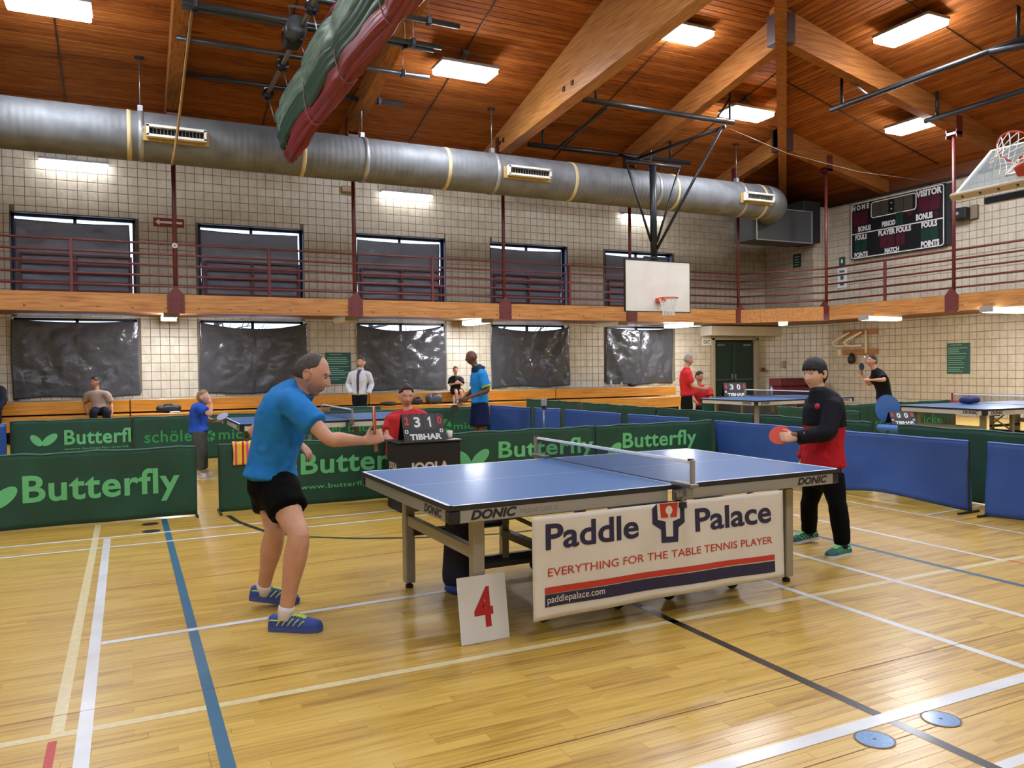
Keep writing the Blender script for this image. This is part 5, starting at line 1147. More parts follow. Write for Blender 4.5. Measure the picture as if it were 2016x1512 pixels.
def flip_board(lab, loc, rz, s, digits, lean=radians(22), back=True):
    t = thing('score_flip', lab, 'scoreboard', loc, rz, 'table tennis score flips'); w_, h_ = .45 * s, .29 * s
    def pf(o): return lambda u, v: V((u, -o * cos(lean) + v * sin(lean), o * sin(lean) + v * cos(lean)))
    g, g2 = pf(0), pf(-.008)
    P_ = [(-w_ / 2, 0), (w_ / 2, 0), (w_ / 2, h_), (-w_ / 2, h_)]
    recalc(meshobj('front_panel', [g(*p) for p in P_] + [g2(*p) for p in P_], [(0, 1, 2, 3), (7, 6, 5, 4), (0, 4, 5, 1), (1, 5, 6, 2), (2, 6, 7, 3), (3, 7, 4, 0)], m_flip, t))
    if back: meshobj('back_panel', [(p[0], h_ * sin(lean) + (h_ - p[1]) * sin(lean) * .9 + .01, p[1] * cos(lean)) for p in P_], [(0, 1, 2, 3)], m_flip, t)
    for (x0, x1, dg, mt, big) in ((-.49, -.30, digits[0], m_fred, 0), (-.29, -.01, digits[1], m_sw, 1), (.01, .29, digits[2], m_sw, 1), (.30, .49, digits[3], m_fred, 0)):
        z0 = .40 if big else .50; c = flatpoly('flip_card', [(x0 * w_, z0 * h_), (x1 * w_, z0 * h_), (x1 * w_, .96 * h_), (x0 * w_, .96 * h_)], m_fcard if big else mat('flip_card_side', '#3a2420', .5), t, pf(.003))
        cx = (x0 + x1) / 2 * w_; dw_ = (.075 if big else .05) * w_ * (0.6 if dg == '1' else 1); 
        if dg == '1':
            x_, w2, za, zh = cx - dw_, 2 * dw_, (z0 + .09) * h_, (.88 - z0 - .09) * h_; flatpoly('digit', [(x_ + w2 * a_, za + zh * b2) for a_, b2 in ((.4, 0), (.85, 0), (.85, 1), (.5, 1), (.05, .8), (.05, .62), (.4, .74))], mt, c, pf(.006))
        else: letters('digit', dg, mt, c, pf(.006), cx - dw_, cx + dw_, (z0 + .09) * h_, .88 * h_, bold=.03)
        for k_ in (.3, .7): MB().tube([pf(.004)(w_ * (x0 + (x1 - x0) * k_), .96 * h_) + V((0, sin(a) * .006, cos(a) * .006)) for a in [2 * pi * i / 8 for i in range(8)]], .0015, 4, closed=True).build('ring', m_steel, c)
    letters('lettering', 'TIBHAR', m_sw, t, pf(.003), -.36 * w_, .40 * w_, .03 * h_, .25 * h_, bold=.04, split=True)
    for x0 in (-.47, .37): letters('set_digit', '0', m_sw, t, pf(.003), x0 * w_, (x0 + .09) * w_, .27 * h_, .42 * h_, bold=.02)
    return t
flip_board('black score flip showing 3 and 1 on the umpire table', (2.735, 7.66, .705), 0, 1.0, '2310')
t = thing('paper_cup', 'white paper cup on the umpire table', 'cup', (3.02, 7.72, .704)); MB().lathe([(0, 0), (.026, 0), (.034, .085), (.031, .085), (.024, .006), (0, .006)], 18).build('cup', mat('cup_white', '#cfcabc', .5), t, True)
t = thing('score_sheet', 'loose white score sheets on the umpire table', 'paper', (3.03, 7.64, .7045)); MB().box((0, 0, .001), (.13, .09, .002)).build('sheet', m_wht, t); MB().box((.012, -.008, .003), (.12, .085, .0015), R=M.Rotation(.25, 3, 'Z')).build('sheet', m_wht, t)
def office_chair(lab, loc, rz, col, seat_z=.46, group=None):
    t = thing('blue_chair', lab, 'chair', loc, rz, group); mt = mat('chair_' + col.strip('#'), col, .7, bump=.15, bscale=30)
    MB().grid(lambda u, v: (lambda a, r: (.22 * r * cos(a), .21 * r * sin(a), seat_z + .03 * cos(r * 1.5)))(2 * pi * u, v), 24, 8).build('seat', mt, t, True); MB().lathe([(0, -.05), (.19, -.05), (.22, -.01), (.21, .01), (0, .01)], 24, (0, 0, seat_z)).build('seat_base', mt, t, True)
    MB().grid(lambda u, v: (lambda a, r: (.185 * r * cos(a), .25 - .03 * (r * cos(a)) ** 2, seat_z + .27 + .20 * r * sin(a)))(2 * pi * u, v), 24, 8).build('backrest', mt, t, True); solidify(t.children[-1], .05)
    MB().tube([(0, .05, seat_z - .05), (0, .3, seat_z - .04), (0, .32, seat_z + .25)], .018, 8).build('back_stem', m_rod, t, True)
    for sx_ in (-1, 1):
        for sy_ in (-1, 1): MB().tube([(sx_ * .16, sy_ * .15, seat_z - .04), (sx_ * .22, sy_ * .22, 0.0)], .014, 8).build('leg', m_rod, t, True)
    return t
CH = office_chair('bright blue padded chair with a score flip on its seat', (10.1, 7.98, 0), radians(-28), '#3f6fb5', .50)
flip_board('score flip showing two zeros resting on the blue chair', (10.2, 7.88, .545), radians(-30), .78, '0000', radians(38))
# towels on the right edge table net, tripod with phone, second umpire desk
bag('navy_shirt', 'crumpled navy shirt draped at the net of the right edge table', 12.35, 8.35, .762, .36, .26, .12, '#232a5e', .3, False)
t = thing('phone_tripod', 'small black tripod with a camera standing between the blue surrounds', 'tripod', (5.2, 9.7, 0)); tx = lambda x, y, z: (x, y, z)
for a in (90, 210, 330): MB().tube([(0, 0, .62), (.22 * cos(radians(a)), .22 * sin(radians(a)), 0)], .009, 6).build('leg', m_rod, t, True)
MB().tube([(0, 0, .4), (0, 0, .86)], .011, 8).build('column', m_steel, t, True); MB().box((0, 0, .88), (.05, .05, .05), bev=.01).build('head', m_rod, t); MB().tube([(0, 0, .87), (.12, -.06, .84)], .006, 6).build('pan_handle', m_rod, t, True); MB().box((0, -.01, .95), (.085, .03, .1), bev=.01).build('camera_body', mat('camera_silver', '#8f99a0', .4), t)
t = thing('second_umpire_table', 'dark umpire desk behind the table by the doors', 'table', (13.0, 14.0, 0)); MB().box((0, 0, .36), (1.7, .5, .72), bev=.01).build('cloth_box', mat('charcoal_cloth', '#2a2b2c', .7), t)
flip_board('score flip showing 3 and 0 beside the green doors', (12.35, 13.85, .722), radians(-25), 1.15, '0300')
bottle('clear bottle on the dark desk by the green doors', 13.45, 13.9, .722, .22, '#b9c2c4')
o = MB(); o.lathe([(.02 * sin(pi * i / 8), -.02 * cos(pi * i / 8)) for i in range(9)], 12); o = o.build('table_tennis_ball', mat('ball_white', '#f0efe8', .4), None, True); o.location = (14.05, 11.82, 1.57); tag(o, 'white ball in the air in front of the player in black', 'ball')
# ================================================================== PEOPLE
def loft(mb, st, ref, n=14, cap=.6):
    """closed tube through stations (pos, ra, rb); ra lies along ref"""
    st = [(V(p), a, b_) for p, a, b_ in st]
    d0 = (st[1][0] - st[0][0]).normalized(); d1 = (st[-1][0] - st[-2][0]).normalized()
    a0, b0 = st[0][1:]; a1, b1 = st[-1][1:]
    pre = [(st[0][0] - d0 * min(a0, b0) * cap, a0 * .25, b0 * .25), (st[0][0] - d0 * min(a0, b0) * cap * .7, a0 * .72, b0 * .72)]
    post = [(st[-1][0] + d1 * min(a1, b1) * cap * .7, a1 * .72, b1 * .72), (st[-1][0] + d1 * min(a1, b1) * cap, a1 * .25, b1 * .25)]
    st = pre + st + post; ref = V(ref); base = len(mb.v)
    for i, (p, a, b_) in enumerate(st):
        t = (st[min(i + 1, len(st) - 1)][0] - st[max(i - 1, 0)][0]).normalized()
        u = ref - t * ref.dot(t); u = u.normalized() if u.length > 1e-4 else t.orthogonal().normalized(); w = t.cross(u)
        for j in range(n): an = 2 * pi * j / n; mb.v.append(p + u * a * cos(an) + w * b_ * sin(an))
    for i in range(len(st) - 1):
        for j in range(n): mb.f.append((base + i * n + j, base + i * n + (j + 1) % n, base + (i + 1) * n + (j + 1) % n, base + (i + 1) * n + j)); mb.m.append(0)
    mb.f.append(tuple(base + j for j in range(n))[::-1]); mb.f.append(tuple(base + (len(st) - 1) * n + j for j in range(n))); mb.m += [0, 0]
def lerp(a, b_, t): return V(a) * (1 - t) + V(b_) * t
def spline(pts, k=5):
    """Catmull-Rom through (pos, ra, rb)"""
    P = [(V(p), a, b_) for p, a, b_ in pts]; out = []
    for i in range(len(P) - 1):
        p0, p1, p2, p3 = P[max(i - 1, 0)], P[i], P[i + 1], P[min(i + 2, len(P) - 1)]
        for s in range(k):
            t = s / k; cr = lambda a, b_, c, d: .5 * ((2 * b_) + (c - a) * t + (2 * a - 5 * b_ + 4 * c - d) * t * t + (3 * b_ - a - 3 * c + d) * t ** 3)
            out.append((cr(p0[0], p1[0], p2[0], p3[0]), cr(p0[1], p1[1], p2[1], p3[1]), cr(p0[2], p1[2], p2[2], p3[2])))
    out.append(P[-1]); return out
def blob(mb, c, rx, ry, rz_, R=None, n=14):
    vs_ = []; fs_ = []; k_ = n // 2
    for i in range(1, k_):
        th = pi * i / k_
        for j in range(n): ph = 2 * pi * j / n; vs_.append(V((rx * sin(th) * cos(ph), ry * sin(th) * sin(ph), rz_ * cos(th))))
    vs_ += [V((0, 0, rz_)), V((0, 0, -rz_))]; T_, B2 = len(vs_) - 2, len(vs_) - 1
    for i in range(k_ - 2):
        for j in range(n): fs_.append((i * n + j, (i + 1) * n + j, (i + 1) * n + (j + 1) % n, i * n + (j + 1) % n))
    for j in range(n): fs_.append((T_, j, (j + 1) % n)); fs_.append((B2, (k_ - 2) * n + (j + 1) % n, (k_ - 2) * n + j))
    mb.add(vs_, fs_, 0, M.Translation(V(c)) @ (R.to_4x4() if R else M.Identity(4)))
def remesh(mb, name, voxel, material, parent, smooth=2, fold=0.0, seed=0, fdir=None):
    """fuse the collected solids into one continuous skin"""
    me = bpy.data.meshes.new('tmp'); me.from_pydata([tuple(v) for v in mb.v], [], mb.f); me.update()
    o = bpy.data.objects.new('tmp', me); COL.objects.link(o)
    bm = bmesh.new(); bm.from_mesh(me); bmesh.ops.recalc_face_normals(bm, faces=bm.faces); bm.to_mesh(me); bm.free()
    md = o.modifiers.new('r', 'REMESH'); md.mode = 'VOXEL'; md.voxel_size = voxel; md.use_smooth_shade = True
    if smooth: s_ = o.modifiers.new('s', 'SMOOTH'); s_.factor = .5; s_.iterations = smooth
    dg = bpy.context.evaluated_depsgraph_get(); nm = bpy.data.meshes.new_from_object(o.evaluated_get(dg)); bpy.data.objects.remove(o); bpy.data.meshes.remove(me)
    if fold:
        from mathutils import noise
        nv = [v.normal.copy() for v in nm.vertices]
        for v, nn in zip(nm.vertices, nv):
            c = v.co; q = V((c.x * 9 + seed, c.y * 9, c.z * 5)); q2 = V((c.x * 16 + c.z * 9, c.y * 16 + seed, c.z * 13 - c.x * 7)); w_ = noise.noise(q) * .5 + (.5 - abs(noise.noise(q * 1.7 + V((3, 1, 7))))) * .8 + (.35 - abs(noise.noise(q2))) * .6
            v.co = c + nn * fold * w_
    nm.name = name; nm.materials.clear(); nm.materials.append(material); nm.polygons.foreach_set('use_smooth', [True] * len(nm.polygons))
    ob = bpy.data.objects.new(name, nm); COL.objects.link(ob); ob.parent = parent; ob.matrix_parent_inverse = M.Translation(-V(parent.location)); return ob
def gauss(x, s): return math.exp(-(x / s) ** 2)
def head_point(th, ph, f=1.0):
    """unit head (height .23): x right, y forward, z up, origin mid-height"""
    x, y, z = sin(th) * sin(ph), sin(th) * cos(ph), cos(th)
    X, Y, Z = .074 * x, (.098 if y > 0 else .102) * y, .117 * z
    if Z < 0:
        t = -Z / .117; X *= 1 - .30 * t ** 1.6
        if Y < 0: Y *= 1 - .42 * t ** 1.2
        else: Y *= 1 - .10 * t ** 2
    else:
        X *= 1 - .02 * (Z / .117)
    if Y > .055: Y = .055 + (Y - .055) * .86
    if Y > 0:
        nz = 0
        if -.046 < Z < .022: nz = (.006 + .022 * ((.022 - Z) / .056) ** 1.15) * sstep(Z, -.046, -.036) * (1 if Z < .01 else sstep(-Z, -.022, -.008))
        Y += f * nz * gauss(X, .010 + .006 * sstep(-Z, .01, .035))
        Y += f * (.008 * gauss(Z - .030, .010) * gauss(abs(X) - .022, .03) - .013 * gauss(abs(X) - .031, .015) * gauss(Z - .008, .012) - .006 * gauss(X, .014) * gauss(Z - .014, .010))
        Y += f * (.008 * gauss(X, .022) * (gauss(Z + .058, .0055) + gauss(Z + .072, .0065)) - .005 * gauss(X, .024) * gauss(Z + .065, .003) - .004 * gauss(X, .03) * gauss(Z + .084, .007))
        Y += .014 * gauss(X, .026) * gauss(Z + .102, .016) + .004 * gauss(abs(X) - .04, .02) * gauss(Z + .025, .02)
    return V((X, Y, Z))
def head_geo(mb, T, nt=36, npn=48, off=None, f=1.0):
    vs_ = []; fs_ = []
    for i in range(nt + 1):
        th = pi * (i + .0001) / (nt + .0002)
        for j in range(npn):
            ph = 2 * pi * j / npn; p = head_point(th, ph, f)
            if off: p = p + V((sin(th) * sin(ph), sin(th) * cos(ph), cos(th))) * off(p)
            vs_.append(p)
    for i in range(nt):
        for j in range(npn): fs_.append((i * npn + j, i * npn + (j + 1) % npn, (i + 1) * npn + (j + 1) % npn, (i + 1) * npn + j))
    fs_ += [tuple(range(npn))[::-1], tuple(range(nt * npn, (nt + 1) * npn))]
    mb.add(vs_, [f_[::-1] for f_ in fs_], 0, T)
def sstep(x, a, b_): t = max(0, min(1, (x - a) / (b_ - a))); return t * t * (3 - 2 * t)
def hair_off(style):
    """how far the hair stands off the skull at a head point (negative: hidden)"""
    from mathutils import noise
    def f(p):
        x, y, z = p; r = noise.noise(p * 55) * .002
        if style == 'crop':        # close cropped, receding
            m_ = sstep(z, -.045, -.02) if y < -.01 else sstep(z, .02 + .45 * (y + .01), .045 + .45 * (y + .01))
            rec = sstep(y, .02, .055) * (1 - .0) ; m_ *= 1 - sstep(y, .015, .05) * (.6 if abs(x) < .02 else 1); return -.006 + m_ * .0095 + r * m_
        if style == 'short':
            line = -.05 if y < -.03 else (.0 + .55 * max(0, y + .03) if abs(x) > .045 else .02 + .55 * max(0, y + .03)); m_ = sstep(z, line, line + .02)
            return -.008 + m_ * (.020 + .008 * sstep(z, .05, .11)) + r * 2 * m_
        if style == 'bald': return -.02
        if style == 'bowl':        # thick straight fringe over the forehead
            line = (-.085 + .02 * noise.noise(p * 60) if y < -.035 else (-.075 + (y + .035) * 1.6 if y < .0 else (.002 + .012 * noise.noise(V((p.x * 90, 0, 3))) if y < .04 else .026 + .014 * noise.noise(V((p.x * 90, 0, 0)))))); m_ = sstep(z, line, line + .014)
            return -.010 + m_ * (.024 + .009 * sstep(z, .02, .09)) + (noise.noise(V((p.x * 110, p.y * 110, p.z * 10))) * .0055) * m_
        if style == 'long':
            m_ = 1 if y < .0 else sstep(z, .03 + .3 * y, .05 + .3 * y); return -.010 + m_ * (.026 + .01 * sstep(-y, 0, .08)) + r * 2 * m_
        return -.02
    return f
def finger(mb, base, d, pn, segs, r, curl):
    p = V(base); d = V(d).normalized(); pn = V(pn); side = d.cross(pn).normalized(); st = [(p, r, r)]
    for i, L_ in enumerate(segs):
        d = (M.Rotation(curl if i else curl * .7, 3, side) @ d).normalized() if side.length else d
        # rotate towards the palm
        p = p + d * L_; st.append((p, r * (1 - .09 * (i + 1)), r * (1 - .09 * (i + 1))))
    loft(mb, st, side, 8, .9)
def hand(mb, wr, d, pn, thumb, s=1.0, curl=.35, spread=.06):
    """wr wrist, d towards the fingers, pn out of the palm (fingers curl that way), thumb: side vector of the thumb"""
    wr = V(wr); d = V(d).normalized(); pn = V(pn); pn = (pn - d * pn.dot(d)).normalized(); th = V(thumb); th = (th - d * th.dot(d) - pn * th.dot(pn)).normalized()
    loft(mb, [(wr, .027 * s, .020 * s), (wr + d * .03 * s, .034 * s, .017 * s), (wr + d * .065 * s, .042 * s, .0145 * s), (wr + d * .092 * s, .041 * s, .012 * s)], th, 12)
    ax = d.cross(pn)
    sg = 1 if (M.Rotation(.5, 3, ax) @ d).dot(pn) > 0 else -1
    for k_, (o_, L_) in enumerate(((.031, .070), (.0105, .079), (-.010, .073), (-.0295, .057))):
        fd = (d + th * (o_ * 2.2 * spread / .06)).normalized(); finger(mb, wr + d * .088 * s + th * o_ * s, fd, pn if sg > 0 else -pn, [L_ * .46 * s, L_ * .32 * s, L_ * .26 * s], .0088 * s, curl * (1 + .08 * k_))
    tb = wr + d * .03 * s + th * .030 * s; td = (d * .62 + th * .62 + pn * .35).normalized()
    st = [(tb, .0125 * s, .0125 * s), (tb + td * .032 * s, .0105 * s, .0105 * s)]; td2 = (td + d * .5 + pn * curl * .5).normalized(); st += [(st[-1][0] + td2 * .028 * s, .0095 * s, .0095 * s), (st[-1][0] + td2 * .052 * s, .007 * s, .007 * s)]
    loft(mb, st, pn, 8, .9)
def shoe(par, ank, fd, col, sole, acc, s=1.0, tilt=0.0, lace='#9fd04a', ground=None):
    """ank: floor point below the ankle, fd: toe direction; tilt raises the heel"""
    fd = V((fd[0], fd[1], 0)).normalized(); sd = V((fd.y, -fd.x, 0)); R0 = M((sd, fd, V((0, 0, 1)))).transposed().to_4x4(); piv = V((0, .15 * s, 0))
    T = M.Translation(V(ank)) @ R0 @ M.Translation(piv) @ M.Rotation(-tilt, 4, 'X') @ M.Translation(-piv)
    out = [(-.085, .026), (-.07, .034), (-.03, .037), (.02, .036), (.07, .041), (.12, .046), (.16, .043), (.185, .032), (.198, .015)]
    loop = [(w, y) for y, w in out] + [(-w, y) for y, w in reversed(out)]; sole_mb = MB(); sole_mb.prism([(x * s * 1.06, y * s) for x, y in loop], 0, .024 * s, 'z', T=T)
    so = sole_mb.build('shoe_sole', sole, par); so.matrix_parent_inverse = M.Translation(-V(par.location)); recalc(so)
    up_ = MB(); hs = [.058, .070, .068, .074, .072, .056, .046, .038, .020]; n = 14; vs_ = []
    for (y, w), h_ in zip(out, hs):
        for j in range(n + 1):
            a = pi * j / n; vs_.append((w * s * cos(a) * 1.0, y * s, (.02 + h_ * .92 * (sin(a) ** .75)) * s))
    fs_ = [(i * (n + 1) + j, i * (n + 1) + j + 1, (i + 1) * (n + 1) + j + 1, (i + 1) * (n + 1) + j) for i in range(len(out) - 1) for j in range(n)]; fs_ += [tuple(range(n + 1)), tuple(range((len(out) - 1) * (n + 1), len(out) * (n + 1)))[::-1]]
    up_.add(vs_, fs_, 0, T); u_o = up_.build('shoe_upper', col, par, True); u_o.matrix_parent_inverse = M.Translation(-V(par.location)); recalc(u_o)
    lm = mat('lace_' + lace.strip('#'), lace, .6)
    def at_(y, a, k_=1.03):
        for (y0, w0), (y1, w1), h0, h1 in zip(out, out[1:], hs, hs[1:]):
            if y0 <= y <= y1: q = (y - y0) / (y1 - y0); w, h_ = w0 + (w1 - w0) * q, h0 + (h1 - h0) * q; return T @ V((w * s * cos(a) * k_, y * s, (.02 + h_ * .92 * (max(0, sin(a)) ** .75) * k_) * s))
    def put(o): o.matrix_parent_inverse = M.Translation(-V(par.location)); return o
    tg = MB().grid(lambda u, v: at_(.03 + .085 * v, pi * (.36 + .28 * u), 1.02), 6, 6); put(recalc(tg.build('tongue', lm, par, True)))
    for i in range(5):
        y = .036 + .017 * i; put(MB().tube([at_(y, pi * f_, 1.05) for f_ in (.30, .4, .5, .6, .70)], .0036 * s, 6).build('lace', lm, par, True))
    for sx in (0, 1):
        for i in range(5):
            y = -.035 + .03 * i; put(MB().tube([at_(y + .03 * f_ / 4, (.12 + .16 * f_) if sx == 0 else pi - (.12 + .16 * f_), 1.03) for f_ in range(5)], .0034 * s, 5).build('stripe', acc, par, True))
        put(MB().tube([at_(-.08 + .016 * f_, (.55 if sx == 0 else pi - .55), 1.03) for f_ in range(6)], .004 * s, 5).build('stripe', acc, par, True))
def paddle(lab, c, nrm, hd, front='#b3261f', back='#17171a', s=1.0, par=None):
    """c blade centre, nrm blade normal, hd direction from the blade to the handle end"""
    c = V(c); n = V(nrm).normalized(); h_ = V(hd); h_ = (h_ - n * h_.dot(n)).normalized(); w = n.cross(h_)
    t = thing('table_tennis_bat', lab, 'paddle', c, 0, 'table tennis bats'); R = M((w, h_, n)).transposed().to_4x4()
    prof = [(.076 * s * cos(a), .081 * s * sin(a) - .0) for a in [2 * pi * i / 28 for i in range(28)]]
    MB().prism(prof, -.0032, .0032, 'z', T=R).build('blade', mat('bat_wood', '#c69a5a', .5), t); MB().prism(prof, .0034, .0068, 'z', T=R).build('rubber', mat('rub_' + front.strip('#'), front, .45), t); MB().prism(prof, -.0068, -.0034, 'z', T=R).build('rubber', mat('rub_' + back.strip('#'), back, .45), t)
    MB().box((0, .125 * s, 0), (.028 * s, .11 * s, .022 * s), bev=.008, R=None).build('handle', mat('bat_handle', '#7a5a34', .5), t).matrix_basis = R
    return t
def person(P):
    """P: joints in hall coordinates. Keys: base head hf hu spine side sh el wr hip kn an (R, L pairs) + clothing"""
    s = P.get('s', 1.0); vx = P.get('voxel', .012); t = thing('person', P['label'], 'person', P['base'])
    sk = mat('skin_' + P['skin'].strip('#'), P['skin'], .5, col2=P.get('skin2', P['skin']), scale=14, spec=.35)
    hf = V(P['hf']).normalized(); hu = V(P['hu']); hu = (hu - hf * hu.dot(hf)).normalized(); hr = hf.cross(hu); hs = P.get('hs', 1.0) * s
    Th = M.Translation(V(P['head'])) @ M((hr, hf, hu)).transposed().to_4x4() @ M.Scale(hs, 4); Hd = lambda x, y, z: Th @ V((x, y, z))
    side = V(P['side']); sp = [(V(p), a, b_) for p, a, b_ in P['spine']]; g = P.get('girth', 1.0)
    body = MB(); fine = vx < .008; head_geo(body, Th, 80 if fine else 40, 130 if fine else 64)
    R3 = M((hr, hf, hu)).transposed()
    for sx in (-1, 1): blob(body, Hd(sx * .081, -.012, -.006), .009 * hs, .019 * hs, .030 * hs, R3 @ M.Rotation(.35 * sx, 3, 'Z') @ M.Rotation(-.2, 3, 'X')); loft(body, [(Hd(sx * (.079 + .010 * q_[2]), q_[0], q_[1]), .0055 * hs, .0055 * hs) for q_ in ((.004, .012, .3), (-.004, .026, .8), (-.020, .028, 1.1), (-.032, .016, 1.2), (-.034, -.002, 1.0), (-.026, -.020, .8), (-.014, -.036, .3))], hr, 8)
    nk = V(sp[-1][0]); loft(body, [(Hd(0, -.022, -.05), .050 * hs, .055 * hs), (lerp(Hd(0, -.02, -.085), nk, .5), .053 * hs, .056 * hs), (nk, .060 * s, .060 * s), (lerp(nk, sp[-2][0], .5), .062 * s, .060 * s)], side)
    tor = spline([(p, a * s * g * .88, b_ * s * g * .86) for p, a, b_ in sp[:-1]] + [(lerp(sp[-2][0], sp[-1][0], .6), .075 * s, .068 * s)], 4); loft(body, tor, side, 20)
    gird = lambda k_: [(P['sh'][0], .050 * s + k_, .052 * s + k_), (lerp(lerp(P['sh'][0], P['sh'][1], .5), sp[-2][0], .5) + V((0, 0, .012 * s)), .062 * s + k_, .066 * s + k_), (P['sh'][1], .050 * s + k_, .052 * s + k_)]
    loft(body, spline(gird(0), 4), V((0, 0, 1)))
    hw = P.get('hand', {})
    def arm_st(i, inf=0.0, upto=1.0, ext=0.0):
        S_, E_, W_ = V(P['sh'][i]), V(P['el'][i]), V(P['wr'][i]); q = s * P.get('armg', 1.0)
        st = [(S_, .052 * q, .056 * q), (lerp(S_, E_, .3), .049 * q, .053 * q), (lerp(S_, E_, .65), .043 * q, .045 * q), (E_, .038 * q, .038 * q), (lerp(E_, W_, .25), .041 * q, .042 * q), (lerp(E_, W_, .6), .035 * q, .033 * q), (W_, .026 * q, .022 * q)]
        return [(p, a + inf, b_ + inf) for p, a, b_ in st]
    for i in (0, 1):
        loft(body, spline(arm_st(i), 3), side); blob(body, P['sh'][i], .06 * s, .06 * s, .058 * s)
        h_ = hw.get(i)
        if h_: hand(body, P['wr'][i], h_['d'], h_['pn'], h_['th'], s * h_.get('s', 1), h_.get('curl', .4), h_.get('spread', .06))
    def leg_st(i, inf=0.0):
        H_, K_, A_ = V(P['hip'][i]), V(P['kn'][i]), V(P['an'][i]); q = s * P.get('legg', 1.0)
        st = [(H_, .088 * q, .095 * q), (lerp(H_, K_, .35), .080 * q, .086 * q), (lerp(H_, K_, .75), .064 * q, .066 * q), (K_, .056 * q, .058 * q), (lerp(K_, A_, .28), .058 * q, .064 * q), (lerp(K_, A_, .62), .043 * q, .046 * q), (A_, .033 * q, .038 * q)]
        return [(p, a + inf, b_ + inf) for p, a, b_ in st]
    legs = P.get('legs', True)
    if legs:
        for i in (0, 1):
            loft(body, spline(leg_st(i), 3), side); A_ = V(P['an'][i]); fd = V((*P['fd'][i][:2], 0)).normalized()
            loft(body, [(A_ + V((0, 0, -.01)), .034 * s, .036 * s), (A_ + fd * .03 * s + V((0, 0, -.05 * s)), .03 * s, .03 * s), (A_ + fd * .11 * s + V((0, 0, -.062 * s)), .03 * s, .018 * s)], side)
    remesh(body, 'body', vx, sk, t, P.get('smooth', 2))
    # eyes, brows, mouth
    dk = mat('eye_dark', '#241a16', .3); ew = mat('eye_white', '#c9c0b6', .3); lipm = mat('lip_' + P['skin'].strip('#'), P.get('lip', '#a8665c'), .5); brm = mat('brow_' + P['hairc'].strip('#'), P['hairc'], .8)
    def fix(o): o.matrix_parent_inverse = M.Translation(-V(t.location)); return o
    for sx in (-1, 1):
        e = MB(); blob(e, Hd(sx * .031, .0722, .008), .0115 * hs, .0075 * hs, .0046 * hs, R3, 12); fix(e.build('eye', ew, t, True)); e = MB(); blob(e, Hd(sx * .031, .0775, .008), .0056 * hs, .0032 * hs, .0044 * hs, R3, 10); fix(e.build('iris', dk, t, True))
        fix(MB().tube([Hd(sx * .016, .083, .024), Hd(sx * .031, .082, .0285), Hd(sx * .048, .072, .024)], .0026 * hs, 6).build('eyebrow', brm, t, True))
    fix(MB().tube([Hd(-.021, .0765, -.0655), Hd(-.008, .0835, -.064), Hd(.008, .0835, -.064), Hd(.021, .0765, -.0655)], .0038 * hs, 6).build('lips', lipm, t, True))
    hm = mat('hair_' + P['hairc'].strip('#'), P['hairc'], .6, col2=P.get('hairc2', P['hairc']), scale=60, stretch=(1, 1, .2), bump=.3)
    if P['hair'] != 'bald':
        hb_ = MB(); head_geo(hb_, Th, 40, 56, hair_off(P['hair']), 0.0); fix(recalc(hb_.build('hair', hm, t, True)))
        if P['hair'] == 'long':
            lm_ = MB(); loft(lm_, [(Hd(0, -.06, -.02), .075 * hs, .05 * hs), (Hd(0, -.075, -.09), .075 * hs, .04 * hs), (Hd(0, -.08, -.16), .06 * hs, .03 * hs)], hr); remesh(lm_, 'hair_length', .012, hm, t, 2)
    if P.get('stubble'):
        sb = MB(); 
        def so(p): return (.0012 if (p[2] < -.035 + .25 * max(0, .03 - p[1]) * 0 and p[1] > -.02 and p[2] > -.125) else -.006)
        head_geo(sb, Th, 40, 56, lambda p: -.005 + .0062 * sstep(-p[2], .03, .05) * sstep(p[1], -.02, .01), 1.0); fix(recalc(sb.build('stubble', mat('stubble', P['stubble'], .7), t, True)))
    # upper garment
    up_ = P.get('top')
    if up_:
        gm = mat('cloth_' + up_['c'].strip('#'), up_['c'], up_.get('rough', .75), col2=up_.get('c2'), scale=12, spec=.2)
        sh_ = MB(); inf = up_.get('inf', .014); k0 = up_.get('from', 0); st = [(p, a * s * g + inf + (up_.get('flare', .012) if i == 0 else 0), b_ * s * g + inf + (up_.get('flare', .012) if i == 0 else 0)) for i, (p, a, b_) in enumerate(sp[k0:])]
        if up_.get('hem'): st[0] = (lerp(st[0][0], st[1][0], up_['hem']), st[0][1], st[0][2])
        st[-1] = (st[-1][0] + (V(sp[-1][0]) - V(sp[-2][0])).normalized() * .004, .072 * s, .072 * s); loft(sh_, spline(st, 4), side, 22, .25)
        loft(sh_, spline(gird(inf + .004), 4), V((0, 0, 1)), 16); f_ = up_.get('sleeve', .55)
        for i in (0, 1):
            a_ = arm_st(i, inf + .004); S_, E_, W_ = V(P['sh'][i]), V(P['el'][i]), V(P['wr'][i]); blob(sh_, P['sh'][i], .060 * s + inf * .5, .060 * s + inf * .5, .058 * s + inf * .5)
            if f_ <= 1: st = [a_[0], (lerp(S_, E_, f_ * .5), a_[1][1] + .003, a_[1][2] + .003), (lerp(S_, E_, f_), a_[2][1] + .012, a_[2][2] + .012)]
            else: st = a_[:-1] + [(lerp(E_, W_, .94), a_[-1][1] + .006, a_[-1][2] + .006)]
            loft(sh_, spline(st, 4), side, 16, .2)
        remesh(sh_, up_.get('name', 'shirt'), max(vx, .009), gm, t, 3, up_.get('fold', .006), P.get('seed', 1))
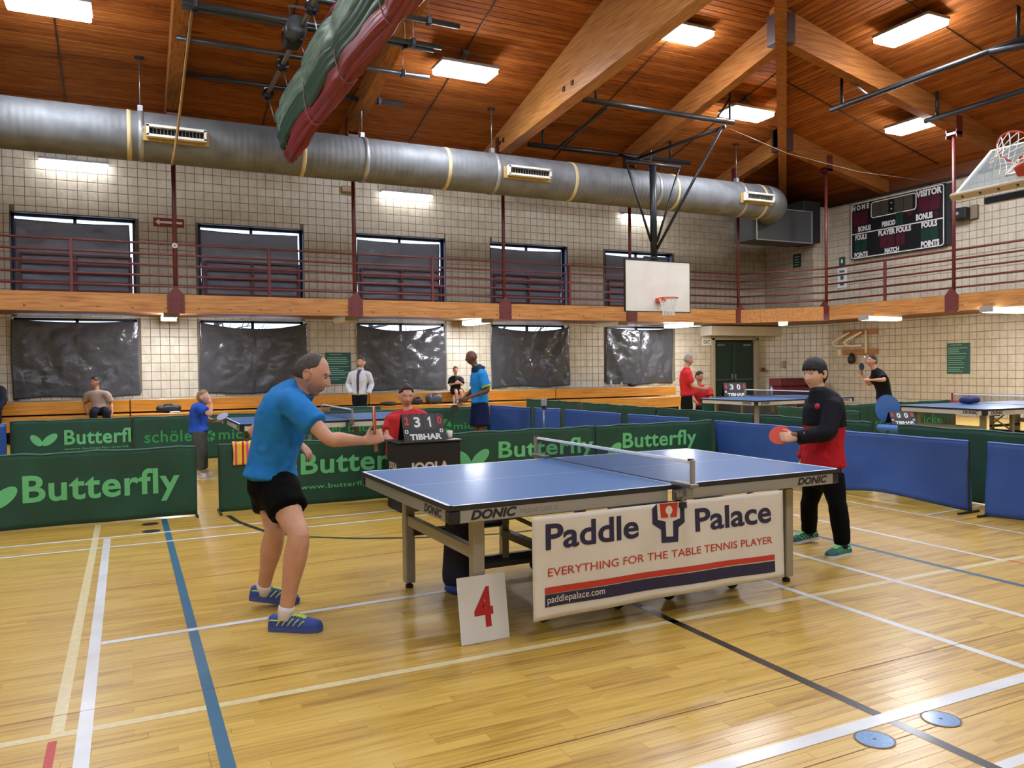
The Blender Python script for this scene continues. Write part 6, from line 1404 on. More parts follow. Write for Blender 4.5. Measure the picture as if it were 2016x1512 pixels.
        if up_.get('collar'):
            cm = mat('cloth_' + up_['collar'].strip('#'), up_['collar'], .75); n0 = nk; ax = (V(Hd(0, -.02, -.08)) - n0).normalized(); u = (side - ax * side.dot(ax)).normalized(); w = ax.cross(u)
            hgt = up_.get('collar_h', .03); cb = MB(); k_ = 20; vs_ = []
            for r_, z_ in ((.078, -.02), (.074, hgt), (.070, hgt), (.071, -.02)):
                for j in range(k_): a = 2 * pi * j / k_; vs_.append(n0 + ax * z_ * s + (u * cos(a) + w * sin(a)) * r_ * s)
            fs_ = [(i * k_ + j, i * k_ + (j + 1) % k_, ((i + 1) % 4) * k_ + (j + 1) % k_, ((i + 1) % 4) * k_ + j) for i in range(4) for j in range(k_)]; cb.add(vs_, fs_); fix(recalc(cb.build('collar', cm, t, True)))
        if up_.get('placket'):
            pc = up_['placket']; fw = V(P['hf']); fw.z = 0; fw.normalize(); sd_ = V((fw.y, -fw.x, 0)); pts = [(V(p) + fw * (b_ * s * g + inf + .007), (.5 if i == 0 else 1) * pc.get('w', .02)) for i, (p, a, b_) in enumerate(sp[:-1])] + [(nk + fw * .078 * s, pc.get('w', .02) * pc.get('top', 1.6))]
            pv = [p + sd_ * w_ * k_ for p, w_ in pts for k_ in (-1, 1)]; pf_ = [(2 * i, 2 * i + 1, 2 * i + 3, 2 * i + 2) for i in range(len(pts) - 1)]; po = fix(meshobj('front_placket', pv, pf_, mat('cloth_' + pc['c'].strip('#'), pc['c'], .8), t)); solidify(po, .012)
        if up_.get('cuff'):
            cm = mat('cloth_' + up_['cuff'].strip('#'), up_['cuff'], .75)
            for i in (0, 1):
                S_, E_ = V(P['sh'][i]), V(P['el'][i]); d_ = (E_ - S_).normalized(); p_ = lerp(S_, E_, f_); cb = MB(); a_ = arm_st(i, inf); loft(cb, [(p_ - d_ * .012, a_[2][1] + .016, a_[2][2] + .016), (p_ + d_ * .014, a_[2][1] + .017, a_[2][2] + .017)], side, 16, .1); fix(cb.build('sleeve_cuff', cm, t, True))
        if up_.get('yoke'):     # second colour laid over the shoulders and arms
            y_ = up_['yoke']; ym_ = mat('cloth_' + y_['c'].strip('#'), y_['c'], .7, spec=.2); yb = MB(); kk = y_['from']
            st = [(p, a * s * g + inf + .011, b_ * s * g + inf + .011) for p, a, b_ in [(V(p_), a_2, b_2) for p_, a_2, b_2 in y_.get('spine', sp[kk:])]]; st[-1] = (st[-1][0] + (V(sp[-1][0]) - V(sp[-2][0])).normalized() * .010, .082 * s, .082 * s); loft(yb, spline(st, 4), side, 22, .2)
            if y_.get('gird', 1): loft(yb, spline(gird(inf + .010), 4), V((0, 0, 1)), 16)
            for i in (0, 1):
                if y_.get('gird', 1): blob(yb, P['sh'][i], .068 * s + inf * .5, .068 * s + inf * .5, .064 * s + inf * .5)
                if i in y_.get('arms', ()):
                    a_ = arm_st(i, inf + .015); E_, W_ = V(P['el'][i]), V(P['wr'][i]); loft(yb, spline(a_[:-1] + [(lerp(E_, W_, .95), a_[-1][1] + .006, a_[-1][2] + .006)], 4), side, 16, .2)
            remesh(yb, 'jacket_yoke', max(vx, .009), ym_, t, 3, .005, P.get('seed', 1) + 5)
    lo_ = P.get('bottom')
    if lo_:
        lm_ = mat('cloth_' + lo_['c'].strip('#'), lo_['c'], .85, col2=lo_.get('c2'), scale=10, spec=.12); lb = MB(); inf = lo_.get('inf', .016); k1 = lo_.get('to', 2)
        st = [(p, a * s * g * .96, b_ * s * g * .96) for p, a, b_ in sp[:k1]]; c_ = lerp(P['hip'][0], P['hip'][1], .5); st = [(c_ - (V(sp[0][0]) - c_) * .3 + V((0, 0, -.04)), sp[0][1] * s * .8, sp[0][2] * s * .9)] + st; loft(lb, spline(st, 3), side, 20, .3)
        f_ = lo_.get('len', .62)
        for i in (0, 1):
            a_ = leg_st(i, inf); H_, K_, A_ = V(P['hip'][i]), V(P['kn'][i]), V(P['an'][i])
            if f_ <= 1: st = [a_[0], (lerp(H_, K_, f_ * .5), a_[1][1] + .006, a_[1][2] + .006), (lerp(H_, K_, f_), a_[2][1] + .021, a_[2][2] + .023)]
            else: st = a_[:3] + [(K_, a_[3][1] + .006, a_[3][2] + .006), (lerp(K_, A_, .4), a_[4][1] + lo_.get('calf', 0), a_[4][2] + lo_.get('calf', 0)), (lerp(K_, A_, .93), a_[6][1] + .012, a_[6][2] + .012)]
            loft(lb, spline(st, 4), side, 16, .15)
        remesh(lb, lo_.get('name', 'shorts'), max(vx, .010), lm_, t, 3, lo_.get('fold', .006), P.get('seed', 1) + 9)
    if P.get('socks'):
        sm_ = mat('sock_' + P['socks'].strip('#'), P['socks'], .85)
        for i in (0, 1):
            A_, K_ = V(P['an'][i]), V(P['kn'][i]); sb = MB(); loft(sb, [(A_ + V((0, 0, -.02)), .042 * s, .046 * s), (lerp(A_, K_, .06), .041 * s, .045 * s), (lerp(A_, K_, .11), .043 * s, .046 * s)], side, 14, .2); fix(sb.build('sock', sm_, t, True))
    if P.get('shoes'):
        q = P['shoes']
        for i in (0, 1):
            A_ = V(P['an'][i]); fl = V((A_.x, A_.y, q.get('ground', 0))) ; shoe(t, fl, P['fd'][i], mat('shoe_' + q['c'].strip('#'), q['c'], .6), mat('sole_' + q['sole'].strip('#'), q['sole'], .6), mat('acc_' + q['acc'].strip('#'), q['acc'], .5), s * q.get('s', 1.0), q.get('tilt', (0, 0))[i], q['acc'])
    return t
# joint positions in hall metres
PP = {'label': 'man in a blue polo and black shorts reaching forward with a red bat', 'base': (0.78, 4.75, 0), 's': 1.0, 'voxel': 0.0062, 'smooth': 1, 'girth': 1.03, 'skin': '#b98a70', 'skin2': '#c4957a', 'hair': 'crop', 'hairc': '#3a302a', 'stubble': '#a27d6a', 'seed': 3, 'head': (0.966, 4.645, 1.416), 'hf': (0.88, -0.317, -0.27), 'hu': (0.216, -0.105, 0.947), 'hs': 1.06, 'side': (0.527, 0.856, -0.001), 'spine': [((0.74, 4.784, 0.772), 0.165, 0.115), ((0.756, 4.78, 0.9), 0.148, 0.11), ((0.783, 4.77, 1.031), 0.155, 0.113), ((0.815, 4.746, 1.162), 0.172, 0.12), ((0.861, 4.715, 1.272), 0.16, 0.1), ((0.919, 4.677, 1.327), 0.068, 0.066)], 'sh': ((0.827, 4.531, 1.261), (0.911, 4.891, 1.261)), 'el': ((0.995, 4.356, 1.064), (0.692, 5.059, 1.065)), 'wr': ((1.208, 4.407, 1.038), (0.912, 4.951, 1.016)), 'hand': {0: {'d': (0.806, -0.058, 0.242), 'pn': (0.257, 0.987, -0.198), 'th': (-0.27, 0.131, 1.003), 'curl': 1.05, 's': 1.02}, 1: {'d': (0.609, -0.463, -0.558), 'pn': (-0.362, 0.399, -0.694), 'th': (-0.257, -0.987, 0.398), 'curl': 0.32, 'spread': 0.09, 's': 1.05}}, 'hip': ((0.767, 4.704, 0.781), (0.762, 4.885, 0.764)), 'kn': ((0.837, 4.442, 0.528), (0.761, 4.767, 0.498)), 'an': ((0.766, 4.488, 0.084), (0.723, 4.998, 0.101)), 'fd': ((0.829, -0.514, -0.011), (0.989, -0.092, -0.01)), 'legg': 1.03, 'armg': 1.0, 'top': {'c': '#1c6fb5', 'c2': '#2277bd', 'name': 'polo_shirt', 'inf': 0.016, 'sleeve': 0.62, 'collar': '#1a5f9e', 'collar_h': 0.035, 'fold': 0.012, 'flare': 0.012, 'hem': 0.45}, 'bottom': {'c': '#060607', 'name': 'shorts', 'len': 0.52, 'inf': 0.024, 'to': 2, 'fold': 0.01}, 'socks': '#d2cfd6', 'shoes': {'c': '#27408f', 'sole': '#3d4d86', 'acc': '#b5d04a', 's': 1.06, 'tilt': (0, 0.22)}}
person(PP)
paddle('red bat held up edge-on by the man in the blue polo', (1.268, 4.414, 1.151), (0.952, -0.329, 0.039), (-0.036, 0.017, -1.0))
PP = {'label': 'boy in a navy and red track jacket holding an orange bat', 'base': (4.88, 4.5, 0), 's': 0.87, 'voxel': 0.0065, 'smooth': 1, 'girth': 1.0, 'skin': '#d0a488', 'skin2': '#d9ae92', 'hair': 'bowl', 'hairc': '#0e0d0f', 'seed': 7, 'legg': 0.95, 'lip': '#b06a62', 'head': (4.803, 4.503, 1.365), 'hf': (-0.992, -0.029, -0.07), 'hu': (0.0, 0.0, 1.0), 'hs': 1.12, 'side': (-0.016, -0.993, -0.005), 'spine': [((4.846, 4.465, 0.662), 0.17, 0.145), ((4.852, 4.465, 0.78), 0.165, 0.14), ((4.858, 4.465, 0.899), 0.165, 0.138), ((4.86, 4.467, 1.017), 0.172, 0.135), ((4.855, 4.472, 1.147), 0.16, 0.11), ((4.825, 4.489, 1.226), 0.068, 0.066)], 'sh': ((4.893, 4.609, 1.125), (4.826, 4.353, 1.133)), 'el': ((4.921, 4.668, 0.901), (4.704, 4.285, 0.934)), 'wr': ((4.835, 4.66, 0.683), (4.488, 4.389, 0.895)), 'hand': {0: {'d': (-0.09, 0.044, -0.999), 'pn': (-0.124, -0.941, -0.003), 'th': (-0.987, 0.257, 0.011), 'curl': 0.4, 's': 0.95}, 1: {'d': (-0.831, 0.349, 0.09), 'pn': (0.347, 0.943, -0.349), 'th': (-0.182, 0.311, 1.003), 'curl': 1.0, 's': 1.12}}, 'hip': ((4.9, 4.581, 0.566), (4.833, 4.37, 0.595)), 'kn': ((4.906, 4.661, 0.306), (4.809, 4.286, 0.349)), 'an': ((4.948, 4.702, 0.077), (4.827, 4.26, 0.075)), 'fd': ((-0.964, 0.191, 0.011), (-0.983, -0.078, 0.009)), 'top': {'c': '#a3131f', 'c2': '#ad1a26', 'name': 'jacket', 'inf': 0.014, 'sleeve': 1.5, 'fold': 0.01, 'flare': 0.015, 'collar': '#0b0d17', 'collar_h': 0.036, 'yoke': {'c': '#0a0c16', 'from': 3, 'arms': (1,), 'spine': [((4.859, 4.466, 0.966), 0.172, 0.136), ((4.86, 4.467, 1.029), 0.172, 0.135), ((4.855, 4.472, 1.147), 0.16, 0.11), ((4.825, 4.489, 1.226), 0.068, 0.066)]}}, 'bottom': {'c': '#050506', 'name': 'track_pants', 'len': 1.5, 'inf': 0.014, 'to': 2, 'fold': 0.009, 'calf': 0.0}, 'socks': '#15161a', 'shoes': {'c': '#2b5a5e', 'sole': '#c9ced0', 'acc': '#6fdc8c', 's': 1.06, 'tilt': (0.12, 0)}}
person(PP)
paddle('orange bat held low by the boy in the track jacket', (4.412, 4.471, 0.912), (-0.728, -0.469, 0.505), (0.894, -0.379, -0.211), front='#c9442a')
eb = MB(); blob(eb, (4.701, 4.384, 1.124), .02, .02, .024, None, 10); eo = eb.build('chest_emblem', mat('emblem_red', '#b01f3c', .6), [o for o in bpy.data.objects if o.name == 'person.001'][0], True); eo.matrix_parent_inverse = M.Translation(-V(eo.parent.location))
PP = {'label': 'man in a red t-shirt seated behind the umpire table', 'base': (2.75, 8.28, 0), 's': 1.02, 'voxel': 0.01, 'girth': 1.12, 'skin': '#c08d78', 'skin2': '#c79782', 'hair': 'short', 'hairc': '#2a1f1a', 'seed': 11, 'head': (2.743, 8.29, 1.14), 'hf': (-0.123, -0.985, -0.124), 'hu': (0.0, 0.0, 1.0), 'hs': 1.0, 'side': (0.985, -0.146, -0.011), 'spine': [((2.755, 8.336, 0.495), 0.18, 0.13), ((2.757, 8.337, 0.624), 0.18, 0.135), ((2.762, 8.327, 0.748), 0.178, 0.13), ((2.766, 8.317, 0.849), 0.178, 0.125), ((2.766, 8.297, 0.939), 0.165, 0.1), ((2.759, 8.29, 0.984), 0.07, 0.066)], 'sh': ((2.612, 8.415, 0.889), (2.918, 8.199, 0.894)), 'el': ((2.527, 8.318, 0.693), (2.927, 8.068, 0.703)), 'wr': ((2.546, 8.107, 0.648), (2.758, 7.982, 0.648)), 'hand': {0: {'d': (0.321, -0.712, -0.407), 'pn': (0.27, -0.131, -0.703), 'th': (0.45, -0.219, 0.494), 'curl': 0.5}, 1: {'d': (-0.758, -0.187, -0.393), 'pn': (-0.27, 0.131, -0.697), 'th': (-0.45, 0.219, 0.506), 'curl': 0.5}}, 'hip': ((2.66, 8.3, 0.5), (2.86, 8.3, 0.5)), 'kn': ((2.62, 8.1, 0.52), (2.9, 8.1, 0.52)), 'an': ((2.62, 8.14, 0.09), (2.9, 8.14, 0.09)), 'fd': ((0, -1, 0), (0, -1, 0)), 'top': {'c': '#b3262a', 'c2': '#bd3034', 'name': 't_shirt', 'inf': 0.018, 'sleeve': 0.6, 'fold': 0.007}, 'bottom': {'c': '#1c1c20', 'name': 'trousers', 'len': 1.5}, 'shoes': {'c': '#1a1a1a', 'sole': '#202020', 'acc': '#303030', 's': 1.0}}
person(PP)
PP = {'label': 'small child in a blue shirt raising a hand to the mouth', 'base': (0.91, 11.66, 0), 's': 0.74, 'voxel': 0.01, 'skin': '#d3a88f', 'skin2': '#dbb39b', 'hair': 'long', 'hairc': '#8a6f4c', 'hairc2': '#a58658', 'seed': 13, 'head': (0.948, 11.608, 1.079), 'hf': (0.677, -0.552, 0.311), 'hu': (-0.27, 0.131, 0.953), 'hs': 1.1, 'side': (0.685, 0.723, -0.003), 'spine': [((0.877, 11.653, 0.604), 0.165, 0.115), ((0.867, 11.66, 0.688), 0.148, 0.11), ((0.875, 11.659, 0.779), 0.155, 0.113), ((0.883, 11.657, 0.862), 0.172, 0.12), ((0.896, 11.641, 0.939), 0.16, 0.1), ((0.915, 11.632, 0.974), 0.068, 0.066)], 'sh': ((0.885, 11.502, 0.932), (0.925, 11.771, 0.926)), 'el': ((1.0, 11.355, 0.852), (1.009, 11.782, 0.76)), 'wr': ((1.017, 11.373, 1.002), (1.11, 11.654, 0.742)), 'hand': {0: {'d': (-0.269, 0.019, 1.003), 'pn': (-0.809, 0.394, 0.01), 'th': (-0.437, -0.899, 0.0), 'curl': 0.3}, 1: {'d': (0.719, -0.35, -0.009), 'pn': (0.0, 0.0, -1.0), 'th': (-0.437, -0.899, 0.0), 'curl': 0.9}}, 'hip': ((0.865, 11.57, 0.597), (0.902, 11.718, 0.585)), 'kn': ((0.874, 11.504, 0.339), (0.918, 11.649, 0.323)), 'an': ((0.865, 11.535, 0.087), (0.933, 11.725, 0.082)), 'fd': ((0.501, -0.8, -0.009), (0.722, -0.573, -0.01)), 'top': {'c': '#2450b8', 'c2': '#2c59c4', 'name': 'sports_shirt', 'inf': 0.02, 'sleeve': 0.6, 'flare': 0.02}, 'bottom': {'c': '#585c58', 'c2': '#4a4f4c', 'name': 'track_pants', 'len': 1.5, 'inf': 0.02}, 'shoes': {'c': '#c9c4c2', 'sole': '#d8d6d4', 'acc': '#9a8f94', 's': 1.0}}
person(PP)
paddle('pale grey bat held out by the small child', (1.178, 11.59, 0.806), (-0.442, -0.452, 0.752), (-0.764, 0.372, -0.491), front='#8f9cae', back='#2a2c30')
PP = {'label': 'boy in a tan t-shirt sitting on the bleachers', 'base': (-0.52, 18.72, 0.53), 's': 0.92, 'voxel': 0.016, 'skin': '#9c6f58', 'hair': 'short', 'hairc': '#15110f', 'seed': 17, 'hs': 1.07, 'head': (-0.604, 18.772, 1.216), 'hf': (-0.789, -0.595, -0.045), 'hu': (0.0, 0.0, 1.0), 'side': (0.943, -0.347, -0.011), 'spine': [((-0.519, 18.717, 0.65), 0.165, 0.115), ((-0.528, 18.745, 0.735), 0.148, 0.11), ((-0.536, 18.762, 0.82), 0.155, 0.113), ((-0.554, 18.773, 0.905), 0.172, 0.12), ((-0.571, 18.772, 0.991), 0.16, 0.1), ((-0.579, 18.778, 1.045), 0.068, 0.066)], 'sh': ((-0.743, 18.833, 0.962), (-0.379, 18.656, 0.957)), 'el': ((-0.799, 18.944, 0.767), (-0.308, 18.705, 0.761)), 'wr': ((-0.75, 18.805, 0.579), (-0.291, 18.581, 0.563)), 'hip': ((-0.596, 18.731, 0.62), (-0.443, 18.656, 0.618)), 'kn': ((-0.629, 18.302, 0.609), (-0.386, 18.184, 0.606)), 'an': ((-0.637, 18.296, 0.215), (-0.394, 18.178, 0.212)), 'fd': ((-0.437, -0.899, 0.0), (-0.437, -0.899, 0.0)), 'hand': {0: {'d': (-0.087, -0.18, -1.0), 'pn': (0.899, -0.437, -0.011), 'th': (-0.437, -0.899, 0.0)}, 1: {'d': (-0.087, -0.18, -1.0), 'pn': (-0.899, 0.437, 0.011), 'th': (-0.437, -0.899, 0.0)}}, 'top': {'c': '#8c7a6e', 'c2': '#958378', 'name': 't_shirt', 'inf': 0.022, 'sleeve': 0.7}, 'bottom': {'c': '#171a24', 'name': 'jeans', 'len': 1.5}, 'shoes': {'c': '#222222', 'sole': '#303030', 'acc': '#555555', 'ground': 0.02}}
person(PP)
PP = {'label': 'person in a dark jacket cut off by the left edge', 'base': (-2.75, 18.7, 0.53), 's': 1.0, 'voxel': 0.02, 'skin': '#b98a70', 'hair': 'short', 'hairc': '#15110f', 'seed': 19, 'hs': 1.07, 'head': (-2.413, 18.688, 1.412), 'hf': (-0.124, -0.941, -0.003), 'hu': (0.0, 0.0, 1.0), 'side': (0.943, -0.347, -0.011), 'spine': [((-2.419, 18.618, 0.718), 0.165, 0.115), ((-2.42, 18.643, 0.808), 0.148, 0.11), ((-2.421, 18.669, 0.908), 0.155, 0.113), ((-2.421, 18.682, 1.009), 0.172, 0.12), ((-2.419, 18.684, 1.12), 0.16, 0.1), ((-2.417, 18.685, 1.2), 0.068, 0.066)], 'sh': ((-2.61, 18.776, 1.102), (-2.247, 18.599, 1.097)), 'el': ((-2.626, 18.611, 0.865), (-2.203, 18.406, 0.88)), 'wr': ((-2.479, 18.315, 0.743), (-2.284, 18.22, 0.741)), 'hip': ((-2.474, 18.644, 0.658), (-2.348, 18.582, 0.657)), 'kn': ((-2.429, 18.177, 0.679), (-2.27, 18.1, 0.677)), 'an': ((-2.437, 18.171, 0.247), (-2.279, 18.094, 0.245)), 'fd': ((-0.437, -0.899, 0.0), (-0.437, -0.899, 0.0)), 'top': {'c': '#151a26', 'name': 'jacket', 'inf': 0.03, 'sleeve': 1.5}, 'bottom': {'c': '#14161c', 'name': 'trousers', 'len': 1.5}, 'shoes': {'c': '#222222', 'sole': '#303030', 'acc': '#555555', 'ground': 0.02}}
person(PP)
PP = {'label': 'man in a white zip jacket standing with hands in pockets', 'base': (4.75, 17.55, 0), 's': 1.0, 'voxel': 0.014, 'skin': '#b88a74', 'hair': 'short', 'hairc': '#3a2a1f', 'seed': 23, 'head': (4.767, 17.593, 1.579), 'hf': (-0.527, -0.856, -0.049), 'hu': (0.0, 0.0, 1.0), 'hs': 1.04, 'side': (0.899, -0.437, -0.011), 'spine': [((4.722, 17.598, 0.868), 0.165, 0.115), ((4.724, 17.6, 0.983), 0.148, 0.11), ((4.726, 17.601, 1.097), 0.155, 0.113), ((4.728, 17.603, 1.201), 0.172, 0.12), ((4.731, 17.605, 1.315), 0.16, 0.1), ((4.753, 17.596, 1.418), 0.068, 0.066)], 'sh': ((4.566, 17.685, 1.317), (4.906, 17.519, 1.313)), 'el': ((4.501, 17.766, 1.088), (4.988, 17.529, 1.082)), 'wr': ((4.519, 17.53, 0.886), (4.857, 17.366, 0.882)), 'hip': ((4.66, 17.628, 0.846), (4.783, 17.567, 0.844)), 'kn': ((4.647, 17.602, 0.457), (4.781, 17.537, 0.455)), 'an': ((4.635, 17.622, 0.1), (4.79, 17.546, 0.098)), 'fd': ((-0.617, -0.812, 0.002), (-0.257, -0.987, -0.002)), 'top': {'c': '#b9bcc4', 'c2': '#c4c7cf', 'name': 'zip_jacket', 'inf': 0.016, 'sleeve': 1.5, 'fold': 0.008, 'collar': '#aeb1ba', 'collar_h': 0.03, 'placket': {'c': '#3a3a46', 'w': 0.03, 'top': 1.4}}, 'bottom': {'c': '#14161f', 'name': 'trousers', 'len': 1.5, 'inf': 0.02}, 'shoes': {'c': '#1c1c20', 'sole': '#303030', 'acc': '#444444'}}
person(PP)
PP = {'label': 'child in a black and green shirt sitting on the upper bleacher', 'base': (7.65, 19.1, 0.82), 's': 0.74, 'voxel': 0.014, 'skin': '#b98a72', 'hair': 'short', 'hairc': '#3b2a1f', 'seed': 29, 'head': (7.598, 18.937, 1.374), 'hf': (-0.235, -0.942, -0.102), 'hu': (0.0, 0.0, 1.0), 'hs': 1.12, 'side': (0.987, -0.257, -0.011), 'spine': [((7.606, 18.976, 0.838), 0.165, 0.115), ((7.608, 18.977, 0.916), 0.148, 0.11), ((7.609, 18.978, 0.995), 0.155, 0.113), ((7.611, 18.979, 1.073), 0.172, 0.12), ((7.613, 18.98, 1.165), 0.16, 0.1), ((7.614, 18.981, 1.217), 0.068, 0.066)], 'sh': ((7.507, 19.032, 1.153), (7.742, 18.917, 1.15)), 'el': ((7.443, 18.947, 0.998), (7.724, 18.811, 0.995)), 'wr': ((7.529, 18.74, 1.039), (7.599, 18.707, 1.077)), 'hip': ((7.541, 18.952, 0.827), (7.646, 18.9, 0.825)), 'kn': ((7.476, 18.616, 0.849), (7.592, 18.56, 0.847)), 'an': ((7.498, 18.577, 0.567), (7.613, 18.521, 0.553)), 'fd': ((-0.347, -0.943, -0.001), (-0.257, -0.987, -0.002)), 'hand': {0: {'d': (0.899, -0.437, -0.011), 'pn': (0.437, 0.899, 0.0), 'th': (0.0, 0.0, 1.0)}, 1: {'d': (-0.899, 0.437, 0.011), 'pn': (0.437, 0.899, 0.0), 'th': (0.0, 0.0, 1.0)}}, 'top': {'c': '#0a0b0d', 'name': 't_shirt', 'inf': 0.022, 'sleeve': 0.75, 'collar': '#7bb52a', 'collar_h': 0.02}, 'bottom': {'c': '#15161a', 'name': 'shorts', 'len': 0.75}, 'shoes': {'c': '#8c8f96', 'sole': '#c9c9c9', 'acc': '#d8d8d8', 'ground': 0.53}}
person(PP)
PP = {'label': 'man in a bright blue and black shirt walking with a black bat', 'base': (5.5, 12.7, 0), 's': 1.03, 'voxel': 0.012, 'girth': 1.08, 'skin': '#5f4132', 'skin2': '#6a4a3a', 'hair': 'bald', 'hairc': '#1a1412', 'seed': 31, 'lip': '#4f3028', 'head': (5.396, 12.707, 1.616), 'hf': (-0.942, 0.236, -0.109), 'hu': (-0.072, 0.035, 1.001), 'hs': 1.0, 'side': (-0.244, -0.96, -0.002), 'spine': [((5.508, 12.633, 0.829), 0.165, 0.115), ((5.51, 12.635, 0.961), 0.148, 0.11), ((5.513, 12.637, 1.085), 0.155, 0.113), ((5.507, 12.643, 1.209), 0.172, 0.12), ((5.502, 12.649, 1.35), 0.16, 0.1), ((5.464, 12.669, 1.456), 0.068, 0.066)], 'sh': ((5.573, 12.858, 1.322), (5.484, 12.434, 1.333)), 'el': ((5.506, 12.939, 1.043), (5.524, 12.319, 1.047)), 'wr': ((5.319, 12.915, 0.896), (5.207, 12.415, 0.932)), 'hand': {0: {'d': (-0.54, 0.262, -0.693), 'pn': (-0.437, -0.899, 0.0), 'th': (-0.45, 0.219, 0.506), 'curl': 0.8}, 1: {'d': (-0.674, 0.328, -0.492), 'pn': (0.393, 0.809, -0.3), 'th': (-0.18, 0.087, 0.802), 'curl': 0.8}}, 'hip': ((5.547, 12.747, 0.805), (5.475, 12.515, 0.816)), 'kn': ((5.48, 12.715, 0.426), (5.475, 12.439, 0.444)), 'an': ((5.544, 12.785, 0.043), (5.491, 12.444, 0.058)), 'fd': ((-0.899, 0.437, 0.011), (-0.987, 0.257, 0.011)), 'top': {'c': '#1f83cf', 'c2': '#2a8dd8', 'name': 'sports_shirt', 'inf': 0.02, 'sleeve': 0.75, 'fold': 0.008, 'collar': '#a5d23a', 'collar_h': 0.012, 'cuff': '#a5d23a', 'yoke': {'c': '#10203a', 'from': 4, 'gird': 0, 'spine': [((5.51, 12.645, 1.368), 0.15, 0.1), ((5.495, 12.653, 1.394), 0.13, 0.09), ((5.464, 12.669, 1.456), 0.068, 0.066)]}}, 'bottom': {'c': '#141c40', 'c2': '#182148', 'name': 'shorts', 'len': 1.0, 'inf': 0.035}, 'shoes': {'c': '#303040', 'sole': '#c9c9c9', 'acc': '#d8d8d8'}}
person(PP)
paddle('black bat swinging from the hand of the man in bright blue', (5.049, 12.653, 0.728), (-0.527, -0.856, 0.151), (0.674, -0.328, 0.642), front='#161618', back='#a52a22')
PP = {'label': 'grey-haired man in a red t-shirt standing by the dark desk', 'base': (11.5, 14.5, 0), 's': 1.0, 'voxel': 0.014, 'girth': 1.08, 'skin': '#c29078', 'hair': 'short', 'hairc': '#8c8782', 'seed': 37, 'hs': 1.07, 'head': (11.528, 14.485, 1.555), 'hf': (0.722, -0.573, -0.16), 'hu': (0.09, -0.044, 0.999), 'side': (0.604, 0.785, -0.002), 'spine': [((11.481, 14.488, 0.757), 0.165, 0.115), ((11.473, 14.495, 0.884), 0.148, 0.11), ((11.465, 14.502, 1.0), 0.155, 0.113), ((11.467, 14.504, 1.128), 0.172, 0.12), ((11.47, 14.505, 1.255), 0.16, 0.1), ((11.483, 14.502, 1.371), 0.068, 0.066)], 'sh': ((11.357, 14.327, 1.257), (11.62, 14.677, 1.252)), 'el': ((11.433, 14.227, 0.971), (11.733, 14.637, 0.958)), 'wr': ((11.669, 14.166, 0.91), (11.856, 14.464, 0.888)), 'hand': {0: {'d': (0.899, -0.437, -0.011), 'pn': (0.437, 0.899, 0.0), 'th': (0.0, 0.0, 1.0)}, 1: {'d': (0.899, -0.437, -0.011), 'pn': (-0.437, -0.899, 0.0), 'th': (0.0, 0.0, 1.0)}}, 'hip': ((11.4, 14.404, 0.738), (11.546, 14.589, 0.729)), 'kn': ((11.414, 14.389, 0.393), (11.531, 14.61, 0.378)), 'an': ((11.387, 14.394, 0.071), (11.504, 14.615, 0.052)), 'fd': ((0.899, -0.437, -0.011), (0.899, -0.437, -0.011)), 'top': {'c': '#c2242a', 'c2': '#cc2e34', 'name': 't_shirt', 'inf': 0.025, 'sleeve': 0.7}, 'bottom': {'c': '#141416', 'name': 'shorts', 'len': 0.85, 'inf': 0.03}, 'socks': '#c9c4c0', 'shoes': {'c': '#8c8c90', 'sole': '#c9c9c9', 'acc': '#d8d8d8'}}
person(PP)
PP = {'label': 'man with dark glasses and a beard seated behind the second score flip', 'base': (12.6, 14.55, 0), 's': 0.98, 'voxel': 0.014, 'skin': '#b58468', 'hair': 'short', 'hairc': '#1f1714', 'seed': 41, 'hs': 1.07, 'stubble': '#3a2a22', 'head': (12.09, 14.802, 1.162), 'hf': (0.1, -0.938, -0.106), 'hu': (0.0, 0.0, 1.0), 'side': (0.984, -0.034, -0.01), 'spine': [((12.152, 14.756, 0.47), 0.165, 0.115), ((12.153, 14.757, 0.565), 0.148, 0.11), ((12.145, 14.764, 0.661), 0.155, 0.113), ((12.136, 14.77, 0.756), 0.172, 0.12), ((12.127, 14.777, 0.864), 0.16, 0.1), ((12.118, 14.784, 0.959), 0.068, 0.066)], 'sh': ((11.998, 14.895, 0.852), (12.265, 14.654, 0.851)), 'el': ((11.876, 14.782, 0.644), (12.193, 14.516, 0.62)), 'wr': ((11.786, 14.49, 0.55), (11.975, 14.398, 0.525)), 'hip': ((12.086, 14.786, 0.411), (12.215, 14.723, 0.409)), 'kn': ((11.87, 14.558, 0.428), (12.039, 14.476, 0.426)), 'an': ((11.896, 14.592, 0.072), (12.065, 14.51, 0.07)), 'fd': ((-0.437, -0.899, 0.0), (-0.437, -0.899, 0.0)), 'top': {'c': '#b3262a', 'name': 't_shirt', 'inf': 0.02, 'sleeve': 0.6}, 'bottom': {'c': '#1c1c20', 'name': 'trousers', 'len': 1.5}, 'shoes': {'c': '#1a1a1a', 'sole': '#202020', 'acc': '#303030'}}
person(PP)
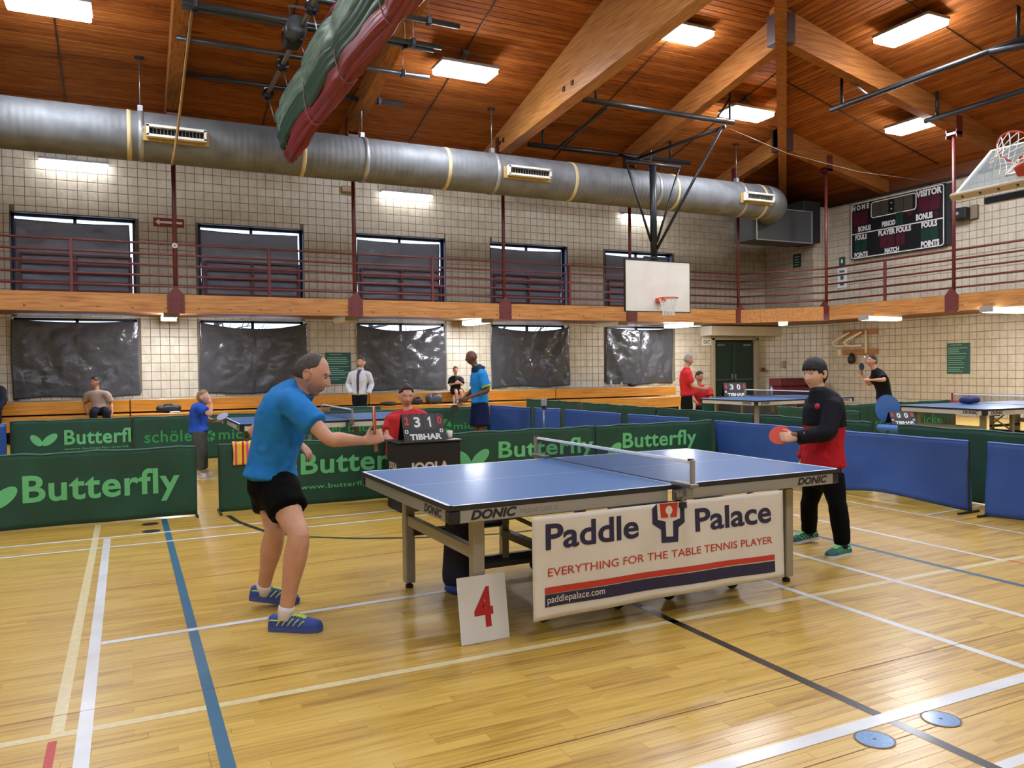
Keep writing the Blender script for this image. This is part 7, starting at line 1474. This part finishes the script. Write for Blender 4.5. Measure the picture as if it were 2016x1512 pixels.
PP = {'label': 'player in a black t-shirt leaning back with a raised bat', 'base': (14.55, 11.85, 0), 's': 1.0, 'voxel': 0.014, 'skin': '#c08c74', 'hair': 'short', 'hairc': '#1b1512', 'seed': 43, 'hs': 1.07, 'head': (14.38, 11.918, 1.484), 'hf': (-0.942, 0.236, 0.131), 'hu': (0.09, -0.044, 0.999), 'side': (-0.146, -0.986, -0.003), 'spine': [((14.609, 11.787, 0.674), 0.165, 0.115), ((14.602, 11.793, 0.805), 0.148, 0.11), ((14.585, 11.805, 0.925), 0.155, 0.113), ((14.548, 11.826, 1.057), 0.172, 0.12), ((14.492, 11.856, 1.188), 0.16, 0.1), ((14.435, 11.887, 1.309), 0.068, 0.066)], 'sh': ((14.602, 12.024, 1.153), (14.416, 11.693, 1.19)), 'el': ((14.447, 12.039, 0.979), (14.273, 11.515, 1.086)), 'wr': ((14.188, 12.004, 1.203), (14.057, 11.676, 1.088)), 'hand': {0: {'d': (-0.27, 0.131, 0.903), 'pn': (-0.707, -0.768, 0.003), 'th': (-0.899, 0.437, 0.011), 'curl': 0.9}, 1: {'d': (-0.899, 0.437, 0.111), 'pn': (0.35, 0.72, -0.5), 'th': (0.0, 0.0, 1.0)}}, 'hip': ((14.664, 11.869, 0.615), (14.561, 11.697, 0.624)), 'kn': ((14.559, 11.913, 0.288), (14.482, 11.672, 0.281)), 'an': ((14.708, 11.944, -0.007), (14.598, 11.664, -0.005)), 'fd': ((-0.899, 0.437, 0.011), (-0.987, 0.257, 0.011)), 'top': {'c': '#0a0b0d', 'c2': '#0e0f12', 'name': 't_shirt', 'inf': 0.022, 'sleeve': 0.7}, 'bottom': {'c': '#08080a', 'name': 'shorts', 'len': 0.8, 'inf': 0.03}, 'socks': '#1a1a1a', 'shoes': {'c': '#303030', 'sole': '#c9c9c9', 'acc': '#d8d8d8'}}
person(PP)
paddle('dark bat raised by the player in black', (14.14, 11.976, 1.367), (-0.034, -0.984, 0.096), (0.045, -0.022, -1.001), front='#23344a', back='#161618')
bpy.context.view_layer.update()
